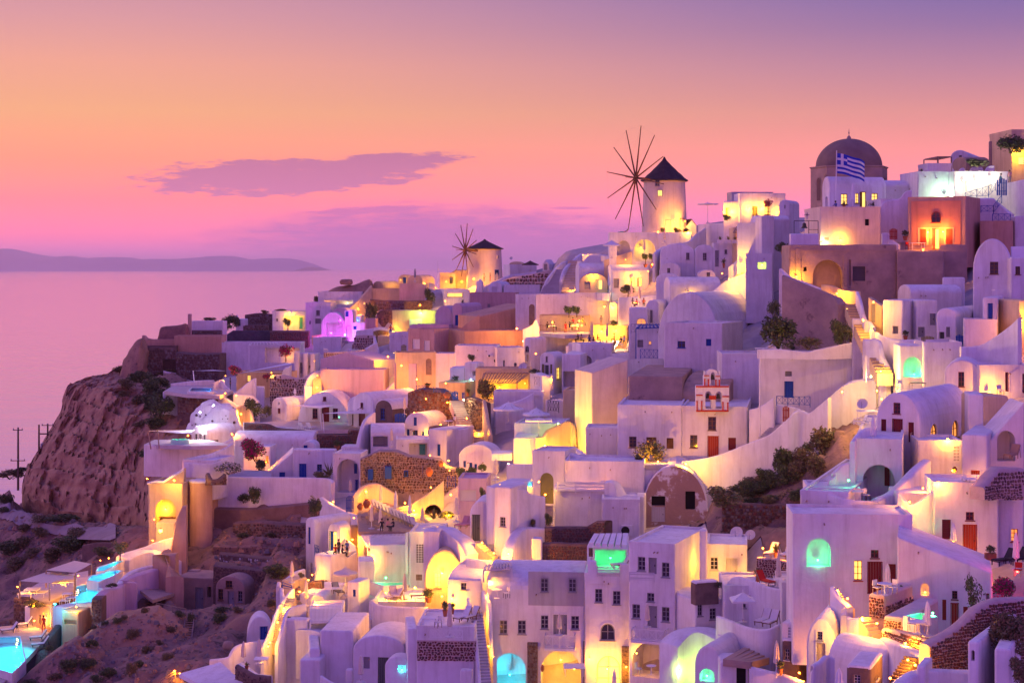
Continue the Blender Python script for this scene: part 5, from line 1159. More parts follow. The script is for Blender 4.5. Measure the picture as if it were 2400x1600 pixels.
tz("hot tub terrace floor on the cliff edge",[(0,1045),(200,1058),(470,1066),(900,1060),(640,1000),(100,1000)],d=229.5,m=FLOOR)
hRv=hu("white house with maroon doors behind the sail shade",1290,1440,1990,575,900,a=36,d=252,rv='vault',ops=[('k',1368,632,14,26,MN),('s',1368,708,26,54,MN)])
hRv2=hu("great mauve vault with a small maroon hatch above the sail shade",1560,2070,2200,520,900,a=6,d=250,rv='vault',ri=4.5,dep=8,ops=[('w',1833,585,34,44,MN),('w',1735,735,52,100,MN),('d',1842,760,78,178,MN),('w',1942,735,52,105,MN)])
hRv3=hu("white vaulted house with maroon window and sail shade on the right",2065,2270,2420,560,880,a=20,d=243,rv='vault',ops=[('w',2215,650,30,50,MN),('w',2135,795,40,110,MN),('d',2218,800,56,130,MN)])
tz("terrace floor before the maroon doors",[(1010,840),(1440,880),(1740,905),(2230,900),(2100,830),(1440,800)],d=247,m=FLOOR)
rb("dark red stone retaining wall below the maroon doors",[(1010,830,1000,240),(1250,840,1005,240),(1350,880,1005,240),(1500,895,1010,239),(1732,915,1010,238)],th=0.6,m=MD,sn_=SR,ce_=22,tk=0.2)
rb("dark red stone garden wall right of the sail poles",[(1750,945,1080,232),(2060,950,1085,231),(2075,895,1085,231),(2205,900,1085,230)],th=0.6,m=MD,sn_=SR,ce_=22,sm=0,tk=0.2)
rb("white coping wall of the maroon door terrace",[(1000,825,860,241),(1250,830,870,241),(1340,868,890,241),(1730,900,930,239)],th=0.25)
rb("sweeping white wall left of the open garage",[(2185,1080,1330,222),(2210,950,1330,223),(2260,800,1330,225),(2352,720,1330,228)],th=0.5)
hLw=hu("white house with blue doors and the arched gate",1205,1510,1515,1128,1420,a=-8,d=222,dep=6,rv='shedr',ri=3.5,ops=[('s',1400,1357,58,50,BLUE)])
hLw2=hu("white flat house with tall blue door and yucca",1505,1930,1960,1105,1420,a=6,d=221,dep=6,ops=[('d',1610,1315,76,138,BLUE),('w',1780,1285,50,66,BLUE)])
hu("small white hut with blue shutters on the flat white roof",1590,1740,1745,1020,1160,a=5,d=226,dep=3,rv='vault',ops=[('s',1638,1075,46,54,BLUE)])
hu("white block with vents on the flat roof",2000,2190,2195,1070,1200,a=3,d=222,dep=3,ops=[('v',2065,1125,90,62,WP)])
hAr=hu("tall white arched gate hooding a rubble wall with blue door",1915,2200,2205,1160,1560,a=6,d=214,dep=5,ops=[('an',2080,1370,240,340,MORT,'f',2.6)])
rf_(hAr,'s',2110,1320,30,100,BLUE,off=-2.35);rf_(hAr,'d',2120,1490,34,110,BLUE,off=-2.35)
hu("white wall behind the bougainvillea courtyard",905,1720,1730,930,1230,a=4,d=234,dep=5,rv='vx',ri=1.2)
hBg=hu("orange lit doorway house behind the bougainvillea",1000,1275,1290,1090,1330,a=5,d=228,dep=4,ops=[('O',1050,1155,50,70,BLUE),('k',1035,1240,56,110,BLUE),('O',1252,1200,36,66,BW)])
rb("long plain white wall in front of the blue doors",[(690,1560,1640,214),(715,1420,1640,214),(800,1385,1640,214),(1200,1383,1640,213),(1650,1390,1640,213),(1860,1400,1640,212),(1900,1440,1640,211)],th=0.5)
hTw2=hu("white corner tower on a bare tan plinth",380,700,915,1232,1400,a=16,d=213,dep=5,ops=[('v',549,1370,86,44,WOOD)],ext=0.3)
hu("bare tan plinth under the white corner tower",378,698,910,1398,1900,a=16,d=212.8,dep=5,m=TAN,ext=5)
def drum(lb,x,yt,yb,w,d,m,name='round_bastion',cat='bastion',rm=None):
 k=ZK*d/F;c=pt(x,yb,d);r=w/2*k;h=(yb-yt)*k;ob=root(name,c,lb,cat)
 mb=MB();mb.lathe([(r,-9),(r*0.98,h-0.15)],28);mb.build('wall',m,ob,50)
 mb=MB();mb.lathe([(r*0.98,h-0.15),(r*0.99,h),(r*0.9,h+0.1),(0.05,h+0.12)],28);mb.build('top',rm or m,ob,50);return ob
drum("round tan bastion with a white top",568,1420,1580,240,209,TAN,rm=WH)
rb("curved white parapet of the corner tower",[(400,1235,1300,214),(560,1180,1300,216),(700,1140,1300,218),(850,1075,1260,222),(905,1035,1200,224)],th=0.4)
rb("curved parapet behind the globe lamp",[(395,1232,1330,212.5),(560,1245,1330,212),(700,1240,1330,212),(850,1195,1300,214)],th=0.3)
rb("small round rubble planter by the white corner tower",[(620,1340,1440,208),(660,1400,1440,206),(760,1400,1440,207),(830,1350,1440,210)],th=0.5,ext=0.3,m=MD,sn_=SX,ce_=24)
tz("grey courtyard floor before the orange doorway",[(700,1370),(960,1385),(1290,1385),(1290,1320),(960,1310),(740,1340)],d=216,m=GREY)
# == lower left: cliff house, infinity pools, rough slope
crop(0,960,540)
hYl=hu("yellow glowing cliff house with a tall arched porch",1515,1862,1870,768,1320,a=5,d=206,dep=6,ext=5,m=CM,ops=[('an',1690,1040,210,260,None,'f',2.8)])
rb("glowing gable wall above the cliff house roof",[(1510,742,800,208),(1660,735,800,208),(1760,660,800,208),(1875,600,800,208)],th=1.5,m=CM,sm=0)
rb("white coping slanting over the cliff house",[(1500,742,752,205.5),(1585,720,735,205.5),(1670,722,740,205.5),(1875,594,615,206)],th=0.5,sm=0,ext=0.1)
hu("white lower porch block of the cliff house",1590,1780,1785,1150,1330,a=5,d=203,dep=3,m=CM)
rb("tall tan buttress wall beside the cliff house",[(1690,1700,1960,198.6),(1740,1480,1900,198.8),(1800,1120,1800,199),(1858,985,1800,199),(1900,980,1800,199)],th=1.0,m=TAN,sm=0)
rb("white sloping roof apron below the cliff house",[(1290,1450,1560,203),(1450,1400,1560,202),(1600,1340,1560,201),(1760,1300,1560,200)],th=3.0)
rb("dark stone path wall in the hillside",[(840,1380,1440,225),(1000,1355,1430,224),(1180,1360,1420,223)],th=0.6,m=MD)
crop(0,1240,540)
zA=tz("restaurant deck under the square canopies",[(150,690),(500,740),(900,560),(900,420),(470,500)],d=190,m=FLOOR)
zB=tz("lower pool deck with sun loungers",[(0,990),(300,960),(520,1060),(0,1600),(-200,1600),(-200,990)],d=183,m=PAVE)
rb("dark diagonal retaining wall of the lower pool",[(40,1590,1900,166),(300,1330,1700,171),(540,1080,1500,176),(620,975,1300,178),(810,960,1150,180)],th=0.8,m=SLATE,sm=0)
rb("dark stone wall behind the lower pool deck",[(-40,950,1010,189),(150,905,1010,188.5),(330,900,1000,188)],th=0.8,m=MD,sn_=SK,ce_=26)
rb("dark stone wing wall under the canopies",[(140,690,960,188.6),(270,700,960,188),(390,800,960,187)],th=1.0,m=MD,sn_=SK,ce_=28,sm=0)
hCy=hu("yellow lit bath house under the grass planter",300,500,545,780,1010,a=24,d=184,dep=3,m=CM,ops=[('k',408,920,22,100,TEALP),('n',470,930,60,150,None,'f',0.8)])
rb("white planter wall filled with glowing grass",[(255,775,830,186),(400,790,840,185),(520,800,850,184)],th=1.2,sm=0)
hPl=hu("white infinity pool wall glowing cyan at its front edge",535,640,945,800,1010,a=36,d=178,m=WH,ops=[])
hPl2=hu("cream front wall of the infinity pool terrace",630,800,945,840,1010,a=14,d=176.5,dep=3,m=CM,ops=[('n',715,945,120,40,None,'f',0.4)])
rb("dark rubble pier right of the infinity pool",[(935,705,960,177),(1040,700,960,177)],th=2.0,m=MD,sn_=SK,ce_=26,sm=0)
rb("mauve flank wall of the infinity pools",[(1040,700,900,179),(1100,640,860,180),(1250,580,800,183),(1330,500,780,186),(1500,440,760,188),(1710,380,760,191)],th=1.2,m=PURP)
rb("lilac outer wall curving above the infinity pools",[(1050,600,760,181),(1200,590,760,183),(1280,500,720,186),(1380,420,700,189),(1560,370,700,192),(1710,370,700,193)],th=0.6)
rb("white sloping roof of the pool spa",[(1320,300,400,199),(1440,240,400,200),(1560,225,400,200),(1590,330,400,198)],th=3.0)
hu("tan gate house with a dark opening beside the spa",1600,1715,1790,220,380,a=20,d=195,dep=3,m=TAN,rv='peak',ri=1.0,ops=[('k',1655,310,100,110)])
rb("slanting tan rock buttress right of the gate house",[(1690,480,720,187),(1730,260,700,190),(1790,255,700,190)],th=2.0,m=TAN,sm=0)
hRu1=hu("derelict mauve cave house with grey doors on the rough slope",1785,2180,2360,500,830,a=14,d=191,m=OLD,ops=[('d',2035,700,84,215,GP),('k',2135,640,40,110,ST[0])])
hu("small upper room with one lit window on the rough slope",1915,2020,2060,420,560,a=14,d=195,dep=3,m=OLD,ops=[('W',1965,468,54,66,BW)])
crop(500,1080,540)
hRu2=hu("derelict vaulted cave house with weathered doors",20,320,460,1180,1480,a=14,d=187,rv='vault',m=OLD,ops=[('w',160,1255,66,70,BW),('w',75,1360,50,110,BW),('d',180,1400,64,150,GP),('w',275,1380,44,110,GP)])
rb("dry stone terrace wall with pale face above the cave houses",[(0,1060,1190,190),(230,1085,1210,190),(440,1105,1220,190),(525,1110,1230,189)],th=3.0,m=MD,sn_=SN,ce_=20,sm=0)
rb("white stones edging the second terrace of the rough slope",[(60,940,1020,197),(250,960,1020,197),(420,980,1040,196),(590,990,1040,195)],th=1.5,m=MD,sn_=[ST[3],LG,ST[3]],ce_=24,sm=0,fill=0.7)
rb("long crumbling terrace wall in the middle of the rough slope",[(0,860,960,202),(200,870,970,202),(440,860,980,201),(620,880,990,200),(940,880,990,199)],th=2.0,m=SOIL,sn_=SN,ce_=24,sm=0,fill=0.8)
rb("dark crumbling terrace wall below the mauve bank",[(200,630,760,209),(450,620,780,208),(700,640,790,207),(950,650,800,206)],th=2.0,m=SOIL,sn_=SK,ce_=26,sm=0,fill=0.85)
rb("mauve earth bank wall under the long white wall",[(0,480,620,213),(350,490,620,212),(700,460,620,211),(1060,420,640,209)],th=2.5,m=mat('earth_bank',(0.30,0.19,0.16),(0.20,0.12,0.10),scale=0.4,bump=0.7),sm=0)
rb("old dark rubble wall left of the tall shrub",[(-10,420,510,216),(120,350,510,216),(330,340,500,215)],th=1.0,m=SOIL,sn_=SK,ce_=24,sm=0,fill=0.8)
rb("tan plaster foot of the long white wall",[(-10,320,420,217),(150,310,420,217),(360,330,400,216),(700,375,440,215),(960,400,450,214)],th=0.8,m=OLD,sm=0)
rb("white side wall dropping left of the deck chair terrace",[(1085,370,620,205),(1200,450,620,202),(1320,510,620,199),(1470,560,640,196)],th=0.6)
hBb=hu("white vaulted house with blue balcony rails and a party terrace",940,1035,1410,582,1270,a=42,d=186,rv='vault',ext=5,ops=[('s',980,760,28,170,BLUE),('k',1000,1130,20,180,BLUE),('d',1075,1130,32,150,LG,'r')])
hBb2=hu("white dormer vault with the tall blue door",1165,1300,1405,640,960,a=20,d=183,rv='vault',ri=0.9,dep=4,ops=[('D',1222,810,80,210,BLUE)])
hBb3=hu("white balcony block of the party terrace",1030,1200,1470,965,1280,a=34,d=178,ext=4,ops=[('s',1152,1265,30,100,GP)])
rb("white party terrace wall rising to the right",[(1190,960,1020,178.5),(1200,955,1020,178.3),(1370,985,1010,180),(1470,930,1010,181),(1440,870,1010,182),(1320,780,1000,184)],th=0.3,sm=0)
rb("yellow lit side wall beyond the blue door",[(1300,740,950,187),(1405,650,950,187),(1475,650,950,188),(1480,780,950,188)],th=0.5,m=CM,sm=0)
zD=tz("timber floored deck chair terrace",[(1470,560),(1480,720),(1980,720),(2180,640),(2100,540),(1750,420),(1480,470)],d=193,m=WOOD)
rb("orange lit arch wall behind the closed parasols",[(1470,390,430,203),(1560,250,420,204),(1680,235,420,204),(1880,350,420,204)],th=1.0,m=CM)
rb("yellow glowing wall under the blue tiled stair",[(1890,470,560,199),(2020,440,560,198),(2200,330,560,198),(2352,200,560,198)],th=0.8,m=CM)
hBas=hu("dark rubble house wall behind the deck chair terrace",1500,2340,2345,250,420,a=3,d=206,dep=3,m=MD)
hPr3=hu("bar house under the white slatted pergola glowing inside",1530,1740,1985,870,1060,a=20,d=178,dep=4,m=CM,ops=[('n',1630,960,180,140,None,'f',1.8)])
hMw=hu("pale green glowing pool wall house",1600,2010,2015,880,1330,a=-6,d=174,dep=6,ops=[])
hLt=hu("white house with lattice panel above the glowing dome room",2000,2330,2335,745,1330,a=4,d=171,dep=6,ops=[('v',2122,942,106,196),('v',2100,1185,62,60,WOOD)])
rb("curved white parapet glowing yellow inside",[(1985,730,800,172.5),(2080,700,800,174),(2210,650,800,176),(2352,640,800,177)],th=0.3)
hSt=hu("white square tower with a small blue window",1365,1490,1600,1235,1620,a=20,d=163,ext=5,ops=[('s',1440,1345,30,70,BLUE)],rv='flat')
hu("white parapet block behind the square tower",1490,1640,1650,1020,1300,a=-8,d=170,dep=3)
hRb=hu("sun terrace block with red stone inset beside the lit stair",880,1115,1365,1360,1620,a=16,d=168,dep=4,ops=[])
rb("red stone inset wall at the small sun terrace",[(965,1250,1400,171.5),(1000,1225,1400,171.4),(1110,1215,1400,171)],th=0.5,m=MD,sn_=SR,ce_=30,sm=0)
hDm3=hu("orange dome end beside the small slatted pergola",995,1135,1140,1365,1500,a=8,d=165,dep=3,rv='vault',m=WH)
rb("white outer wall of the long lit staircase",[(690,1230,1400,170),(680,1330,1450,169),(720,1500,1600,166),(640,1570,1640,164)],th=0.4)
hTop=hu("small terrace room with blue rail at the head of the lit staircase",695,830,960,1220,1420,a=24,d=172,dep=3,m=CM,ops=[])
rb("white curved wall at the head of the lit staircase",[(755,1200,1300,175),(850,1130,1300,176),(940,1100,1300,177)],th=0.4)
crop(500,1240,540)
st_("long yellow lit staircase down the slope",620,1160,800,700,95,22,m=CM,d0=154,sl_=0.75,rm=GREY)
rb("white left cheek of the long lit staircase",[(520,1210,1300,152),(600,1030,1250,154),(680,800,1100,158),(730,720,1000,161),(830,600,900,165)],th=0.35)
rb("white right cheek of the long lit staircase",[(660,1180,1300,150),(720,1000,1200,151),(760,870,1150,153),(800,800,1100,154),(950,760,1000,156)],th=0.35)
hCv=hu("white cave house front with blue door in the tan rock",340,600,605,890,1160,a=-8,d=164,rv='vault',dep=3,ri=2.2,ops=[('d',515,1055,80,138,BLUE)])
rm_("smooth tan rock hood over the cave house",[(40,1180),(70,1050),(160,960),(280,880),(420,860),(560,900),(640,930)],171,8,m=mat('tan_rock',(0.33,0.20,0.13),(0.24,0.14,0.10),scale=0.5,bump=0.5),name='rock_hood',cat='rock',amp=0.35)
boulder("pale squared boulder before the cave house",150,1185,130,100,160,m=OLD)
hAc=hu("cream utility house with louvred doors beside the lit stair",800,950,965,840,1100,a=-16,d=156,dep=3,m=CM)
hAc2=hu("white flat cabin in front of the louvred doors",705,960,1000,920,1240,a=12,d=152,dep=3,ops=[])
hPg2=hu("white court house under the small slatted pergola",990,1320,1330,830,1060,a=-4,d=158,dep=4,ops=[('n',1090,990,130,120,None,'f',2.0)])
hLr=hu("broad white house with blue framed lit window in the corner",545,980,1090,1215,1640,a=-8,d=146,dep=7,ext=5,rv='flat',ops=[('W',728,1458,76,156,BLUE),('d',852,1510,48,180,BLUE)])
hu("white shoulder wall right of the blue framed window",880,1090,1095,1330,1640,a=6,d=145,dep=4)
hLb=hu("lilac roofed white box house in the lower middle",1088,1430,1435,1035,1620,a=5,d=147,dep=8,ext=5)
hLv=hu("broad low white vault with grey shutter in the lower middle",1425,1960,2110,1090,1640,a=9,d=144,dep=8,ext=5,rv='vault',ri=1.3,ops=[('k',1565,1360,66,120,GP,'f',0.2),('d',1735,1440,110,270,DG)])
hLn=hu("small white vaulted annex with a turquoise lit square",1750,2010,2050,1300,1640,a=8,d=141,dep=5,rv='vault',ri=0.9,ops=[('n',1925,1420,80,66,None,'f',0.4)])
rb("curved low wall of the courtyard before the grey shutter",[(1088,1490,1640,142),(1200,1560,1640,141),(1300,1590,1640,140)],th=0.3)
hRc=hu("rounded white terrace bastion glowing yellow inside",1625,2200,2205,760,1000,a=2,d=160,dep=7,ext=4)
rb("curving bastion wall around the golden terrace",[(1630,760,960,158),(1680,700,960,159),(1620,735,960,157),(1700,775,960,156.5),(1850,790,960,156.3),(2190,795,960,156)],th=0.3)
rb("lilac low roof wall under the golden terrace",[(1090,1040,1150,151),(1350,955,1100,155),(1600,900,1050,157),(1980,880,1050,158)],th=2.5)
rb("white garden wall at the bottom left of the village",[(-40,1330,1480,153),(160,1300,1480,153),(250,1190,1450,154),(400,1150,1420,155),(540,1130,1400,156)],th=0.4)
rb("red brown stone wall of the lower garden terrace",[(225,1380,1640,143),(400,1480,1640,141),(560,1500,1640,140)],th=0.4,m=MD,sn_=SN,ce_=24,sm=0)
rb("white bar counter of the lower garden terrace",[(240,1370,1480,146),(400,1480,1560,144),(550,1500,1600,143)],th=0.7,sm=0)
crop(0,1240,540)
rm_("pale craggy outcrop below the ruined cave houses",[(620,1420),(760,1180),(1000,980),(1200,880),(1400,850),(1680,890),(1840,1000),(1900,1200),(1930,1400)],173,17,amp=1.3,name='rock_outcrop',cat='rock',reg=True,seed=4)
rm_("rusty craggy outcrop beside the lower pool wall",[(120,1640),(330,1420),(560,1240),(760,1150),(950,1230),(1100,1400),(1250,1640)],164,13,m=SOIL,amp=1.2,name='rock_outcrop',cat='rock',reg=True,seed=9)
# == lower centre
crop(960,1000,540)
hGd=hu("white house with a green arched door and rooftop stair",1250,1585,1700,270,830,a=16,d=176,rv='flat',dep=6,ops=[('ad',1402,625,136,310,OLIVE)])
rb("white stepped roof wall above the green arched door",[(1260,400,560,178),(1330,340,560,178),(1450,255,560,178),(1520,250,560,178),(1600,262,560,178),(1690,300,600,177),(1720,410,640,176)],th=1.2,sm=0)
rb("cream flank wall left of the green arched door",[(990,380,640,185),(1250,380,640,184),(1255,470,640,180)],th=0.5,m=WH,sm=0)
rb("white stair parapet sweeping down to the slatted fence",[(1660,210,420,186),(1800,300,560,183),(1900,360,620,180),(1990,430,660,177),(1995,560,700,172)],th=0.6)
hFc=hu("large blank mauve walled terrace with slatted fence",1470,2060,2070,668,1110,a=4,d=168,dep=6,ext=4)
rb("white tower wall right of the slatted fence",[(1990,560,1100,167.6),(2065,560,1100,167.4),(2110,640,1100,167.2),(2130,900,1100,167)],th=1.5)
hOct=hu("tall pale octagon tower house with a small grey window",860,1030,1210,615,1380,a=28,d=158,dep=5,ext=5,rv='flat',ops=[('w',952,968,58,96,GP)])
hOct2=hu("white pool terrace wall house with a yellow lit deck",785,1020,1260,615,900,a=20,d=161,dep=5,ext=5)
rb("curved white parapet of the small turquoise plunge pool",[(785,600,820,161),(900,622,820,159.5),(1060,632,820,159),(1180,640,820,160),(1260,690,820,161),(1385,710,860,162)],th=0.3)
hGr=hu("white house with a tall grey green plank door",615,860,870,755,1260,a=6,d=162,rv='vault',ri=1.3,dep=5,ops=[('d',678,1028,88,270,DG)])
hMv=hu("mauve flat house behind the tall narrow closed parasol",495,790,795,545,900,a=4,d=176,dep=5,m=PURP,ops=[('k',590,700,180,110,LG,'f',0.15)])
rb("curved white wall sweeping down past the orange deck chairs",[(310,1010,1300,163),(400,1060,1300,161),(540,1095,1300,160),(640,1170,1340,159),(770,1330,1400,158)],th=0.4)
rb("white curved outer shell above the dome room",[(300,1070,1330,160),(330,1030,1330,161),(400,1080,1340,160),(520,1180,1360,158),(580,1300,1400,157)],th=1.5)
hDr=hu("domed room glowing orange around its doorway",150,560,565,1255,1720,a=4,d=158,rv='vault',ri=3.2,dep=6,m=CM,ops=[('W',285,1560,64,150,CM),('d',345,1590,60,190,CM)])
hCs=hu("cream house with a square window in front of the dome room",385,740,1010,1480,1760,a=14,d=153,dep=6,ops=[('w',552,1625,56,70,GP)],rv='vx',ri=0.8)
rb("white lattice topped wall beside the stone stair",[(575,1345,1480,156),(830,1365,1480,155)],th=0.4,sm=0)
rb("glowing yellow stair wall below the plank door",[(640,1165,1340,160),(700,1230,1360,159),(840,1350,1420,157.5),(1040,1330,1420,157)],th=0.4,m=CM)
rb("rounded mauve wall shoulder beside the glowing stair",[(1035,1400,1480,154.5),(1070,1200,1480,156),(1150,1060,1480,158),(1220,1030,1480,159),(1380,1035,1400,160)],th=1.0)
rb("curling white wall of the narrow stair by the green door",[(1300,1020,1060,161),(1310,850,1060,162),(1350,730,1060,164),(1385,712,1000,165)],th=0.5)
st_("yellow lit steps up to the green arched door",1355,1040,1425,800,90,9,m=CM,d0=162)
st_("lit steps below the grey green plank door",870,1340,700,1185,100,7,m=CM,d0=157)
rb("dark lava stone terrace wall with a rising right end",[(1380,1030,1170,159),(1500,1020,1175,159),(1800,1020,1180,158.5),(1900,960,1180,158),(1995,955,1180,157.5),(1960,1120,1180,157)],th=0.8,m=MD,sn_=[ST[0],ST[1],ST[0]],ce_=26,sm=0)
rb("lower dark lava stone wall above the lilac roof",[(1350,1185,1340,156),(1500,1180,1340,156),(1650,1190,1340,156),(1840,1185,1340,155.5)],th=0.8,m=MD,sn_=[ST[0],ST[1],ST[0]],ce_=26,sm=0)
hu("white chimney pier left of the dark lava walls",1245,1350,1360,1140,1340,a=8,d=155.5,dep=1.2,name='pier',cat='pier')
hAcW=hu("white house with an air unit right of the lava walls",1960,2352,2400,760,1180,a=4,d=164,dep=5,ext=4)
crop(960,1240,540)
hBig=hu("big white apartment house with many grey windows in the lower centre",795,1785,1790,432,1640,a=5,d=144,dep=9,ext=6,rv='vx',ri=1.6,ops=[('w',1378,563,74,138,GP),('w',1664,566,74,138,GP),('w',958,997,76,140,GP),('w',1146,997,80,140,GP),('w',1378,945,76,138,GP),('w',1690,950,80,138,GP),('d',1538,970,140,200,GP),('an',1545,1450,410,430,None,'f',3.5),('an',1022,1460,330,390,None,'f',3.0)])
pl_(hBig,1497,605,570,335,GREY,'grey_facade_field',proud=0.025)
rf_(hBig,'w',1378,563,74,138,GP,off=0.26);rf_(hBig,'w',1664,566,74,138,GP,off=0.26)
pl_(hBig,1256,1370,104,440,MD,'stone_pilaster',proud=0.25,sn_=[ST[3],ST[0],ST[3]],ce_=22);pl_(hBig,1825-0,1360,100,440,MD,'stone_pilaster',proud=0.25,sn_=SX,ce_=22)
hu("white upper room house with open pergola at the stair head",790,1040,1045,475,735,a=4,d=147,dep=4,ops=[('n',900,600,240,230,None,'f',2.4)])
rb("white sloping stair wall beside the big apartment house",[(735,620,1240,146),(790,730,1240,144.5),(800,800,1240,144),(815,1240,1400,141.5),(850,1300,1640,140)],th=0.35)
hBig2=hu("tall white house wing with arched fan windows",1785,2345,2350,474,1640,a=5,d=143,dep=8,ext=6,ops=[('w',1930,675,72,138,GP),('w',2114,697,76,140,GP),('aw',2022,1045,146,170,GP),('aW',2030,1460,240,340,GP)])
pl_(hBig2,2204,1400,78,420,MD,'stone_pilaster',proud=0.25,sn_=SN,ce_=22)
hGrn=hu("roof terrace room glowing green under a ragged awning",1870,2228,2235,190,480,a=5,d=146.5,dep=3.5,ops=[('n',2050,340,330,250,None,'f',2.6)])
rb("white parapet before the green glowing terrace",[(1820,310,520,143.3),(1905,320,520,143.2),(1915,465,520,143.2),(2145,470,520,143.1),(2150,350,520,143.1),(2240,350,520,143)],ext=.3,th=0.3,sm=0)
st_("tall yellow lit outside staircase beside the apartment house",770,1580,680,840,130,24,m=WH,d0=137,sl_=0.85,rm=GREY)
rb("white left cheek of the tall outside staircase",[(700,1640,1700,136),(680,1340,1700,138),(650,1000,1400,141),(600,760,1200,144),(585,690,1000,146)],th=0.3,sm=0)
hTr=hu("sun terrace house with striped loungers and red stone face",70,665,670,1015,1640,a=3,d=139,dep=7,ext=5,ops=[])
pl_(hTr,378,1237,605,200,MORT,'red_stone_face',proud=0.03,sn_=SR,ce_=27,sg_=True)
hu("lilac stepped flank left of the sun terrace house",-20,75,80,1010,1640,a=-6,d=140,dep=5,ext=5)
crop(1400,1240,540)
hTe2=hu("white tower house with balcony and many grey windows",318,792,1110,175,1640,a=22,d=140,dep=9,ext=6,rv='flat',ops=[('w',452,350,76,138,GP),('d',565,370,84,160,GP),('w',697,412,78,146,GP),('w',545,692,74,84,GP),('w',397,835,78,140,GP),('d',562,890,100,216,GP),('w',698,866,78,146,GP),('an',555,1330,400,330,None,'f',3.0),('d',1080,410,46,240,OLIVE,'r')])
hPe=hu("white house with pale grey door under the lilac flat roof",1110,1530,1640,180,560,a=8,d=147,dep=6,ops=[('w',1192,348,76,130,LG),('d',1372,420,116,250,LG)])
hu("white chimney on the corner of the tower house",1045,1120,1128,10,200,a=8,d=142.5,dep=1,name='chimney',cat='chimney')
hSt2=hu("dark red stone planter wall on the white stair block",1000,1240,1245,535,700,a=-18,d=136,dep=1,m=MD,ext=0.6,rm=WH,name='planter_block',cat='wall')
hWb=hu("white lower house with three grey windows below the dark stone planter",1000,1290,1300,730,1640,a=-18,d=136.6,dep=6,ext=5,ops=[('w',1042,820,58,130,GP),('w',1180,860,66,120,GP)])
rb("white sweeping wall of the lounger terrace under the sun umbrella",[(1210,880,1060,132),(1350,930,1100,129.5),(1500,990,1130,127.5),(1650,1020,1130,126),(1780,1010,1120,125.5),(1870,970,1110,126)],th=0.35)
hUm=hu("white house behind the open white umbrella",1290,1880,1885,600,1000,a=3,d=134.5,dep=6,ops=[('d',1610,830,90,190,LG),('w',1782,800,66,140,GP),('w',1500,775,30,50,GP)])
rb("white parapet of the red chair terrace",[(1290,570,700,137),(1400,480,700,136),(1560,520,700,134.5),(1750,590,720,133),(1900,605,720,132),(2100,570,720,132),(2330,535,720,132)],th=0.35)
hUs=hu("white side house with a tall grey door below the red chair terrace",1880,2340,2345,570,1010,a=3,d=131,dep=5,ops=[('d',2262,770,96,260,GP)])
rb("round bellied white wall under the lounger terrace",[(1215,1060,1640,131.5),(1400,1110,1640,129),(1600,1130,1640,127),(1770,1120,1640,126),(1800,1200,1640,126)],th=1.5)
hVb2=hu("lilac vaulted house with a small mint half moon window",990,1270,1500,1200,1640,a=26,d=124,rv='vault',ri=1.6,ops=[('an',1120,1485,150,115,None,'f',0.8)])
rb("lilac sail roof wall left of the small vault",[(820,1190,1640,133),(1000,1030,1640,134),(1250,1130,1640,132),(1430,1230,1400,128)],th=2.0)
hGt=hu("white gate wall with a dark passage under the ragged canopy",1255,1550,1555,1350,1640,a=2,d=122,dep=3,ops=[('k',1485,1500,130,220)])
rb("white wall running down to the bottom right passage",[(1550,1400,1640,121),(1800,1460,1640,120),(1950,1500,1640,119),(2100,1560,1640,118)],th=0.4)
hLa=hu("white lattice block house on a lava stone base",1880,2060,2210,960,1140,a=26,d=121,dep=3,ext=0.2,ops=[('v',2000,1055,110,110,WP),('v',2100,1055,70,110,WP,'r')])
hLv2=hu("glowing red brown lava stone house base at the bottom",1885,2060,2205,1130,1490,a=26,d=120.8,dep=3,ext=3,m=MD,rm=WH,ops=[('w',1935,1275,46,110,LG)])
rb("red brown stone parapet behind the red chairs",[(1625,285,560,139.5),(1800,300,560,139),(1945,330,560,138.5)],th=0.5,m=MORT,sn_=SR,ce_=22,sg_=False)
rb("lit curved brown stone wall descending with the steps",[(1900,430,560,138),(2100,430,560,137),(2352,480,600,134),(2500,640,800,130),(2600,640,830,128)],th=0.5,m=MORT,sn_=SN,ce_=24,sg_=True)
# == lower right
crop(1860,900,540)
hRd=hu("white vaulted house with maroon doors and two arched side windows",838,1285,1800,95,700,a=33,d=138,rv='vault',ri=2.6,ext=5,ops=[('w',1055,245,72,110,MN),('s',920,455,54,195,MN),('d',1060,500,112,290,MN),('s',1200,490,58,200,MN),('aO',1430,475,76,200,BW,'r'),('aO',1648,455,66,190,BW,'r')])
hRw=hu("white blank wing behind the arched side windows",1780,1940,1945,105,560,a=10,d=139,dep=4)
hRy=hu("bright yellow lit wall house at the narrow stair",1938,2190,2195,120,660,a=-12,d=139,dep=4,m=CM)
hAe=hu("white terrace block with a deep arched alcove",622,1110,1195,590,1240,a=14,d=131,dep=6,ext=4,ops=[('an',870,1010,330,370,None,'f',2.6)])
rf_(hAe,'s',945,980,52,190,MN,off=-2.35)
hAr2=hu("cream flank below the arched side windows with a lattice panel",1270,1720,1725,600,1120,a=5,d=134,dep=5,ops=[('v',1675,705,86,170,WP)])
hAr3=hu("cream rounded corner house with a small red door",1715,1975,2145,520,1090,a=22,d=131,dep=5,ops=[('d',1855,950,92,140,BR)])
hSg=hu("white stair gable with shaded arch and sun bed at the right edge",2000,2352,2400,190,830,a=4,d=133,dep=5,rv='shedr',ri=3.0,ops=[('an',2170,620,190,330,None,'f',2.0)])
rb("white curved ramp wall winding down from the maroon doors",[(870,1190,1300,126),(930,1150,1300,126.5),(1020,1110,1280,127),(1160,990,1200,128),(1300,850,1100,130),(1400,770,1000,131.5)],th=0.8)
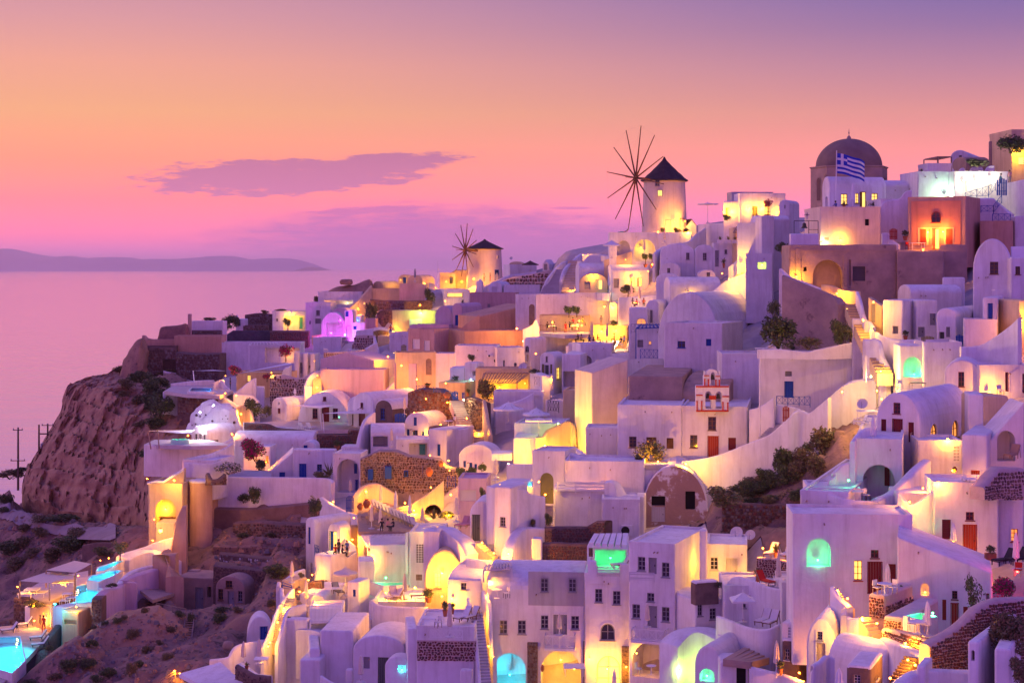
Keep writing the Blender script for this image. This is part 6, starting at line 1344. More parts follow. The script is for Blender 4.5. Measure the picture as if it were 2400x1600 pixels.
rb("cream ramp wall dipping to the lit passage",[(1060,1110,1640,124.5),(1170,1225,1640,124),(1250,1220,1640,124),(1350,1150,1640,124),(1430,1080,1640,124),(1500,1040,1640,124)],th=0.5)
hNi=hu("broad white wall house glowing mint at its base",1060,1430,1440,1110,1640,a=3,d=125.5,dep=4,ext=6,ops=[])
hMd=hu("white house with red wooden doors and a hatch above",1430,2095,2370,1035,1760,a=6,d=123,dep=5,ext=5,ops=[('w',1800,1345,84,84,MN),('s',1560,1480,90,200,MN),('d',1800,1590,150,320,BR)])
hMe=hu("white end house with a lit red framed window",2090,2352,2420,1110,1760,a=4,d=124,dep=5,ext=5,ops=[('O',2255,1540,70,130,BR)])
hPt=hu("mint lit plunge pool block on the white terrace",150,690,695,1090,1300,a=5,d=128,dep=5,ext=4)
hPb=hu("big blank white terrace front under the mint plunge pool",65,560,1060,1130,1760,a=20,d=125,dep=7,ext=6,ops=[])
rb("scalloped white wall washed with mint light",[(330,1060,1160,130.5),(370,980,1160,130.5),(430,940,1160,130.6),(445,880,1160,130.8),(520,815,1160,131),(640,805,1160,131.5)],th=0.4)
rb("white parapet before the mint plunge pool",[(155,1075,1200,126.5),(330,1110,1200,125.6),(560,1175,1260,124.6),(860,1195,1260,125.5)],th=0.3)
rb("wall climbing left of the maroon doors",[(625,590,720,131),(680,510,700,133),(760,450,640,135),(850,440,600,137)],th=0.4)
rb("rubble stair wall with lit steps at the right edge",[(1950,1050,1140,121),(2050,930,1140,122),(2110,850,1140,122.5),(2352,860,1140,123)],th=1.2,ext=0.3,m=MORT,sn_=SN,ce_=30,sm=0)
crop(1860,1240,540)
hMb=hu("white house with mint arched niche and dark red doors",-10,1215,1220,-120,680,a=4,d=119.5,dep=5,ext=5,ops=[('an',256,235,245,285,None,'f',1.0),('W',658,418,80,205,BR),('d',830,492,158,330,MN),('s',1005,455,78,205,MN),('w',828,250,80,82,MN)])
hMc=hu("long white flank wall house with a candle niche",1060,2030,2035,110,1000,a=14,d=113,dep=7,ext=5,rv='shed',ri=2.2,ops=[('an',1340,610,84,118,None,'f',0.5),('s',1538,820,40,210,BR),('d',1645,910,88,320,BR),('s',1755,870,46,165,BR),('w',1645,668,54,84,MN),('d',2012,730,94,150,BR)])
hRs1=hu("red stone terrace block with a table of white chairs",770,930,1220,668,980,a=36,d=110.5,dep=4,ext=3,m=MORT,rm=FLOOR)
pl_(hRs1,1075,775,285,200,MORT,'rubble_face','r',proud=0.04,sn_=SN,ce_=27,sg_=True);pl_(hRs1,850,790,150,200,MORT,'rubble_face','f',proud=0.04,sn_=SR,ce_=27,sg_=True)
hJz=hu("plunge pool plinth glowing mint below the candle niche",920,1120,1480,900,1120,a=32,d=106,dep=4,ext=3,m=MORT,rm=FLOOR)
pl_(hJz,1020,1010,195,160,MORT,'rubble_face','f',proud=0.04,sn_=SR,ce_=27,sg_=True)
pl_(hJz,1300,960,350,90,FLOOR,'plinth_face','r',proud=0.03)
rb("long red stone wall under the plunge pool plinth",[(900,1010,1160,105.5),(1100,1040,1240,103.5),(1300,1100,1290,101.5),(1400,1130,1300,101)],th=0.5,m=MORT,sn_=SR,ce_=28,sg_=True)
rb("big diagonal red lava stone wall at the lower right",[(1390,1180,1640,97.5),(1500,1110,1640,98),(1640,1030,1640,98.5),(1800,900,1640,99),(1920,790,1640,99.5),(2080,720,1640,100),(2220,705,1640,100.5),(2400,700,1640,101)],th=0.8,m=MORT,sn_=SR,ce_=30,sg_=True,tk=0.16)
hWg=hu("white arched house with a small emblem window at the lower right corner",1775,1885,2352,1150,1640,a=30,d=93,dep=4,ext=4,rv='flat',ops=[('ak',1832,1285,70,100,BW)])
hu("white rounded buttress at the lower right corner",2050,2220,2320,1220,1640,a=22,d=92,dep=3,ext=4)
hVl2=hu("white barrel vaulted house in the bottom right with a cream gable",340,900,1200,1195,1640,a=48,d=103,ext=4,rv='vx',ri=2.0,ops=[('k',1040,1330,66,90,LG,'r'),('d',480,1420,100,230,LG)])
hVl3=hu("white vaulted house with a cream door at the bottom",130,420,560,915,1500,a=20,d=109,rv='vault',ri=2.0,ext=4,ops=[('w',268,1085,56,84,GP),('d',280,1280,90,240,CM)])
rb("lilac wavy wall at the bottom right doorway",[(180,1560,1700,99),(185,1450,1700,99),(220,1390,1700,99),(300,1340,1700,99.5),(360,1290,1700,100),(420,1320,1700,100)],th=0.4)
hLs=hu("dark lava stone porch block at the bottom edge",540,790,910,1400,1680,a=22,d=96,dep=3,ext=3,m=MD,rm=WH,ops=[('w',648,1530,70,90,LG),('W',845,1520,30,60,LG,'r')])
rb("white stair wall beside the descending lit steps",[(370,580,900,113),(450,700,950,112),(545,790,1000,110.5),(548,900,1040,110),(660,910,1060,109),(760,1050,1120,107.5)],th=0.4)
st_("upper lit steps beside the curved brown stone wall",600,830,390,590,75,11,m=CM,d0=112,sl_=0.7)
st_("middle lit steps below the curved brown stone wall",850,1090,720,890,130,6,m=CM,d0=107,sl_=0.7)
st_("dark stone steps at the bottom right edge",1040,1560,1210,1300,150,8,m=MD,d0=98,sl_=0.7,rm=ST[2])
rb("stone kerb wall of the lane at the bottom right",[(880,1100,1180,105),(1000,1160,1240,103),(1200,1240,1320,100),(1280,1270,1340,99)],th=0.8,m=WH)
hu("small white bell post house at the bottom right",1255,1340,1420,1395,1640,a=24,d=94,dep=1.2,ext=3,name='gate_pier',cat='pier')
rb("white parapet of the lowest right courtyard",[(1100,1590,1660,93),(1250,1480,1640,94),(1400,1440,1600,95),(1700,1450,1600,95.5),(1790,1450,1600,95.5)],th=0.8)
crop(500,1080,540)
rb("white retaining front under the timber deck",[(1475,725,1000,184),(1700,728,1000,183),(1985,722,1000,182)],th=4.0,sm=0)
def build_ground():
 pts=[]
 for(x,y,d)in CTRL:pts.append(PX(x,y,d))
 for x,y in[(a,b)for b in(760,860,960,1060,1160,1260,1360,1460,1560)for a in range(700,2401,170)]:
  top=1000 if x<200 else 780 if x<600 else 690 if x<900 else 640 if x<1400 else 560 if x<1900 else 500
  if y>top+60:pts.append(PX(x,y,field(x,y)))
 for X,Y,Z in[(-75,250,-47),(-60,235,-42),(-90,285,-42),(-100,330,-60),(-110,240,-62),(-140,300,-80),(-75,330,-44),(-60,350,-40),(-60,400,-60),(-20,420,-30),(20,430,-26),(60,420,-22),(90,360,-10),(120,300,-4),(-40,60,-58),(0,55,-50),(40,50,-38),(-70,120,-66),(-60,160,-52),(-90,190,-62),(60,75,-30),(95,100,-16),(105,150,-4),(110,210,6),(85,240,14),(75,280,11),(-110,450,-100),(0,500,-80),(100,450,-50),(-30,90,-48),(140,120,-5)]:
  pts.append(V3((X,Y,Z)))
 q=np.array([(p.x/50,p.y/50)for p in pts]);v=np.array([p.z for p in pts]);w=tps_fit(q,v)
 X0,X1,Y0,Y1,st=-190.0,170.0,40.0,520.0,1.25
 xs=np.arange(X0,X1,st);ys=np.arange(Y0,Y1,st)
 gx,gy=np.meshgrid(xs,ys);z=np.zeros(gx.size);flat=np.stack([gx.ravel()/50,gy.ravel()/50],1)
 for i in range(0,len(flat),20000):z[i:i+20000]=tps_eval(q,w,flat[i:i+20000])
 nx,ny=len(xs),len(ys)
 verts=[];nat=np.zeros(len(flat),bool);PXY=[]
 for i in range(len(flat)):
  X,Y,Zv=flat[i,0]*50,flat[i,1]*50,z[i]
  px,py=CX+X*F/Y,HY-Zv*F/Y;PXY.append((px,py))
  nat[i]=any(pip(px,py,g)for g in NATURAL)
 wt=nat.astype(float).reshape(ny,nx)
 for _ in range(3):
  p_=np.pad(wt,1,mode='edge');wt=(p_[:-2,1:-1]+p_[2:,1:-1]+p_[1:-1,:-2]+p_[1:-1,2:]+p_[1:-1,1:-1])/5
 wt=wt.ravel()
 for i in range(len(flat)):
  X,Y,Zv=flat[i,0]*50,flat[i,1]*50,z[i];px,py=PXY[i]
  pv=V3((X,Y,0))
  zn=Zv+1.3*noise.fractal(pv*0.09,0.9,2.1,5)+0.55*noise.fractal(pv*0.35,0.8,2.1,3)-0.3
  zv=Zv-2.6-min(4.0,max(0.0,(py-1400)/50.0))
  if py<700 and px<1300:zv-=1.0
  Zv=zn*wt[i]+zv*(1-wt[i])
  verts.append((X,Y,max(Zv,-99)))
 va=np.array(verts);px=CX+va[:,0]*F/va[:,1];vil=wt<0.5
 FOOT=[(30,1205,292),(62,1210,286),(110,1217,278),(190,1228,265),(280,1238,255),(335,1246,246),(362,1250,241)]
 for(x0,x1,yb,d,back,fr)in[c+(12,)for c in CARVE]+[(a[0],b[0],max(a[1],b[1])-12,min(a[2],b[2]),12,60)for a,b in zip(FOOT,FOOT[1:])]:
  m_=(vil|(va[:,1]>d-fr))&(va[:,1]>d-32)&(va[:,1]<d+back)&(px>x0-6)&(px<x1+6)
  va[m_,2]=np.minimum(va[m_,2],-(yb-HY)/F*va[m_,1]-0.25)
 z0_=va[:,2].reshape(ny,nx).copy();zs_=z0_.copy()
 for _ in range(2):
  p_=np.pad(zs_,1,mode='edge');zs_=(p_[:-2,1:-1]+p_[2:,1:-1]+p_[1:-1,:-2]+p_[1:-1,2:]+2*p_[1:-1,1:-1])/6
 va[:,2]=np.where(vil,np.minimum(zs_.ravel(),z0_.ravel()+0.2),va[:,2])
 verts=[tuple(v)for v in va.tolist()]
 def sheet(sel,name,m):
  fs=[];used={}
  vv=[]
  def idx(i):
   if i not in used:used[i]=len(vv);vv.append(verts[i])
   return used[i]
  for j in range(ny-1):
   for i in range(nx-1):
    a=j*nx+i;q4=(a,a+1,a+nx+1,a+nx)
    if(nat[a]or nat[a+1]or nat[a+nx])==sel:fs.append(tuple(idx(k)for k in q4))
  if sel:
   v2,f2,ix=[],[],{}
   def fine(a,b,c,d,u,t):
    q=[(a[k]*(1-u)+b[k]*u)*(1-t)+(d[k]*(1-u)+c[k]*u)*t for k in range(3)];key=(round(q[0],2),round(q[1],2))
    if key not in ix:
     P_=V3((q[0],q[1],0));g=.55*(noise.ridged_multi_fractal(P_*.32,.9,2.2,4,1,2)-.9)+.22*noise.noise(P_*1.5);ix[key]=len(v2);v2.append((q[0],q[1],q[2]+g))
    return ix[key]
   for q4 in fs:
    c4=[vv[k]for k in q4]
    for i in range(3):
     for j in range(3):f2.append(tuple(fine(*c4,u/3,t/3)for u,t in((i,j),(i+1,j),(i+1,j+1),(i,j+1))))
   vv,fs=v2,f2
  me=bpy.data.meshes.new(name);me.from_pydata(vv,[],fs);me.materials.append(m)
  me.polygons.foreach_set('use_smooth',[True]*len(fs));o=link(name,me);o['kind']='structure';return BVHTree.FromPolygons(vv,fs)
 global GB
 GB=sheet(True,'rocky_hillside',SOIL);sheet(False,'village_ground',PAVE)
build_ground()
# == props
_pm={}
def oc(key,fn):
 if key not in _pm:_pm[key]=fn()
 return _pm[key]
def clump(n,rx,ry,rz,size,seed,mats,hollow=0.35,base=0.0,fw=0.0):
 rnd=random.Random(seed);mb=MB()
 lobes=[(V3((rnd.uniform(-.6,.6)*rx,rnd.uniform(-.6,.6)*ry,rnd.uniform(-.55,.45)*rz)),rnd.uniform(.35,.62))for _ in range(9)]+[(V3((0,0,-.25*rz)),0.85)]
 for i in range(n):
  c,k=lobes[rnd.randrange(len(lobes))]
  while True:
   v=V3((rnd.uniform(-1,1),rnd.uniform(-1,1),rnd.uniform(-1,1)))
   if hollow<v.length<1:break
  p=c+V3((v.x*rx*k,v.y*ry*k,v.z*rz*k))
  if p.z<-rz*base-0.02 and base>=0 and p.z<-rz*0.95:continue
  a=V3((rnd.uniform(-1,1),rnd.uniform(-1,1),rnd.uniform(-.4,1))).normalized();b=a.cross(V3((rnd.uniform(-1,1),rnd.uniform(-1,1),rnd.uniform(-1,1)))).normalized()
  s=size*rnd.uniform(.6,1.4);f=1 if rnd.random()<fw else 0
  if len(mats)>2 and not f:f=2 if rnd.random()<0.35 else 0
  mb.add((p-a*s,p+b*s*0.45,p+a*s,p-b*s*0.45),((0,1,2,3),),f)
 return mb
def bs(lb,x,y,w,h,d=None,on=None,kn=1,name='shrub',seed=1,gp=None,fw=None,p=None,dn=1.0):
 P0=p if p is not None else pos(x,y,on,d);k=ZK*P0.y/F;W,H=w*k/2,h*k/2
 lm=[LEAF[kn],fw or LEAF[(kn+1)%4],LEAF[(kn+2)%4]]
 q=max(0.7,min(W,H))
 me=oc(('bush',kn,seed%4,fw.name if fw else 0,round(W/H,0),dn),lambda:clump(int(1900*dn),1.1,1.1,1.05,0.105,seed,lm,fw=0.5 if fw else 0.12).mesh('foliage',lm))
 ob=root(name,P0,lb,'flowering shrub' if fw else 'shrub',gp)
 o=link('foliage',me,ob);o.location=(0,0,H*.95);o.scale=(W*1.0,max(W*0.85,0.4),H*1.05)
 def stem():
  mb=MB();rnd=random.Random(4)
  for i in range(6):mb.bar((0,0,-0.2),(rnd.uniform(-.5,.5),rnd.uniform(-.4,.4),rnd.uniform(.5,1.2)),0.04,0.02,n=4)
  return mb.mesh('stem',BARK)
 s=link('stem',oc('stem',stem),ob);s.scale=(W,W,H)
 return ob
def te(lb,x,y,ytop,w,d=None,on=None,kn=3,name='potted_tree',pot=True,fw=None,hanging=False):
 P0=pos(x,y,on,d);k=ZK*P0.y/F;H=(y-ytop)*k;W=w*k/2;ob=root(name,P0,lb,'tree')
 cr=min(W,H*0.4);lm=[LEAF[kn],fw or LEAF[2],LEAF[0]]
 mb=MB();pz=0.45 if pot else 0.0
 mb.bar((0,0,pz*0.8-0.2),(0.05,0,H-cr*1.2),0.06+0.01*H,0.045,n=6)
 for i in range(5):t=i*1.3;mb.bar((0.05,0,H-cr*1.3),(cr*0.6*mt.cos(t),cr*0.6*mt.sin(t),H-cr*0.6),0.035,0.015,n=4)
 mb.build('trunk',BARK,ob)
 o=link('crown',oc(('crown',kn,fw.name if fw else 0),lambda:clump(900,1.1,1.1,1.0,0.12,kn+9,lm,fw=0.6 if fw else 0.1).mesh('crown',lm)),ob);o.location=(0,0,H-cr);o.scale=(W,W,cr)
 if pot:
  mb=MB();mb.lathe([(0.22,0),(0.34,0.45),(0.38,0.47),(0.38,0.55),(0.30,0.55),(0.28,0.48)],12);mb.build('pot',TERRA,ob,40)
 return ob
def pp(lb,x,y,w,h,d=None,on=None,kn=0,sp_=False,potm=None,name='potted_plant',box=False,fw=None,bare=False):
 P0=pos(x,y,on,d);k=ZK*P0.y/F;W,H=w*k/2,h*k;ob=root(name,P0,lb,'plant');ph=H*0.38 if not bare else 0.0
 if not bare:
  mb=MB()
  if box:mb.box(-W*0.9,-0.22,-0.1,W*0.9,0.22,ph)
  else:mb.lathe([(W*0.38,-0.1),(W*0.55,ph*0.7),(W*0.62,ph*0.9),(W*0.62,ph),(W*0.5,ph),(W*0.45,ph*0.85)],14)
  mb.build('pot' if not box else 'planter',potm or TERRA,ob,40)
 if sp_:
  mb=MB();rnd=random.Random(int(x))
  for i in range(22):
   t=i*2.4;e=rnd.uniform(.25,1.45);L=(H-ph)*rnd.uniform(.75,1.1);dr=V3((mt.cos(t)*mt.cos(e),mt.sin(t)*mt.cos(e),mt.sin(e)));s=V3((-mt.sin(t),mt.cos(t),0))*0.05*max(1,H)
   m_=V3((0,0,ph))+dr*L*0.5+V3((0,0,.03));tip=V3((0,0,ph))+dr*L-V3((0,0,0.08*L));b=V3((0,0,ph))
   mb.add((b-s,m_-s,tip,m_+s,b+s),((0,1,2,3,4),))
  tag(mb.build('blades',LEAF[3],ob),kn='stuff')
 else:
  lm=[LEAF[kn],fw or LEAF[(kn+1)%4],LEAF[2]]
  o=link('foliage',oc(('pp',kn,fw.name if fw else 0),lambda:clump(420,1,1,1,0.17,kn+3,lm,fw=0.45 if fw else 0.1).mesh('foliage',lm)),ob);o.location=(0,0,ph+(H-ph)*0.45);o.scale=(W,max(W*0.7,.25),(H-ph)*0.6)
 return ob
def pv(lb,x,yf,yt,d=None,on=None,half=None,m=None,name=None,sides=8,flat=False):
 P0=pos(x,yf,on,d);k=ZK*P0.y/F;H=(yf-yt)*k;m=m or CANV
 ob=root('parasol',P0,lb,'parasol')
 mb=MB();mb.bar((0,0,-0.3),(0,0,H+0.05),0.035,n=8);mb.build('pole',WP,ob)
 mb=MB();mb.lathe([(0.35,0),(0.35,0.07),(0.08,0.12),(0.07,0.3)],14);mb.build('base',LG,ob)
 if half is None:
  def cm():
   mb=MB();mb.lathe([(0.10,0.30),(0.21,0.34),(0.17,0.52),(0.155,0.56),(0.17,0.62),(0.14,0.8),(0.08,0.95),(0.04,1.0)],16,wob=lambda i,j:1.0+(0.20 if i%2 else-0.14));return mb.mesh('canopy',m,50)
  o=link('canopy',oc(('cp',m.name),cm),ob);o.scale=(1.0,1.0,H)
 else:
  r=half*k;hh=0.10*r if flat else 0.42*r;mb=MB();n=sides
  ring=[V3((r*mt.cos(2*mt.pi*(i+.5)/n),r*mt.sin(2*mt.pi*(i+.5)/n),H-hh))for i in range(n)]
  top=V3((0,0,H));mid=[v*0.55+top*0.45-V3((0,0,0.04*r))for v in ring];val=[v*1.0-V3((0,0,0.16))for v in ring]
  mb.add(ring+mid+[top]+val,[(i,(i+1)%n,n+(i+1)%n,n+i)for i in range(n)]+[(n+i,n+(i+1)%n,2*n)for i in range(n)]+[(i,(i+1)%n,2*n+1+(i+1)%n,2*n+1+i)for i in range(n)])
  mb.build('canopy',m,ob)
  mb=MB()
  for v in ring:mb.bar(top-V3((0,0,0.1)),v-V3((0,0,0.03)),0.015)
  tag(mb.build('rib',WOOD,ob),kn='stuff')
  mb=MB();mb.lathe([(0.06,H-0.02),(0.05,H+0.12),(0.01,H+0.2)],8);mb.build('finial',WP,ob)
 return ob
def lg(lb,x,y,rz,d=None,on=None,fr_=None,cl_=None,back=55,gp=None,low=False):
 P0=pos(x,y,on,d);ob=root('sun_lounger',P0,lb,'lounger',gp,R(rz));fm=fr_ or WOOD;cl=cl_ or CUSH
 b=R(back);L=1.25;B=0.85
 mb=MB()
 for s in(-0.33,0.33):
  mb.bar((s,0,0.30),(s,L,0.33),0.03);mb.bar((s,L,0.33),(s,L+B*mt.cos(b),0.33+B*mt.sin(b)),0.03)
  mb.bar((s,0.12,0),(s,0.12,0.31),0.03);mb.bar((s,L,0),(s,L,0.34),0.03);mb.bar((s,L+B*0.7*mt.cos(b),0.33+B*0.7*mt.sin(b)),(s,L+0.55,0.02),0.022)
 mb.bar((-0.33,0,0.30),(0.33,0,0.30),0.03);mb.bar((-0.33,L,0.33),(0.33,L,0.33),0.025)
 mb.build('frame',fm,ob)
 mb=MB();M=M4.Translation((0,L,0.36))@M4.Rotation(b,4,'X')
 mb.box(-0.30,0.0,0.34,0.30,L,0.43);mb.build('seat_cushion',cl,ob);mb=MB();mb.box(-0.30,0.0,-0.02,0.30,B,0.07,M=M);mb.build('back_cushion',cl,ob)
 return ob
def ch_(lb,x,y,rz,d=None,on=None,m=None,cl_=None):
 P0=pos(x,y,on,d);ob=root('chair',P0,lb,'chair',None,R(rz));m=m or WOOD
 for sx0 in(-0.21,0.21):
  for sy0 in(-0.2,0.2):
   mb=MB();mb.bar((sx0,sy0,0),(sx0,sy0*1.05,0.45 if sy0<0 else 0.9),0.02);mb.build('leg',m,ob)
 mb=MB();mb.box(-0.24,-0.23,0.43,0.24,0.23,0.48);mb.build('seat',cl_ or CUSH,ob);mb=MB();mb.box(-0.24,0.19,0.55,0.24,0.235,0.92);mb.build('backrest',cl_ or CUSH,ob)
 return ob
def tb(lb,x,y,r=0.42,d=None,on=None,m=None,sq=False,h=0.74):
 P0=pos(x,y,on,d);ob=root('table',P0,lb,'table');m=m or WP
 mb=MB()
 if sq:mb.box(-r,-r,h-0.05,r,r,h)
 else:mb.lathe([(r,h-0.04),(r,h)],20)
 mb.build('tabletop',m,ob);mb=MB()
 if sq:
  for a in(-1,1):
   for b in(-1,1):mb.bar((a*r*.85,b*r*.85,0),(a*r*.85,b*r*.85,h-.04),0.025)
  tag(mb.build('leg',m,ob),kn='stuff')
 else:mb.lathe([(r*0.55,0),(0.05,0.06),(0.035,h-0.04)],12);mb.build('pedestal',m,ob)
 return ob
def rl(lb,pts,m=None,style='x',n=4,d=None,name='railing',cat='railing',t=0.03):
 m=m or WP;Q=[]
 for p in pts:
  dd=p[3]if len(p)>3 else(d or fd(p[0],p[2]));Q.append((pt(p[0],p[1],dd),pt(p[0],p[2],dd)))
 O=Q[0][1];ob=root(name,O,lb,cat)
 for a,b in Q:
  mb=MB();mb.bar(b-O-V3((0,0,0.1)),a-O,t*1.3);mb.build('post',m,ob)
 for i in range(len(Q)-1):
  a,b,c,e=Q[i][0]-O,Q[i][1]-O,Q[i+1][0]-O,Q[i+1][1]-O
  L=lambda f,g:(a+(c-a)*f)*(1-g)+(b+(e-b)*f)*g
  mb=MB();mb.bar(a,c,t);mb.build('top_rail',m,ob);mb=MB();mb.bar(L(0,.88),L(1,.88),t*.8);mb.build('bottom_rail',m,ob)
  for j in range(n):
   if style=='x':
    mb=MB();mb.bar(L(j/n,.02),L((j+1)/n,.88),t*.6);mb.bar(L(j/n,.88),L((j+1)/n,.02),t*.6)
    if j:mb.bar(L(j/n,0),L(j/n,.9),t*.7)
    mb.build('cross_panel',m,ob)
   elif style=='slat':
    mb=MB();g=(j+.5)/n*.9;mb.bar(L(0,g),L(1,g),t*1.6);mb.build('slat',m,ob)
   else:
    mb=MB();mb.bar(L((j+.5)/n,0),L((j+.5)/n,.95),t*.6);mb.build('baluster',m,ob)
 return ob
def pg(lb,c4,h,n=12,m=None,po_=(0,1,2,3),slat=0.05,along=True,name='pergola'):
 m=m or WP;P=[pt(*c)for c in c4];O=P[0]-V3((0,0,h));ob=root(name,O,lb,'pergola');P=[p-O for p in P]
 for i in po_:
  mb=MB();mb.box(P[i].x-.07,P[i].y-.07,P[i].z-h,P[i].x+.07,P[i].y+.07,P[i].z-0.02);mb.build('post',m,ob)
 for a,b in((0,1),(1,2),(2,3),(3,0)):
  mb=MB();mb.bar(P[a],P[b],0.06);mb.build('beam',m,ob)
 A,B,C,D=(P[0],P[1],P[2],P[3])if along else(P[1],P[2],P[3],P[0])
 for j in range(n):
  f=(j+.5)/n;mb=MB();mb.bar(A+(B-A)*f+V3((0,0,.08)),D+(C-D)*f+V3((0,0,.08)),slat);mb.build('slat',m,ob)
 return ob
def dish(lb,x,y,w,d=None,m=None):
 P0=pt(x,y,d);r=w*ZK*P0.y/F/2;ob=root('satellite_dish',P0,lb,'satellite dish');ob.rotation_euler=(R(62),0,R(-25))
 mb=MB();mb.lathe([(0.02,0.0),(r*0.4,r*0.06),(r*0.75,r*0.18),(r,r*0.32),(r*1.02,r*0.32),(r*0.7,r*0.12),(0.02,-0.04)],22);mb.build('reflector',m or WHITE2,ob,50)
 mb=MB();mb.bar((0,-r,r*.3),(0,0,r*1.1),0.02);mb.bar((0,0,0),(0,-.3*r,-r*.9),0.05);mb.build('arm',GP,ob)
def acunit(lb,x,y,w,h,hh,face='f'):
 q=hh.hit(sx_(x),sy_(y),face,0);k=ZK*hh.d/F;W,H=w*k/2,h*k/2;ob=root('air_unit',hh.M@q,lb,'air conditioner');ob.rotation_euler=hh.o.rotation_euler
 mb=MB();mb.box(-W,-0.36,-H,W,0.0,H);mb.build('casing',WP,ob);mb=MB();M=M4.Translation((-W*.25,-0.37,0))@M4.Rotation(R(90),4,'X');mb.lathe([(0.02,0),(H*.8,0),(H*.85,.02),(H*.85,-.01)],18,M=M);mb.build('fan_grille',IR,ob)
def jr(lb,x,y,w,h,d=None,on=None,m=None):
 P0=pos(x,y,on,d);k=ZK*P0.y/F;W,H=w*k/2,h*k;ob=root('clay_jar',P0,lb,'jar')
 mb=MB();mb.lathe([(W*.45,0),(W*.9,H*.35),(W,H*.55),(W*.75,H*.8),(W*.42,H*.9),(W*.5,H)],16);mb.build('vessel',m or TERRA,ob,60);mb=MB();mb.lathe([(W*.55,H*.97),(W*.55,H*1.02),(W*.3,H*1.0)],16);mb.build('rim',m or TERRA,ob)
def ga(lb,x0,x1,yt,yb,d,m,n=6):
 P0=pt((x0+x1)/2,yb,d);k=ZK*d/F;W=(x1-x0)*k;H=(yb-yt)*k;ob=root('gate',P0,lb,'gate')
 for i in range(n):
  mb=MB();f=(i+.5)/n;mb.box(-W/2+W*f-W/n*.36,-.03,0.05,-W/2+W*f+W/n*.36,.03,H*(0.86+.14*mt.sin(mt.pi*f)));mb.build('picket',m,ob)
 for z in(.25,.7):
  mb=MB();mb.box(-W/2,.031,H*z,W/2,.07,H*z+.08);mb.build('rail',m,ob)
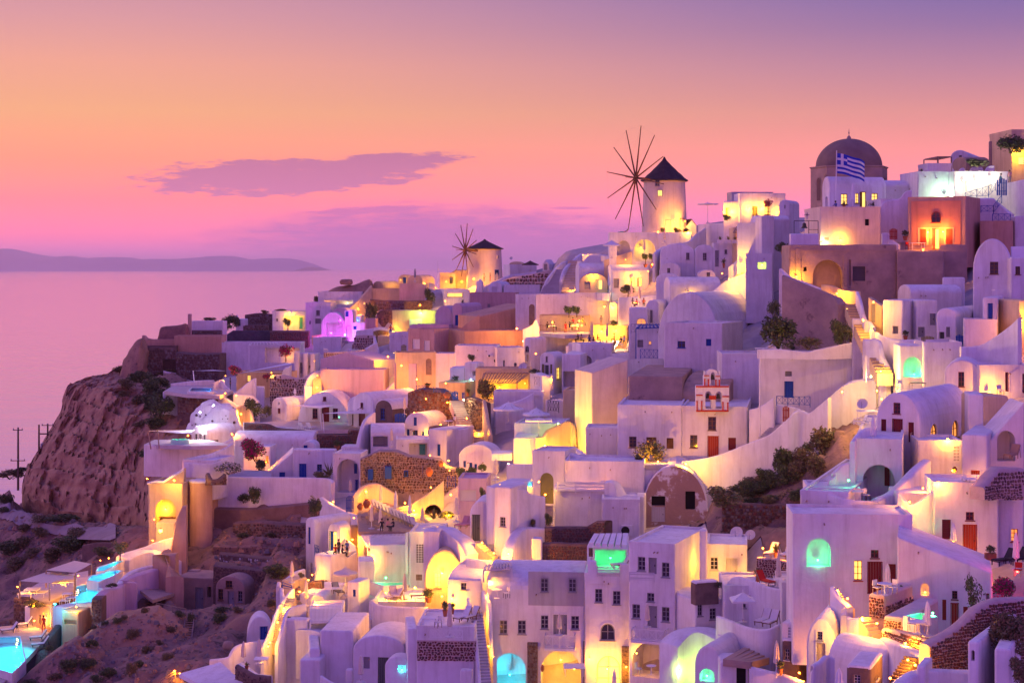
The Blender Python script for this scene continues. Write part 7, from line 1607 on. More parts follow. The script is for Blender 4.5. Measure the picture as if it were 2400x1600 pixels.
  # ---- people
def make_pose(kn):
 if kn=='stand':J=dict(pel=(0,0,.95),sp=(0,0,1.2),ch=(0,0,1.42),nk=(0,0,1.52),hd=(0,-.02,1.66),ls=(-.19,0,1.42),le=(-.25,.03,1.14),lh=(-.22,-.12,.92),rs=(.19,0,1.42),re=(.25,.02,1.14),rh=(.24,-.1,.9),lk=(-.10,-.02,.5),lf=(-.11,.02,.06),lt=(-.11,-.16,.03),rk=(.11,.02,.5),rf=(.12,.05,.06),rt=(.13,-.13,.03),lp=(-.09,0,.9),rp=(.09,0,.9))
 elif kn=='walk':J=dict(pel=(0,0,.95),sp=(0,-.03,1.2),ch=(0,-.06,1.42),nk=(0,-.07,1.52),hd=(0,-.11,1.66),ls=(-.19,-.05,1.42),le=(-.26,.1,1.18),lh=(-.24,.05,.95),rs=(.19,-.05,1.42),re=(.25,-.16,1.18),rh=(.18,-.36,1.08),lk=(-.1,-.2,.54),lf=(-.1,-.2,.07),lt=(-.1,-.36,.03),rk=(.1,.12,.5),rf=(.1,.36,.14),rt=(.1,.27,.03),lp=(-.09,0,.9),rp=(.09,0,.9))
 elif kn=='sit':J=dict(pel=(0,.1,.5),sp=(0,.12,.75),ch=(0,.08,.98),nk=(0,.06,1.08),hd=(0,.02,1.22),ls=(-.19,.07,.97),le=(-.26,-.06,.74),lh=(-.16,-.3,.74),rs=(.19,.07,.97),re=(.26,-.04,.74),rh=(.17,-.26,.78),lk=(-.12,-.38,.5),lf=(-.12,-.36,.07),lt=(-.12,-.52,.03),rk=(.12,-.38,.5),rf=(.12,-.33,.07),rt=(.12,-.48,.03),lp=(-.1,.05,.48),rp=(.1,.05,.48))
 else:J=dict(pel=(0,0,.14),sp=(.24,0,.2),ch=(.45,0,.32),nk=(.54,0,.38),hd=(.66,0,.48),ls=(.44,-.18,.31),le=(.25,-.3,.18),lh=(.05,-.2,.22),rs=(.44,.18,.31),re=(.62,.3,.2),rh=(.7,.12,.36),lk=(-.45,-.1,.22),lf=(-.85,-.1,.08),lt=(-.92,-.1,.2),rk=(-.45,.1,.16),rf=(-.88,.1,.08),rt=(-.95,.1,.2),lp=(-.08,-.09,.14),rp=(-.08,.09,.14))
 rad=dict(pel=.145,sp=.125,ch=.145,nk=.055,hd=.105,ls=.065,le=.045,lh=.04,rs=.065,re=.045,rh=.04,lk=.07,lf=.045,lt=.035,rk=.07,rf=.045,rt=.035,lp=.1,rp=.1)
 E=[('pel','sp'),('sp','ch'),('ch','nk'),('nk','hd'),('ch','ls'),('ls','le'),('le','lh'),('ch','rs'),('rs','re'),('re','rh'),('pel','lp'),('lp','lk'),('lk','lf'),('lf','lt'),('pel','rp'),('rp','rk'),('rk','rf'),('rf','rt')]
 ks=list(J);me=bpy.data.meshes.new('person_body');me.from_pydata([J[k]for k in ks],[(ks.index(a),ks.index(b))for a,b in E],[]);o=bpy.data.objects.new('person_proto',me);COL.objects.link(o)
 sk=o.modifiers.new('skin','SKIN');ss=o.modifiers.new('sub','SUBSURF');ss.levels=1;ss.render_levels=1
 for i,k in enumerate(ks):v=me.skin_vertices[0].data[i];v.radius=(rad[k],rad[k]*.85);v.use_root=(k=='pel')
 bpy.context.view_layer.update();dg=bpy.context.evaluated_depsgraph_get();nm=bpy.data.meshes.new_from_object(o.evaluated_get(dg));bpy.data.objects.remove(o)
 nm.name='body';nm.materials.clear()
 for m in(SKIN,CLOTH['white'],CLOTH['dark']):nm.materials.append(m)
 seg=[(V3(J[a]),V3(J[b]),0 if(b in('hd','lh','rh','nk'))else 2 if b in('lk','rk','lf','rf','lt','rt','lp','rp')else 1)for a,b in E]
 for p in nm.polygons:
  c=p.center;best=min(seg,key=lambda s:(c-(s[0]+(s[1]-s[0])*max(0,min(1,(c-s[0]).dot(s[1]-s[0])/max((s[1]-s[0]).length_squared,1e-6))))).length);p.material_index=best[2];p.use_smooth=True
 mb=MB();h=V3(J['hd']);mb.lathe([(0.02,.13),(.09,.10),(.118,.03),(.11,-.04),(.06,-.1),(.02,-.1)],12,M=M4.Translation(h+V3((0,.022,.025))));hm=mb.mesh('hair',HAIR,60)
 return nm,hm
POSE={k:make_pose(k)for k in('stand','walk','sit','recline')}
def pn(lb,x,y,pose='stand',rz=0,top='white',bot='dark',d=None,on=None,s=1.0,drop=0.0,gp=None):
 P0=pos(x,y,on,d)-V3((0,0,drop));ob=root('person',P0,lb,'person',gp,R(rz));ob.scale=(s,s,s);nm,hm=POSE[pose]
 b=link('body',nm,ob)
 for i,m in enumerate((SKIN,CLOTH[top],CLOTH[bot])):b.material_slots[i].link='OBJECT';b.material_slots[i].material=m
 link('hair',hm,ob);return ob
 # ---- pools
def wm_(name,tint):
 m=bpy.data.materials.new(name);m.use_nodes=True;nt=m.node_tree;N=nt.nodes;L=nt.links;N.clear();out=N.new('ShaderNodeOutputMaterial')
 t=N.new('ShaderNodeBsdfTransparent');t.inputs[0].default_value=(*tint,1);g=N.new('ShaderNodeBsdfGlossy');g.inputs['Roughness'].default_value=0.08;mx=N.new('ShaderNodeMixShader');fr=N.new('ShaderNodeFresnel');fr.inputs[0].default_value=1.2
 geo=N.new('ShaderNodeNewGeometry');n=N.new('ShaderNodeTexNoise');n.inputs['Scale'].default_value=1.6;L.new(geo.outputs['Position'],n.inputs['Vector']);bp=N.new('ShaderNodeBump');bp.inputs['Strength'].default_value=.2;bp.inputs['Distance'].default_value=.1;L.new(n.outputs[0],bp.inputs['Height']);L.new(bp.outputs[0],g.inputs['Normal'])
 L.new(fr.outputs[0],mx.inputs[0]);L.new(t.outputs[0],mx.inputs[1]);L.new(g.outputs[0],mx.inputs[2]);L.new(mx.outputs[0],out.inputs[0]);return m
WATER=wm_('pool_water',(0.62,0.94,0.97))
TILEC=mat('pool_tile_cyan',(0.16,0.62,0.72),rough=0.5,bump=0.03);TILEG=mat('pool_tile_mint',(0.45,0.80,0.66),rough=0.5,bump=0.03)
def pq(lb,poly,d=None,z=None,depth=0.55,pw=40,col=CYAN,tile=None,rim=0.25,nl=3,name='pool'):
 if z is None:z=pt(*poly[0],d).z
 P3=[ray_z(x,y,z)for x,y in poly];c=sum(P3,V3())/len(P3);Q=[p-c for p in P3];n=len(Q);tile=tile or TILEC
 ob=root(name,c,lb,'pool')
 mb=MB();mb.add([q-V3((0,0,depth))for q in Q],[tuple(range(n))]);inn=[(q*1.0)for q in Q];mb.add(inn+[q-V3((0,0,depth))for q in Q],[(i,(i+1)%n,n+(i+1)%n,n+i)for i in range(n)]);mb.build('basin',tile,ob)
 def off(q):l=q.length;return q*((l+rim)/l)
 o1=[off(q)for q in Q];mb=MB();e=V3((0,0,0.10));b=V3((0,0,-depth-.6))
 mb.add([q+e for q in Q]+[q+e for q in o1]+[q+b for q in o1]+[q-V3((0,0,.02))for q in Q],[(i,(i+1)%n,n+(i+1)%n,n+i)for i in range(n)]+[(n+i,n+(i+1)%n,2*n+(i+1)%n,2*n+i)for i in range(n)]+[(i,(i+1)%n,3*n+(i+1)%n,3*n+i)for i in range(n)]);mb.build('rim',WH,ob)
 mb=MB();mb.add([q*0.998 for q in Q],[tuple(range(n))]);mb.build('water',WATER,ob)
 xs_=[q.x for q in Q];ys_=[q.y for q in Q];sx0=max(xs_)-min(xs_);sy0=max(ys_)-min(ys_);ctr=V3(((max(xs_)+min(xs_))/2,(max(ys_)+min(ys_))/2,-.03))
 ld=bpy.data.lights.new('pool_light','AREA');ld.shape='ELLIPSE';ld.size=sx0*.8;ld.size_y=sy0*.8;ld.energy=sx0*sy0*.5*pw/12.0;ld.color=col;lo=link('pool_light',ld,ob);lo.location=ctr
 for i in range(nl):
  a=Q[(i*n)//nl]*0.8;lp=a-V3((0,0,depth*0.5));mb=MB();mb.lathe([(.02,-.06),(.07,0),(.02,.06)],8,c=lp);mb.build('underwater_lamp',bulbmat(col),ob)
  ld=bpy.data.lights.new('pool_light','POINT');ld.energy=pw*.5;ld.color=col;ld.shadow_soft_size=.12;lo=link('pool_light',ld,ob);lo.location=ctr+(lp-ctr)*.8
 return z
 # == lamps seen lit, plus unseen ones inferred from their glow
def ls(fr_,rows):
 crop(*fr_)
 for r in rows:
  x,y,pw,col,where=r[:5];h=r[5]if len(r)>5 else None;kw=r[6]if len(r)>6 else{}
  if isinstance(h,float)or isinstance(h,int):kw=dict(d=h);h=None
  la(('lit lamp ' if where[:1]!='!' else '')+where.lstrip('!'),x,y,pw,col,h=h,r=kw.pop('r',0.075),**kw)
SHOP=(1.0,0.93,0.62);LM=(1.0,0.47,0.015);ORNG=(1.0,0.33,0.03);REDL=(1.0,0.03,0.01);BLUEL=(0.04,0.16,1.0);LIME=(0.62,1.0,0.10);MINT=(0.06,1.0,0.33)
ls((1860,280,540),[(1370,1150,150,ORNG,"left of the glowing door of the red ochre house",hR,dict(out=.5)),(1525,1145,150,ORNG,"right of the glowing door of the red ochre house",hR,dict(out=.5)),(480,1225,120,WA,"low on the cream terrace house",hE),(1740,625,60,SHOP,"over the left bay of the glaring shopfront",hS,dict(out=.8)),(1865,600,60,SHOP,"over the middle bay of the glaring shopfront",hS,dict(out=.8)),(2020,580,60,SHOP,"over the right bay of the glaring shopfront",hS,dict(out=.8)),(1560,770,150,(.55,1,.6),"on the pale green terrace house",hM,dict(out=1.0)),(2300,330,200,LM,"on the yellow tall house at the upper corner",hY,dict(out=.6)),(300,1255,60,PA,"strip at the foot of the cream terrace house",hE),(1320,1330,80,ORNG,"on the terrace of the red chair",192.0)])
ls((1380,280,480),[(985,1168,300,WA,"left of the door of the tall windmill",292.2),(1103,1168,260,WA,"right of the door of the tall windmill",294.0),(797,1292,260,WA,"!ground spotlight at the foot of the tall windmill",291.6),(1545,1060,120,WA,"at the outer corner of the cream house",hP),(1640,1045,120,WA,"right of the first door of the cream house",hP),(1835,1022,140,WA,"left of the olive door of the broad cream wing",hP2),(1982,1018,140,WA,"right of the olive door of the broad cream wing",hP2),(2180,1060,100,WA,"at the far end of the broad cream wing",hP2),(600,1470,260,LM,"inside the right arch below the tall windmill",hA,dict(out=-1.2)),(1140,1290,120,LM,"behind the parapet right of the windmill door",288),(1878,1278,60,WA,"under the brown restaurant awning",hAw),(1745,1340,60,AM,"low inside the restaurant under the awning",hAw,dict(out=-.8)),(1640,1245,120,LM,"on the spotted parapet terrace",279)])
ls((1340,560,540),[(822,262,70,WA,"among the pots below the windmill arcade",281),(215,378,120,WA,"over the statue on the white arched front",hDm2),(620,400,170,WA,"inside the canopied door under the white dome",hDo,dict(out=.9)),(780,330,150,WA,"beside the yellow shoulder of the white dome",279),(1535,352,80,WA,"in the basket nook by the grey hatch",249),(1610,412,170,LM,"at the foot of the yellow lit stair",229),(1740,250,220,LM,"on the yellow lit stair wall",230.5),(1942,262,90,LIME,"inside the green glowing window",hLm,dict(out=-.7)),(338,690,110,WA,"on the wall of the white pool house",271),(415,690,110,WA,"on the little vault behind the upper restaurant",hRs),(305,938,200,WA,"left wall sconce of the restaurant terrace",hRe,dict(out=.5)),(452,932,200,WA,"right wall sconce of the restaurant terrace",hRe,dict(out=.5)),(20,880,90,WA,"candle at the left table of the upper restaurant",268),(100,882,90,WA,"candle at the right table of the upper restaurant",267.6),(430,1050,60,PA,"upper globe of the paper lantern cluster",None,dict(d=262,r=.22)),(470,1048,40,PA,"right globe of the paper lantern cluster",None,dict(d=262.2,r=.22)),(452,1078,60,PA,"lower globe of the paper lantern cluster",None,dict(d=261.8,r=.22)),(280,1140,90,WA,"on the front edge of the lower restaurant",257),(540,1150,80,WA,"at the right end of the lower restaurant",257),(550,210,120,WA,"behind the orange lit terrace wall",286),(640,650,70,AM,"on the dinner terrace with furled parasols",262),(100,1000,120,AM,"under the lower restaurant parasol",262),(1215,575,30,LM,"under the half moon dormer of the lilac vault",hQ4,dict(out=.4))])
ls((1840,560,560),[(112,368,140,WA,"on the left pilaster of the derelict tan house",hO,dict(out=.4)),(512,535,170,WA,"on the ochre lane wall",185.5),(610,690,120,LM,"beside the worn steps of the ochre lane",182),(770,800,220,LM,"in the narrow lit lane under the white pillar",172),(845,1350,420,(1,.62,.2),"!glaring floodlight at the end of the lit terrace house",160.3),(940,1300,350,LM,"low on the worn steps",162),(1278,1015,90,WA,"by the courtyard fence on the right",165),(1270,1330,230,GREENL,"inside the mint niche on the right",hT1,dict(out=-.9)),(2010,1500,170,WA,"between the maroon doors at the right edge",hT4,dict(out=.8)),(2335,800,200,AM,"on the orange corner house at the far right edge",hOr,dict(out=.6)),(870,620,90,WA,"on the pale wing with the tall grey door",172.5),(280,480,70,WA,"in the arched porch of the derelict house",hO,dict(out=.8)),(700,560,130,WA,"at the top of the lit lane wall",183),(560,1500,190,LM,"behind the big sweeping white wall",158),(905,1490,160,LM,"at the foot of the worn steps",158)])
ls((960,480,480),[(735,850,1500,WA,"!ground floodlight at the foot of the small windmill",352),(600,880,160,LM,"behind the small windmill terrace wall",362),(420,880,120,WA,"by the door of the flat cream house",362),(1230,1420,700,ORNG,"at the foot of the blank tan house",276),(1900,770,150,WA,"!upper step light of the broad yellow steps",312),(1905,905,150,WA,"!middle step light of the broad yellow steps",306),(1870,985,120,WA,"!lower step light of the broad yellow steps",303),(1990,575,110,WA,"at the top of the broad yellow steps",326),(130,1240,230,LIME,"at the lime lit pool wall on the ridge",hGp,dict(out=.7)),(410,1105,120,LM,"on the terrace above the lime pool",327),(298,950,60,WA,"by the flagpole on the ridge",345),(120,1150,140,LM,"before the yellow garden wall on the ridge",326),(2235,1170,110,WA,"on the white pool house beside the turquoise basin",272),(1640,1350,160,LM,"behind the upper restaurant railing",266),(1950,1330,160,LM,"at the middle of the upper restaurant parapet",267),(2200,1450,150,LM,"by the restaurant stair",264),(1780,1500,120,WA,"at the lower restaurant terrace",262),(350,1420,60,AM,"beside the flat mauve roof",299),(170,900,90,LM,"behind the closed parasol on the ridge",343)])
ls((480,560,480),[(985,905,220,LM,"under the lit porch of the west ridge house",hPr,dict(out=.2)),(1400,735,70,WA,"left lamp behind the lit balustrade",hBu,dict(out=-.6)),(1640,735,70,PA,"right lamp behind the lit balustrade",hBu,dict(out=-.6)),(1760,800,260,AM,"at the foot of the orange slope wall",336),(1450,1080,420,MAGL,"!magenta floodlight in the rock grotto",327),(1560,930,200,MAGL,"!upper magenta floodlight on the rock grotto",328),(1755,930,120,BLUEL,"inside the electric blue shop niche",hBl2,dict(out=-.5)),(1610,1100,70,CYAN,"!turquoise floodlight right of the grotto",327),(2230,900,200,AM,"before the curved stone wall",326),(2160,1060,150,LM,"beside the person in red on the garden lane",312),(2170,1310,700,LM,"on the cream wall below the balcony table",296),(1440,1380,170,WA,"left before the glowing stone wall",284),(1700,1330,170,WA,"right before the glowing stone wall",284),(1650,1500,150,AM,"under the white ramp wall",278),(960,1340,120,WA,"in the white courtyard niche",hWe,dict(out=-.5)),(1260,1400,80,WA,"beside the magenta bougainvillea",286),(1830,740,100,WA,"on the ridge wall terrace",339),(2250,470,100,LM,"beside the dark blue door on the west ridge",354)])
ls((340,800,540),[(930,552,130,WA,"on the curling white wall",251.5),(820,525,90,WA,"on the path above the rock dome",254),(980,740,240,WA,"in the yellow passage beside the rock dome",246),(1755,470,420,WA,"at the foot of the yellow lit steps",253),(1760,350,100,WA,"at the head of the yellow lit steps",256),(1425,852,110,AM,"!floor lamp at the corner of the white house with maroon doors",250),(600,870,300,ICE,"!white floodlight below the rock dome",236.5),(560,720,230,ICE,"!white floodlight left of the rock dome",237),(700,650,120,ICE,"!white floodlight high on the rock dome",237.5),(440,960,90,LM,"under the sail shade by the hot tub",233),(890,945,110,WA,"at the rubble patch of the small vaulted house",235),(1052,1170,90,ORNG,"behind the bougainvillea doorway",226),(1235,1230,80,AM,"right of the bougainvillea courtyard",226),(1290,320,60,LM,"!hanging lantern by the maroon leaved tree",263),(820,350,60,WA,"at the end of the sail roofed house",268),(1500,900,50,AM,"below the blue lit arch house",249),(1980,770,25,MINT,"!mint niche lamp beside the maroon doors",248)])
ls((840,760,540),[(600,560,1000,AM,"at the foot of the orange glowing wall",251),(440,420,200,WA,"at the gate end of the orange glowing wall",254),(300,330,400,LM,"below the garden steps",266),(1700,600,170,WA,"under the right end of the pergola",hPg,dict(out=-.8)),(1440,640,600,LM,"at the middle of the pergola wall",hPg,dict(out=-1.2)),(1580,740,120,LM,"!ground lamp in the pergola planting",hPg,dict(out=.4)),(1078,770,110,PA,"at the top of the blue gate steps",223),(910,795,130,AM,"below the clay amphora on the rubble wall",227),(690,760,150,AM,"over the grey niche in the rubble wall",227),(570,900,90,AM,"beside the stone faced vault",228),(1105,960,110,WA,"!step light of the blue gate steps",219),(1230,1110,140,WA,"!step light of the lower wooden edged steps",211),(840,1020,60,WA,"on the table ledge of the waiter",218),(700,1130,70,WA,"beside the blue shutters of the vaulted house",hVw,dict(out=.4)),(730,1335,110,WA,"on the porch wall of the slab roofed room",210),(920,1388,120,WA,"above the orange lit stones",205),(930,1490,110,AM,"!spotlight on the orange lit stones",201.5),(1165,1258,110,AM,"at the corner of the tall blue shutter house",207),(2000,1250,800,LM,"below the curving yellow parapet",194),(1800,1300,200,LM,"at the glowing corner house",194),(2260,1400,160,LM,"in the gap below the church court",186),(1150,560,70,(.25,.8,1),"on the pale blue washed box house",242),(1810,300,150,WA,"beside the glowing side of the vaulted house",252),(1680,170,60,TEALL,"!teal lamp by the roof chimney",262),(1530,1420,80,PA,"under the grey slab porch",193),(2040,1010,100,LIME,"under the flat canopy",200),(1000,720,120,WA,"behind the blue gate",233),(1560,80,70,AM,"low on the tan wall",284),(890,600,100,WA,"on the low cream wall above the blue rail",236),(1950,560,70,WA,"beside the tall closed parasol of the balcony",221)])
ls((0,960,540),[(1690,1010,420,WA,"inside the tall arch of the cliff house",hYl,dict(out=-1.6)),(1575,1118,130,WA,"!post lamp left of the cliff house arch",201.5),(1640,1232,110,WA,"!globe lamp on the cliff house terrace",None,dict(d=200,r=.24)),(1780,720,260,LM,"under the slanting coping of the cliff house",204),(1500,700,260,AM,"!floodlight washing the tan slope above the cliff house",214),(1560,1330,90,WA,"on the stair below the cliff house",198)])
ls((0,1240,540),[(180,585,55,WA,"on the left timber post of the canopies",187),(507,615,55,WA,"on the front timber post of the canopies",184),(770,515,65,WA,"on the rear timber post of the canopies",190),(800,470,40,WA,"under the back canopy",191),(1110,292,60,AM,"right garden lamp behind the upper pool",200),(1025,315,55,AM,"left garden lamp behind the upper pool",200),(1260,255,45,AM,"by the spa garden seat",201),(350,760,75,WA,"in the glowing grass planter",184),(350,930,75,WA,"on the yellow bath house",182),(470,900,50,AM,"behind the person in red at the bath house",184),(680,790,55,WA,"among the dinner tables by the infinity pool",182),(780,790,55,LM,"at the infinity pool front wall",176.5),(300,640,45,WA,"at the low tables under the canopies",186),(640,560,55,WA,"at the back tables under the canopies",188),(1940,1210,100,AM,"!floodlight below the wooden ladder",172),(700,1500,55,AM,"!floodlight in the dry bushes",163),(1835,1468,30,WA,"on the white roof at the bottom",152),(560,760,90,CYAN,"!cyan floodlight on the pool side wall",176),(1780,1440,45,AM,"beside the handrail of the bottom roof",152)])
ls((500,1080,540),[(1225,415,120,WA,"in the niche under the stone arch gate",203),(1957,428,120,WA,"on the rubble pillar by the deck chairs",198),(2222,268,90,WA,"beside the blue tiled stair",200),(2050,500,600,LM,"before the glowing wall of the round bread oven",194.5),(2285,680,170,LM,"on the round parapet terrace",175),(1435,580,70,WA,"at the top of the side wall",191),(1245,740,110,LM,"at the tall blue door",181),(1420,800,260,AM,"on the yellow side wall beyond the blue door",183.5),(1550,840,100,WA,"hanging left under the white slatted pergola",176),(1605,1000,200,WA,"on the bar tables under the white slatted pergola",174),(1840,712,80,WA,"on the deck chair terrace table",188),(1760,1190,330,MINT,"!mint pool floodlight on the pale green wall",171),(1760,1340,200,LM,"left in the golden terrace",161),(2060,1290,420,LM,"at the bed of the golden terrace",162),(2330,1140,230,WA,"beside the window of the golden terrace",157),(972,1212,110,WA,"at the head of the long lit staircase",170),(880,1330,130,WA,"under the planter of the long lit staircase",164),(815,1408,90,WA,"upper wall lamp of the long lit staircase",159.6),(718,1497,90,WA,"middle wall lamp of the long lit staircase",157),(1560,310,350,AM,"on the orange arch wall behind the parasols",201),(1480,480,60,AM,"among the red pots by the blue slats",199),(1010,1160,90,WA,"at the side door of the blue balcony house",178),(1050,1440,110,AM,"beside the orange dome end",161),(1700,860,80,WA,"right under the white slatted pergola",175)])
ls((500,1240,540),[(657,945,80,WA,"lower wall lamp of the long lit staircase",154),(577,1150,80,WA,"lowest wall lamp of the long lit staircase",151),(1045,1000,110,WA,"under the small slatted pergola",155),(930,920,150,LM,"on the cream utility house",153),(560,1190,90,LM,"at the landing of the long lit staircase",149),(1925,1430,40,CYAN,"!turquoise lamp in the square niche",hLn,dict(out=-.2)),(680,1020,60,WA,"!step light of the long lit staircase",152.5),(260,1420,50,AM,"under the white bar counter",143)])
ls((960,1000,540),[(1385,690,170,WA,"at the foot of the green arched door",172),(1330,862,90,WA,"in the curling wall of the narrow stair",162),(1420,820,90,WA,"!step light below the green arched door",165),(1872,585,60,AM,"!upper strip light behind the slatted fence",170),(1872,655,60,AM,"!lower strip light behind the slatted fence",170),(738,1178,110,WA,"on the stair below the plank door",157.5),(860,1285,150,WA,"middle lamp of the glowing stair wall",155),(1010,1290,420,WA,"at the corner of the octagon tower",154),(285,1020,150,LM,"on the little terrace with the wicker chair",170),(335,1490,240,WA,"over the door of the domed room",hDr,dict(out=.45)),(1380,190,800,LM,"on the flat cream terrace front",192),(1770,350,200,LM,"in the recess beside the rooftop stair",175),(1320,560,170,LM,"beside the turquoise plunge pool",168),(920,590,110,WA,"under the closed parasol of the plunge pool",163),(385,1025,60,ORNG,"by the orange deck chairs",162),(400,900,170,LM,"behind the agave bed",182),(420,690,170,LM,"in the vaulted niche by the jars",190),(1130,600,130,WA,"at the edge of the plunge pool",163)])
ls((960,1240,540),[(820,525,110,WA,"upper lamp in the open pergola room",145),(800,665,110,WA,"lower lamp in the open pergola room",145),(742,895,110,WA,"upper wall lamp of the tall outside staircase",144),(700,830,130,WA,"at the head of the tall outside staircase",145.5),(808,1190,110,WA,"lower wall lamp of the tall outside staircase",140.6),(740,1050,110,WA,"!step light of the tall outside staircase",141.5),(1022,1480,260,CYAN,"!blue lamp inside the pool arch",hBig,dict(out=-1.4)),(1545,1330,280,LM,"inside the big tiled arch",hBig,dict(out=-1.8)),(1680,1420,150,WA,"over the table in the big tiled arch",hBig,dict(out=-1.4)),(1835,1320,60,AM,"!spotlight on the right stone pilaster",hBig,dict(out=.9)),(2050,290,300,GREENL,"!green lamp under the ragged awning",hGrn,dict(out=-1.0)),(430,700,170,WA,"on the cream house with the square window",hCs,dict(out=.5)),(330,680,100,WA,"!floor lamp by the door of the domed room",155),(2210,1400,60,WA,"!spotlight on the thin stone pilaster",hBig2,dict(out=.8))])
ls((1400,1240,540),[(1938,252,110,AM,"by the right deck chair on the red stone terrace",139.5),(1690,190,190,WA,"behind the left deck chair on the red stone terrace",140.5),(2160,515,150,AM,"on the curved brown stone wall",135.6),(1075,330,50,LM,"by the olive side door of the tower house",145),(1460,440,120,LM,"right of the pale grey door",145),(2250,310,210,MINT,"inside the mint arched niche",120.1),(2060,1460,120,AM,"!spotlight at the foot of the lava stone base",118.5),(1120,1490,60,MINT,"inside the mint half moon window",hVb2,dict(out=-.5)),(830,1440,110,LIME,"in the passage by the olive wall",133),(400,1260,40,WA,"under the balcony of the tower house",hTe2,dict(out=.3)),(100,1420,170,LM,"inside the lit fan window",hBig2,dict(out=.5))])
ls((1860,900,540),[(1470,1000,130,AM,"in the dip of the cream ramp wall",123.3),(2055,885,120,AM,"on the cream rounded corner house",127),(2020,430,450,LM,"on the bright yellow wall",hRy,dict(out=.7)),(1570,560,110,WA,"below the two arched side windows",134),(1182,1200,60,WA,"candle on the cream ramp wall",123.4),(1320,1060,110,AM,"in the lit passage under the ramp",126),(1210,1520,260,MINT,"!mint pool floodlight on the broad white wall",124.2),(560,980,150,MINT,"!mint floodlight on the scalloped wall",128.8),(900,150,110,LM,"left of the white vaulted house with maroon doors",141),(1620,880,60,WA,"beside the red lantern basket",131)])
ls((1860,1240,540),[(550,702,110,AM,"upper wall lamp of the descending lit steps",111),(850,955,110,WA,"lower wall lamp of the descending lit steps",105.4),(1142,1160,110,WA,"on the long red stone wall",102),(1165,1328,110,WA,"at the gable of the barrel vaulted house",98),(1680,245,130,WA,"beside the red wooden door",120.5),(1968,408,80,AM,"on the terrace steps at the right edge",116),(1420,850,280,MINT,"!mint floodlight behind the plunge pool",105.6),(1342,640,25,AM,"candle in the wall niche",hMc,dict(out=-.2)),(2285,430,90,REDL,"!red lamp on the terrace at the right edge",113),(450,620,80,WA,"!step light of the upper lit steps",113),(700,900,110,WA,"!step light of the middle lit steps",108),(1240,1380,90,AM,"!step light of the dark stone steps",97),(985,1515,40,ORNG,"!orange lantern by the dark stone porch",94.5),(520,1080,120,LM,"behind the wall of the cream gable vault",108)])
ls((1400,860,540),[(905,985,260,LM,"at the foot of the white chapel wall",171.5),(620,960,420,WA,"on the parapet of the church court",174.2),(150,950,130,WA,"at the left end of the church court",176.5)])
# == things on the terraces
crop(1860,280,540)
def flag():
 d=206.5;k=ZK*d/F;c=pt(425,980,d);H=(980-318)*k;ob=root('flag',c,"blue and white striped flag with a white cross before the dome",'flag')
 mb=MB();mb.bar((0,0,-1),((440-425)*k,0,H),0.06,0.04,n=8);mb.build('pole',WP,ob)
 W,Hh=290*k,205*k;nx=30;z0=(980-345)*k;x0=20*k
 def P_(u,v):return V3((x0+W*u*0.98,0.35*mt.sin(u*7+v)*u,z0-Hh*v-W*0.22*u*u-0.10*W*u+0.12*mt.sin(u*9)*u))
 cols=[MB(),MB()]
 for s in range(9):
  for i in range(nx):
   for sub in range(2 if s<5 else 1):
    u0,u1=i/nx,(i+1)/nx;v0,v1=(s+sub*.5)/9,(s+(sub+1)*.5 if s<5 else s+1)/9;blue=s%2==0
    if s<5 and u1<=0.37:blue=not(0.14<=(u0+u1)/2<=0.23 or 2/9<=(v0+v1)/2<=3/9)
    cols[0 if blue else 1].quad(P_(u0,v0),P_(u1,v0),P_(u1,v1),P_(u0,v1))
 tag(cols[0].build('blue_cloth',mat('flag_blue',(0.03,0.06,0.45),rough=.9,bump=0),ob,60),kn='stuff');tag(cols[1].build('white_cloth',CLOTH['white'],ob,60),kn='stuff')
flag()
pn("person in blue sitting on the parapet under the flag",425,905,'sit',-60,'blue','dark',d=205.5,drop=.45)
pv("closed white parasol beside the lit windows under the flag",605,905,655,d=205,m=CW)
pp("potted shrub under the left lit window of the flag house",515,905,60,80,d=206,sp_=True);pp("planter box at the right lit window of the flag house",830,905,120,60,d=206,box=True,potm=WH,kn=2)
ga("red picket gate beside the red ochre house",978,1060,1112,1230,195.5,BR);pp("pot with a leafy plant beside the red gate",1140,1228,90,100,d=195)
ch_("red painted chair on the red ochre terrace",1170,1330,30,d=193.6,m=BR,cl_=CLOTH['red']);tb("yellow lit low table on the red ochre terrace",1260,1330,.8,d=193.6,sq=True,h=.8)
rl("blue railing climbing to the shopfront",[(1750,750,790,206.5),(1870,715,790,206),(1990,680,790,205.5),(2060,650,720,205.5)],BLUE,'x',2)
rl("blue railing down the upper right stair",[(2125,770,850,202),(2040,880,960,201.5)],BLUE,'x',2);rl("blue railing of the lowest right landing",[(2030,965,1050,200.8),(2215,965,1050,200.5)],BLUE,'x',3);rl("blue railing of the middle right landing",[(1912,880,945,202),(2040,880,945,201.5)],BLUE,'x',2)
ga("tall blue gate at the head of the stair",2070,2180,600,780,204.5,BLUE,5);pn("person in pale shirt leaning by the blue gate",2205,665,'stand',150,'pink','grey',d=207.5);pn("person with long hair passing the glaring shopfront",2110,700,'walk',60,'teal','dark',d=206.3)
pg("thin timber pergola on the skyline",[(1330,412,219),(1475,384,219),(1610,384,222),(1470,412,222)],2.4,7,WOOD)
pp("spiky plant on the mint terrace corner",1305,545,60,55,d=212,sp_=True,bare=True)
bs("dense creeper tumbling over the top corner house",2220,330,330,200,d=211,kn=2,seed=2);bs("dark creeper beneath the skyline house",1880,480,230,90,d=209,kn=2,seed=1)
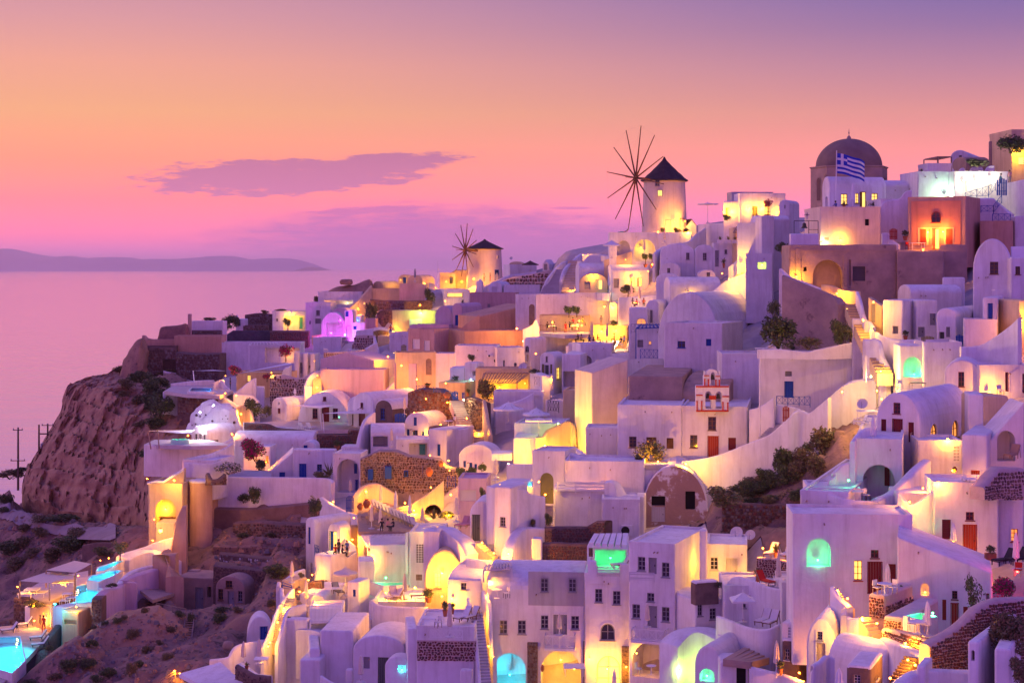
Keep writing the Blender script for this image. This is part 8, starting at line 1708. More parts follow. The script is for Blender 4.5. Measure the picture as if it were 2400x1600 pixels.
def bellframe():
 d=198;k=ZK*d/F;c=pt(120,1165,d);ob=root('bell_frame',c,"open iron bell frame with one bell and a stone cross",'bell frame')
 for x in(-115,35,130):mb=MB();mb.bar((x*k,0,0),(x*k,0,130*k),.04);mb.build('post',IR,ob)
 mb=MB();mb.bar((-115*k,0,130*k),(130*k,0,130*k),.04);mb.bar((35*k,0,40*k),(130*k,0,40*k),.03);mb.build('crossbar',IR,ob)
 mb=MB();mb.lathe([(.05,.65),(.2,.55),(.26,.2),(.42,0),(.03,.08)],14,c=(-10*k,0,55*k));mb.build('bell',mat('bronze',(.1,.09,.05)),ob,50)
 mb=MB();z=150*k;x=25*k;mb.box(x-.09,.5,z,x+.09,.6,z+.8);mb.box(x-.3,.5,z+.4,x+.3,.6,z+.58);mb.build('cross',CREAML_GLOW,ob)
bellframe()
crop(1380,280,480)
pn("person lying back on the windmill parapet",400,1302,'recline',0,'dark','teal',d=286.5);te("slim potted olive left of the church bell frame",2235,1560,1380,165,d=221)
pv("wide pale parasol on the skyline terrace",1365,1190,955,d=281,half=125,flat=True,m=CW);pv("white square parasol below the windmill arcade",262,1590,1385,d=283,half=135,m=CW,sides=4);pv("closed parasol in front of the windmill parapet",870,1420,1270,d=283)
for i,(x,w,wh)in enumerate(((845,60,"ochre bush by the windmill window"),(1020,95,"round orange bush left of the windmill lamp"),(1115,75,"round orange bush right of the windmill lamp"))):bs(wh,x,1310,w,75,d=291,kn=3,seed=i)
for i,x in enumerate((1510,1600,1680)):pp(("left","middle","right")[i]+" aloe trough above the wavy gable",x,1415,80,85,d=255,sp_=True,box=True,potm=WH)
te("red bougainvillea climbing the broad cream wing",2060,1165,900,110,d=265,kn=2,pot=False,fw=PT);bs("small palm bush at the cream house corner",1590,1160,100,80,d=264,kn=0)
pg("thatch and timber awning of the restaurant room",[(1660,1300,253),(1900,1290,253),(1905,1180,258),(1710,1215,258)],1.5,14,WOOD,po_=());lg("dark deck chair on the terrace below the windmill",945,1510,-70,d=276,fr_=IR)
pn("person seated at the restaurant entrance",1775,1430,'sit',20,'red','dark',d=252)
crop(1340,560,540)
for x,w in((752,"left ball topped potted tree by the lit arch"),(820,"right ball topped potted tree by the lit arch")):te(w,x,290,135,78,d=282,kn=0)
te("left olive tree in the white box planter",915,552,400,95,d=249,pot=False);te("right olive tree in the white box planter",965,552,395,80,d=249.5,pot=False);te("gnarled olive before the white domed house",575,590,440,140,d=270,pot=False,kn=3)
pp("red potted agave beside the tall grey door",1552,290,50,110,d=254,sp_=True);pv("left furled parasol of the dinner terrace",612,640,450,d=263);pv("right furled parasol of the dinner terrace",693,660,480,d=262);pv("furled green parasol by the turquoise basin",380,530,350,d=282,m=CW);pv("dark furled parasol in the lit arch",742,160,0,d=283)
pq("turquoise basin seen on the white pool house",[(258,555),(385,560),(390,530),(270,528)],d=275.5,pw=60,nl=2);pp("bushy plants on the cushion wall",430,885,90,60,d=266,bare=True);
rb("white front under the lower restaurant floor",[(-20,1102,1330,255.9),(215,1152,1330,255.9),(570,1174,1330,255.5)],th=.3,sm=0);tz("pale floor of the lower restaurant",[(215,1150),(570,1172),(580,1060),(0,1050),(-20,1100)],d=256.5)
for i,(x,y,ps,r,t,b,w)in enumerate(((300,895,'stand',0,'grey','tan',"person standing by the upper restaurant wall"),(270,1060,'sit',90,'red','dark',"diner in red by the left wall sconce"),(225,1090,'sit',40,'dark','dark',"diner in dark clothes by the furled parasol"),(310,1130,'sit',-60,'orange','dark',"diner in orange at the lower front table"),(360,1130,'sit',70,'red','dark',"diner in red at the lower front table"),(440,1140,'stand',0,'orange','dark',"person standing in orange before the paper lanterns"),(430,1050,'sit',-90,'grey','dark',"diner in grey behind the paper lanterns"),(500,1085,'sit',-40,'dark','blue',"diner in dark clothes right of the paper lanterns"),(535,1075,'sit',0,'white','dark',"diner in white at the right end"),(100,1060,'sit',60,'tan','dark',"diner in tan on the middle restaurant step"),(60,1055,'sit',-60,'dark','dark',"diner in dark clothes on the middle restaurant step"),(115,880,'sit',90,'orange','dark',"diner in orange by the right candle"),(10,885,'sit',-60,'red','dark',"diner in red by the left candle"),(180,1070,'sit',0,'blue','dark',"diner in blue at the parapet"),(625,690,'sit',60,'dark','dark',"left guest on the dinner terrace with furled parasols"),(660,700,'sit',-60,'red','dark',"middle guest on the dinner terrace with furled parasols"),(735,690,'sit',0,'orange','dark',"right guest on the dinner terrace with furled parasols"))):
 pn(w,x,y,ps,r,t,b,d=258.0 if y>1000 else 267.5 if y>800 else 263)
for x,y,w in((250,1095,"left"),(340,1140,"middle"),(480,1120,"right")):tb(w+" lower restaurant table under a white cloth",x,y,.6,d=257.2,sq=True)
pv("tall furled parasol between the restaurant sconces",362,1050,860,d=259);pv("tall furled parasol left of the restaurant",205,1050,840,d=260)
pg("dark blue slatted pergola on the balcony house",[(655,915,226),(985,900,227),(935,872,231),(690,880,231)],4.2,8,BLUE,po_=(0,1),slat=.10);rl("dark blue tracery railing under the pergola",[(700,1125,1220,226),(880,1130,1225,226)],BLUE,'x',4);rl("grey tracery balcony above the pergola",[(605,868,960,232.5),(765,868,962,232.5)],GP,'x',4)
bs("big dry fig tree against the old plaster wall",2110,1090,420,330,d=181,kn=2,seed=3);bs("dark creeper high on the old plaster wall",2060,800,150,220,d=184,kn=2,seed=2,dn=.5)
tb("white table on the terrace before the fig tree",1940,1180,.7,on=None,d=187,sq=True);pp("tall white urn on the flagpole terrace",2255,1170,60,90,d=186,potm=WH)
def fp_(lb,x,y0,y1,d):ob=root('flagpole',pt(x,y0,d),lb,'pole');mb=MB();mb.bar((0,0,-.3),(0,0,(y0-y1)*ZK*d/F),.06,.04,n=8);mb.build('shaft',WP,ob)
crop(1400,860,540)
fp_("tall white flagpole right of the belfry",1660,720,-160,174.5)
bs("green bougainvillea bush before the church windows",530,985,330,300,d=176.5,kn=3,seed=2,dn=.45);acunit("air unit beside the blue church side door",1772,203,90,70,hTe)
rl("dark blue railing by the blue door",[(1830,295,380,171.5),(1945,300,385,171.3),(2060,302,390,171),(2172,300,400,170.8)],BLUE,'x',2);ga("red plank gate on the white landing",1890,1962,395,560,173.8,BR,4)
for i,(x,y,w,h,kd,s,wh,d)in enumerate(((1320,1420,370,220,3,1,"pale olive bush at the corner of the peeling vault",157),(1600,1350,300,220,2,2,"dark bush in the middle of the shrubby slope",160),(1890,1110,230,310,2,3,"tall dark bush under the white sweeping wall",164),(2120,1300,330,360,1,1,"large rusty bush on the shrubby slope",161),(1960,1390,260,170,1,2,"low dry bush above the rubble wall",157.5),(2300,1290,240,250,0,3,"green bush beside the mint pool",158),(2310,920,340,330,1,3,"big brown bush beneath the round terrace",163),(1500,1250,160,100,0,0,"small green bush by the lit wall end",160),(1750,1390,150,90,1,1,"small rusty bush on the rubble wall",156.5),(450,990,130,90,0,1,"low grey weeds before the left church window",176))):bs(wh,x,y,w,h,d=d,kn=kd,seed=s)
crop(1400,1240,540)
dish("large white satellite dish behind the lilac roof",1425,40,130,153);dish("smaller blue grey satellite dish behind the lilac roof",1565,60,105,152)
acunit("air unit on the white house right of the lava walls",300,5,110,100,hAcW)
pv("open white square parasol on the lounger terrace",1485,950,640,d=129.5,half=170,m=CW,sides=4);pv("furled parasol behind the red deck chairs",1850,590,230,d=133.5);pv("furled parasol on the tower balcony",510,1000,760,d=138);pv("furled parasol beside the lava stone base",1830,1470,1140,d=119.5)
lg("left striped deck chair under the white square parasol",1640,985,-35,d=128,fr_=BW,low=True);lg("right striped deck chair under the white square parasol",1720,1000,-35,d=127.5,fr_=BW)
lg("left deck chair on the red stone terrace",1730,290,-35,d=139.4,fr_=BW);lg("right deck chair on the red stone terrace",1880,305,-35,d=138.8,fr_=BW);lg("red towelled deck chair by the curved stone wall",1790,585,30,d=134.2,cl_=CLOTH['red']);lg("red deck chair tilted against the curved stone wall",2010,585,-40,d=134,cl_=CLOTH['red'])
tb("small white table between the red deck chairs",1850,600,.42,d=133.4);pp("yellow lit pot plant between the deck chairs",1820,270,90,150,d=140,sp_=True);pp("dark potted bush on the stair block",1240,590,90,60,d=136.5,bare=True,kn=2);pp("terracotta pot on the white lattice block",2035,965,60,60,d=122);pp("potted bush before the lava stone base",1870,1470,90,140,d=119.3,kn=0);pp("dark potted palm by the red stone terrace",1640,520,90,130,d=136.2,kn=2)
def balcony(lb,h,x0,x1,yt,ym,yb):
 a,b=h.hit(sx_(x0),sy_(yb),'f',-1.1),h.hit(sx_(x1),sy_(yb),'f',-1.1);zt=h.hit(sx_(x0),sy_(yt),'f',-1.1).z;zb=h.hit(sx_(x0),sy_(ym),'f',-1.1).z;ob=root('balcony',h.M@V3(((a.x+b.x)/2,0,zb)),lb,'balcony');ob.rotation_euler=h.o.rotation_euler;w=(b.x-a.x)/2;H=zt-zb
 mb=MB();mb.box(-w,-1.15,-.22,w,.0,0);mb.build('slab',WP,ob)
 def side(p,q,n):
  p,q=V3(p),V3(q);mb=MB();up=V3((0,0,H));mb.bar(p+up,q+up,.045);mb.bar(p+up*.12,q+up*.12,.03);mb.build('rail',WP,ob)
  for i in range(n):
   f,g=i/n,(i+1)/n;mb=MB();u=p+(q-p)*f;v=p+(q-p)*g;mb.bar(u,u+up,.035);mb.bar(u+up*.12,v+up,.022);mb.bar(u+up,v+up*.12,.022);mb.build('cross_panel',WP,ob)
  mb=MB();mb.bar(q,q+up,.035);mb.build('post',WP,ob)
 side((-w+.05,-1.08,0),(w-.05,-1.08,0),4);side((-w+.05,-1.08,0),(-w+.05,0,0),1);side((w-.05,-1.08,0),(w-.05,0,0),1)
balcony("white cross braced balcony of the tower house",hTe2,345,690,1010,1125,1140)
rl("white double rail of the recessed tower balcony",[(330,435,520,139.3),(580,445,525,138.8)],LG,'slat',2);tb("small white table under the tower balcony",550,1480,.42,d=136);ch_("white wire chair under the tower balcony",420,1475,60,d=136.5,m=WP)
pg("ragged cloth canopy frame over the dark passage",[(1290,1370,122),(1560,1400,121),(1750,1360,124),(1500,1240,126)],2.0,5,OLD,po_=(),slat=.3)
crop(960,1240,540)
balcony("white cross braced balcony of the big apartment house",hBig,1375,1690,1085,1210,1225)
pv("furled parasol on the apartment balcony",1530,1080,860,d=142);pv("furled cream parasol on the sun terrace",410,1100,740,d=136.6);pv("white furled parasol inside the lit fan arch",2090,1660,1420,d=141.5,m=CW)
rl("white cross braced railing of the sun terrace",[(208,1025,1110,137.9),(375,1025,1110,137.9),(540,1028,1112,137.9)],WP,'x',3)
lg("left striped deck chair on the sun terrace",470,945,-40,d=140.5,fr_=BW);lg("right striped deck chair on the sun terrace",550,940,-40,d=140.8,fr_=BW);pp("left leafy pot on the sun terrace",362,875,90,150,d=143);pp("right leafy pot on the sun terrace",440,850,60,110,d=144);tb("square table at the sun terrace corner",200,985,.6,d=139,sq=True);ch_("wooden chair at the sun terrace corner",290,1000,-50,d=138.6)
pp("leafy pots at the foot of the domed room",195,735,120,110,d=155.5);tb("white cafe table in the open pergola room",890,700,.45,d=144);ch_("iron chair in the open pergola room",990,700,-60,d=143.6,m=IR)
pg("white slatted pergola over the open pergola room",[(755,420,144),(1040,400,144),(1035,345,148),(770,375,148)],1.0,9,LG,po_=(0,1),slat=.09)
pg("ragged white awning over the green glowing terrace",[(1820,170,144.5),(2225,195,144.5),(2235,70,149),(1880,75,149)],1.6,6,WP,po_=(0,1),slat=.26);lg("left sun bed on the green glowing terrace",2060,400,-70,d=143.8,cl_=CUSH);lg("right sun bed on the green glowing terrace",2150,410,-70,d=143.6,cl_=CUSH);rl("grey rails of the green glowing terrace",[(1915,370,470,143),(2145,380,470,143)],LG,'slat',3)
tb("large dining table in the big tiled arch",1680,1480,.9,d=141,sq=True);jr("clay urn in the big tiled arch",1355,1450,40,70,d=141.5)
hu("pale utility box under the spotted wall",515,640,642,1435,1540,a=3,d=136.4,dep=.8,ext=.2,m=WHITE2,name='utility_box',cat='box')
crop(960,1000,540)
pq("turquoise plunge pool beside the green arched door",[(1085,612),(1250,615),(1252,565),(1170,565)],d=163.5,pw=70,nl=2);rl("white slatted fence above the blank mauve wall",[(1510,560,665,168.2),(1695,565,668,168),(1990,570,668,167.8)],WP,'slat',3,t=.06)
lg("left orange deck chair by the plank door",480,1040,-35,d=163.5,cl_=CLOTH['pink']);lg("right orange deck chair by the plank door",540,1040,-35,d=163,cl_=CLOTH['pink']);pv("tall narrow furled parasol left of the plank door",475,970,720,d=166);pv("striped furled parasol above the plunge pool",880,545,330,d=173)
pp("big striped agave beside the round oven",245,940,150,140,d=183,sp_=True,bare=True);bs("glowing grasses right of the agave",370,940,160,100,d=182.5,kn=3,seed=2);bs("dark creeper at the mauve flat house",750,750,70,150,d=172,kn=2,seed=1);bs("small shrub at the narrow stair foot",1425,1000,90,130,d=161,kn=0,seed=1);bs("thin shrub right of the octagon tower",1260,1020,60,90,d=160.5,kn=3,seed=3)
for x,y,w,h,s in((560,540,170,140,1),(740,450,90,90,2),(640,500,100,100,3)):bs({560:"large leafy bush before the blue shutters",740:"round leafy bush above the deck tables",640:"middle leafy bush before the blue shutters"}[x],x,y,w,h,d=196,kn=0,seed=s)
jr("orange clay pot on the rubble ledge",318,405,60,60,d=202);jr("big brown clay jar by the blue rubble door",200,505,75,90,d=201.5);
rl("blue tracery gate panel over the yellow niche",[(385,505,610,189),(470,510,615,189)],BLUE,'x',3)
def oven():
 d=192.5;c=pt(240,880,d);k=ZK*d/F;ob=root('bread_oven',c,"round stone oven mouth in the glowing yellow wall",'oven');r=62*k
 for i in range(11):
  t=mt.pi*(i+.5)/11;mb=MB();M=M4.Translation((r*mt.cos(t),0,r*mt.sin(t)))@M4.Rotation(-t,4,'Y');mb.box(-.25,-.3,-.24,.25,.3,.24,M=M);mb.build('stone',ST[2],ob)
 mb=MB();mb.add([(r*mt.cos(mt.pi*i/12),-.1,r*mt.sin(mt.pi*i/12))for i in range(13)],[tuple(range(13))]);mb.build('mouth',BW,ob)
oven()
crop(840,760,540)
pv("large cream parasol with scalloped edge in the middle",1530,1020,790,d=214,half=168,m=CW);pv("second pale parasol half hidden by the tracery balcony",1815,1010,850,d=211,half=150,m=CW);pv("flat slab canopy on two white posts",1840,1150,950,d=199,half=190,m=CW,sides=4,flat=True)
pv("furled parasol before the stone faced vault",470,920,740,d=232);pv("furled parasol left of the slab roofed porch",338,1240,1060,d=214);pv("tall furled parasol of the pink balcony house",1975,740,520,d=221);pv("brown furled parasol by the grey slab porch",1410,1560,1380,d=192)
pn("waiter in a white shirt and tan trousers at the stone terrace",985,1058,'stand',60,'white','tan',d=217.5);tb("white round table in front of the waiter",920,1040,.6,d=217.5)
pn("person in red climbing the garden lane",328,105,'walk',180,'red','blue',d=311)
pg("ragged timber pergola over the glowing yellow terrace",[(1250,590,231),(1620,600,231),(1740,500,236),(1280,500,236)],2.6,14,WOOD,po_=(1,),slat=.07);bs("tall reeds under the yellow pergola",1330,760,200,220,d=230,kn=3,seed=1);bs("dark bush at the left of the yellow pergola",1270,740,110,180,d=231,kn=2,seed=2)
for x,w in((1590,"left"),(1690,"right")):pp(w+" big clay pot of herbs under the yellow pergola",x,760,80,100,d=230)
rl("blue lattice railing over the rubble wall",[(590,625,660,229),(680,625,660,229)],BLUE,'x',3);rl("long blue lattice railing by the clay amphora",[(765,640,690,228.5),(880,660,700,228),(955,690,730,227.5)],BLUE,'x',4);ga("blue board gate at the top of the stone steps",958,1020,680,775,226,BLUE,4);ga("blue half door beside the white pillar",1055,1085,690,760,227,BLUE,2)
ga("blue board fence beside the stone faced vault",370,485,905,1000,231,BLUE,7);jr("clay amphora lying on the rubble wall",905,750,80,60,d=226.5);pp("red pot with leaves on the white wall",1120,725,50,70,d=229);pp("leafy pot above the blue railing",705,645,80,50,d=232)
dish("white satellite dish on the roof before the vault",1682,440,90,240);te("small green palm on the patio house",1160,390,290,90,d=250,pot=False,kn=0);acunit("upper stacked air unit on the patio house",1345,320,60,24,hWh);acunit("lower stacked air unit on the patio house",1410,370,44,46,hWh);pp("dark bush in the low lilac box planter",990,570,80,50,d=244,bare=True,kn=2)
te("yucca on the pink balcony house",1805,520,440,110,d=228,pot=False,kn=3);rl("grey tracery railing of the pink balcony house",[(1795,535,620,221.5),(1848,535,625,221.5)],GP,'x',2);rl("iron tracery balcony on the tall cream house",[(1935,770,890,216),(2045,785,895,214)],IR,'x',4);rl("dark rail above the iron tracery balcony",[(1955,760,790,217),(2150,755,785,216)],IR,'bar',6)
rl("restaurant railing along the upper terrace",[(1855,5,60,268),(1990,30,80,268),(2110,60,110,268)],BW,'bar',9);tz("pale floor of the upper restaurant",[(1850,85),(2110,112),(2360,100),(2360,40),(1870,35)],d=266.8);rb("white front under the upper restaurant floor",[(1850,88,330,267),(2110,114,330,266.5),(2360,102,330,266.8)],th=.4,sm=0);pn("waitress in a red dress at the restaurant railing",2115,90,'stand',160,'red','red',d=267.5)
for i,x in enumerate((1930,2000,2160,2240)):pn(("first","second","third","fourth")[i]+" seated guest from the left behind the restaurant railing",x,60,'sit',60*i,('dark','grey','dark','white')[i],'dark',d=268.5)
for i,x in enumerate((1975,2200)):tb(("left","right")[i]+" white clothed table behind the restaurant railing",x,60,.6,d=268.2,sq=True)
crop(960,480,480)
for x,w in((1830,"left"),(1920,"right")):te(w+" round topped shrub in the white trough",x,1280,1140,120,d=270,pot=False,kn=0)
pn("left person on the small windmill terrace",855,885,'stand',0,'pink','dark',d=353);pn("right person on the small windmill terrace",925,880,'stand',90,'dark','red',d=352);pv("furled grey parasol on the west ridge",62,880,730,d=342,m=GP);pv("dark thatched parasol of the skyline cafe",1385,760,640,d=368,half=105,m=THATCH);dish("round satellite dish on the skyline cafe",1168,615,40,372);pv("white parasol at the ridge restaurant",2330,600,400,d=322,half=130,m=CW,sides=4);fp_("slim dark mast on the ridge left of the small windmill",325,930,645,350);bs("dark cypress shrub on the ridge garden",240,1160,130,220,d=331,kn=2,seed=1);bs("dry bush at the top of the public steps",1740,1060,110,60,d=303,kn=1,seed=2);pp("agave above the mauve vaulted house",610,1130,60,60,d=318,sp_=True,bare=True);pq("lime green basin on the ridge terrace",[(0,1320),(250,1315),(310,1312),(300,1280),(0,1285)],d=311,pw=60,col=LIME,tile=TILEG,nl=2)
rl("thin white railing at the ridge restaurant",[(2040,565,600,327),(2200,570,600,326)],WP,'bar',10);pn("person standing in the doorway terrace of the flat cream house",475,915,'stand',0,'blue','dark',d=361)
crop(480,560,480)
bs("large round dark bush at the cliff end",300,1010,200,170,d=347,kn=2,seed=2);bs("bright green bush before the dark round bush",255,1045,140,95,d=344,kn=0,seed=1);bs("big olive bush beside the orange slope wall",1910,950,160,230,d=329,kn=2,seed=3);te("forked little tree before the lit porch",955,1045,890,110,d=340,kn=0,pot=False);pv("slim white furled parasol by the blue round door",373,1010,870,d=348,m=CW)
for i,(x,y,w,h)in enumerate(((40,945,150,50),(700,860,100,50),(870,835,130,40),(1290,730,90,80))):bs(("brown scrub on the cliff end roof","brown scrub on the terraced dark walls","brown scrub behind the lit porch house","grey scrub at the shoulder of the balustrade house")[i],x,y,w,h,d=348,kn=1,seed=i)
te("magenta bougainvillea tree beside the white courtyard",930,1400,1185,170,d=287,kn=2,pot=False,fw=PT);bs("red bougainvillea on the sail house corner",360,1560,160,120,d=270,kn=2,seed=1,fw=PT);pg("thin white pergola in the white courtyard",[(505,1225,303),(860,1215,303),(830,1195,308),(520,1200,308)],5.0,9,WP,po_=(0,1));ga("grey picket gate below the grotto",1575,1650,1125,1200,318,GP);ga("lemon lit picket gate by the cream wall",2255,2315,1210,1310,296,OLIVE)
rl("lit lattice balustrade under the rubble roof",[(1375,705,755,344.5),(1540,705,755,344.5),(1705,705,755,344.5)],WP,'bar',8)
crop(340,800,540)
pq("deep blue pool on the cliff edge terrace",[(440,512),(690,518),(690,478),(480,476)],z=zP+.3,depth=.28,pw=70,col=(.03,.3,1));
def hottub():
 d=230;c=pt(355,1055,d);k=ZK*d/F;ob=root('hot_tub',c,"round hot tub glowing teal under the sail shade",'hot tub');r=92*k
 mb=MB();mb.lathe([(r,0),(r*1.03,55*k),(r*.9,56*k),(r*.88,20*k),(.02,18*k)],28);mb.build('shell',TILEG,ob,50);mb=MB();mb.lathe([(r*.89,44*k),(.02,44*k)],28);mb.build('water',WATER,ob);ld=bpy.data.lights.new('tub_light','POINT');ld.energy=90;ld.color=TEALL;lo=link('tub_light',ld,ob);lo.location=(0,-.3,34*k);mb=MB();mb.lathe([(.02,-.05),(.06,0),(.02,.05)],8,c=(0,0,32*k));mb.build('underwater_lamp',bulbmat(TEALL),ob)
hottub()
sa_("triangular sail shade over the hot tub",[(25,912,224),(130,905,226),(520,905,238),(400,940,232)],sag=.1);sa_("pale triangular sail over the maroon doors",[(1500,655,246),(1790,680,239),(1940,650,249),(1700,640,252)],sag=.05);sa_("pale sail over the right maroon doors",[(1815,735,238),(2100,705,247),(2420,735,240),(2100,735,236)],sag=.05);sa_("thin pale sail by the upper pool",[(490,298,264),(830,300,268),(700,290,274)],sag=.05)
def pe_(lb,x0,y0,x1,y1,d,m=None):a=pt(x0,y0,d);ob=root('pole',a,lb,'pole');mb=MB();mb.bar((0,0,-.3),pt(x1,y1,d)-a,.07,.06,n=8);mb.build('shaft',m or WP,ob)
pe_("left leaning pole of the hot tub sail",60,1075,28,905,224,WOOD);pe_("right leaning pole of the hot tub sail",145,1065,125,900,226,WOOD);pe_("thick white pole of the maroon door sail",1808,890,1780,680,239);pe_("thick white pole right of the maroon door sail",1828,910,1813,735,237.5);pe_("thin pole of the upper pool sail",502,400,490,298,263)
lg("left white sun lounger before the maroon doors",1655,895,150,d=240.5,fr_=WP);lg("right white sun lounger before the maroon doors",1735,895,150,d=240,fr_=WP)
bs("large magenta bougainvillea over the orange doorway",1120,1200,260,230,d=225,kn=2,seed=1,fw=PT);bs("dark leaves under the magenta bougainvillea",1180,1320,120,130,d=224,kn=2,seed=3);bs("flowering bush beside the courtyard steps",850,1345,250,140,d=211,kn=0,seed=2,fw=CUSH);bs("green hollow bush beside the curling white wall",1120,790,190,230,d=250,kn=2,seed=1);bs("yellow green bush against the mauve house",1240,760,90,130,d=249,kn=3,seed=2);pp("yucca in the rubble planter",1880,1370,170,170,d=215,sp_=True,bare=True);bs("rounded shrub in the rubble planter",1820,1410,190,90,d=214.5,kn=3,seed=1)
pv("slim white furled parasol left of the mauve vault",1530,555,480,d=256,m=CW);te("maroon leaved tree by the cream walled room",1245,400,320,100,d=266,kn=2,pot=False,fw=PT);pp("dark potted tree on the red stone garden wall",1960,1100,100,100,d=229);pp("left small pot on the red stone garden wall",2045,1075,40,50,d=229.5);pp("right small pot on the red stone garden wall",2100,1075,40,50,d=229.4)
pn("person by the upper pool steps in dark clothes",870,490,'stand',90,'dark','dark',d=257)
for i,(x,y,w,h,k_)in enumerate(((0,300,300,130,1),(110,360,160,140,1),(250,370,240,110,1),(60,560,200,180,2),(170,780,240,260,2),(60,700,180,180,2),(280,530,110,80,0),(30,1180,180,110,2),(250,1190,330,110,1),(470,1180,220,80,2),(-250,320,150,90,1),(-120,260,130,80,1),(-30,420,260,150,2),(-170,480,200,110,1),(130,470,220,130,2),(-60,640,170,110,1),(200,620,260,170,2),(100,880,220,120,2),(-40,880,160,90,1),(-220,560,120,70,1))):
 dr=pt(x,y,1.0);r=BB.ray_cast(dr*60,dr.normalized());p=r[0]or gh(x,y);bs("rusty dry shrub rooted on the pumice bluff" if k_==1 else "dark shrub rooted on the pumice bluff",x,y,w,h,p=p,kn=k_,seed=i,gp="shrubs on the pumice bluff")if k_ else bs("single green shrub below the wedge walled pool",x,y,w,h,p=p,kn=0)
 # ---- lower left: pools, canopies, slope
crop(0,1240,540)
pq("large cyan swimming pool at the lower left corner",[(-140,1400),(125,1475),(255,1345),(205,1100),(-140,1110)],z=zB+.62,pw=190,nl=5);pq("lowest infinity pool basin",[(780,760),(938,760),(1045,690),(1045,570),(880,565),(775,590)],z=pt(850,690,183).z,pw=110,nl=4);pq("middle infinity pool basin",[(900,525),(1010,540),(1150,480),(1240,430),(1180,425),(930,480)],z=pt(1000,500,189).z,pw=110,nl=4);pq("highest infinity pool basin",[(985,435),(1060,430),(1260,330),(1230,320),(1010,390)],z=pt(1080,390,195).z,pw=110,nl=3)
for i,(a,b)in enumerate(((.0,"front"),(1,"rear"))):
 o=[(200,525,184),(505,548,181),(760,470,187),(480,432,191)]if i==0 else[(470,415,189),(770,440,186),(935,350,193),(760,318,197)]
 sa_(b+" square grey canopy over the pool restaurant",o,CANV,.02,'canopy')
 for j,q in enumerate(o[:3]):pe_(("left","front","right")[j]+" timber post of the "+b+" square canopy",q[0],q[1]+150,q[0],q[1],q[2]+.3,WOOD)
for i,(x,y,r,w)in enumerate(((160,1000,-70,"sun lounger alone at the back of the lower pool"),(300,1135,-70,"upper sun lounger right of the lower pool"),(320,1205,-70,"lower sun lounger right of the lower pool"),(10,1060,-60,"sun lounger at the left edge of the lower pool"))):lg(w,x,y,r,on=zB,fr_=IR);
pn("person in red walking from the bath house",447,1045,'walk',0,'red','red',on=zB)
for i,(x,y)in enumerate(((270,690),(400,680),(330,650),(620,580),(700,570))):tb(("first","second","third","fourth","fifth")[i]+" low table from the left under the canopies",x,y,.8,d=187.5 if i<3 else 189,sq=True,h=.5)
for i,(x,y)in enumerate(((660,790),(720,760),(690,720))):tb(("left","right","back")[i]+" white dinner table by the infinity pool",x,y,.5,d=181,sq=True)
bs("glowing ornamental grass in the white planter",380,790,230,70,d=184.3,kn=3,seed=1);te("twisted tree trunk beside the garden lamps",1225,300,100,150,d=199,kn=1,pot=False);bs("dark green ball bush on the pool wall",1140,590,110,50,d=181,kn=0,seed=2)
def ladder(lb,x0,y0,x1,y1,d0,d1,w):
 a,b=pt(x0,y0,d0),pt(x1,y1,d1);ob=root('wooden_ladder',a,lb,'ladder');v=b-a
 for s in(-w/2,w/2):mb=MB();mb.bar((s,0,0),v+V3((s,0,0)),.06);mb.build('stile',WOOD,ob)
 for i in range(9):mb=MB();q=v*((i+.5)/9);mb.box(q.x-w/2,q.y-.1,q.z-.03,q.x+w/2,q.y+.1,q.z+.03);mb.build('rung',WOOD,ob)
ladder("wooden ladder stair on the rough slope",1910,1130,1935,910,172,175,.9)
rl("weathered handrail leading to the ladder",[(1595,750,830,180),(1750,780,850,178),(1900,810,960,175)],WOOD,'bar',1);rl("short weathered handrail right of the ladder",[(1970,820,940,176),(2180,855,930,177)],WOOD,'bar',2);rl("handrail beside the bottom roof",[(1630,1540,1640,152),(1790,1440,1560,152)],WOOD,'slat',2)
def roof_slab(lb,c4,m):
 P=[pt(*c)for c in c4];c=sum(P,V3())/4;mb=MB();mb.add([p-c for p in P]+[p-c-V3((0,0,.35))for p in P],[(0,1,2,3),(7,6,5,4)]+[(i,(i+1)%4,4+(i+1)%4,4+i)for i in range(4)]);o=mb.build('slat_roof',m);o.location=c;tag(o,lb,'roof')
roof_slab("white slatted roof at the bottom of the slope",[(1830,1470,146),(2080,1600,142),(2480,1560,142),(2250,1350,148)],WH);roof_slab("bare stone slab roof of the ruined store",[(1430,620,186),(1560,720,183),(1780,650,187),(1600,600,190)],OLD)
def hpole(lb,x,yb,yt,d,arms):
 k=ZK*d/F;ob=root('utility_pole',pt(x,yb,d),lb,'utility pole');H=(yb-yt)*k;mb=MB();mb.bar((0,0,-.5),(0,0,H),.16,.11,n=8);mb.build('shaft',BARK,ob)
 for z,w in arms:
  mb=MB();mb.bar((-w,-.15,H-z),(w,-.15,H-z),.07);mb.build('crossarm',BARK,ob)
  for s in(-w*.9,0,w*.9):mb=MB();mb.lathe([(.05,0),(.09,.12),(.05,.3)],8,c=(s,-.15,H-z));mb.build('insulator',GP,ob)
crop(0,960,540)
hpole("tall wooden utility pole left of the bluff",185,790,180,275,((.4,.8),(5.4,1.2)));hpole("left pole of the transformer pair",398,560,150,288,());hpole("right pole of the transformer pair",487,560,140,288,((.3,1.0),))
def transformer():
 d=287.6;k=ZK*d/F;ob=root('transformer',pt(440,395,d),"round pole mounted transformer between the paired poles",'transformer');mb=MB();mb.lathe([(.02,0),(26*k,2*k),(27*k,50*k),(10*k,58*k),(.02,58*k)],14);mb.build('tank',GP,ob,40)
 for z in(0,150):mb=MB();mb.bar((-42*k,0,z*k),(47*k,0,z*k),.12);mb.build('crossbeam',BARK,ob)
transformer()
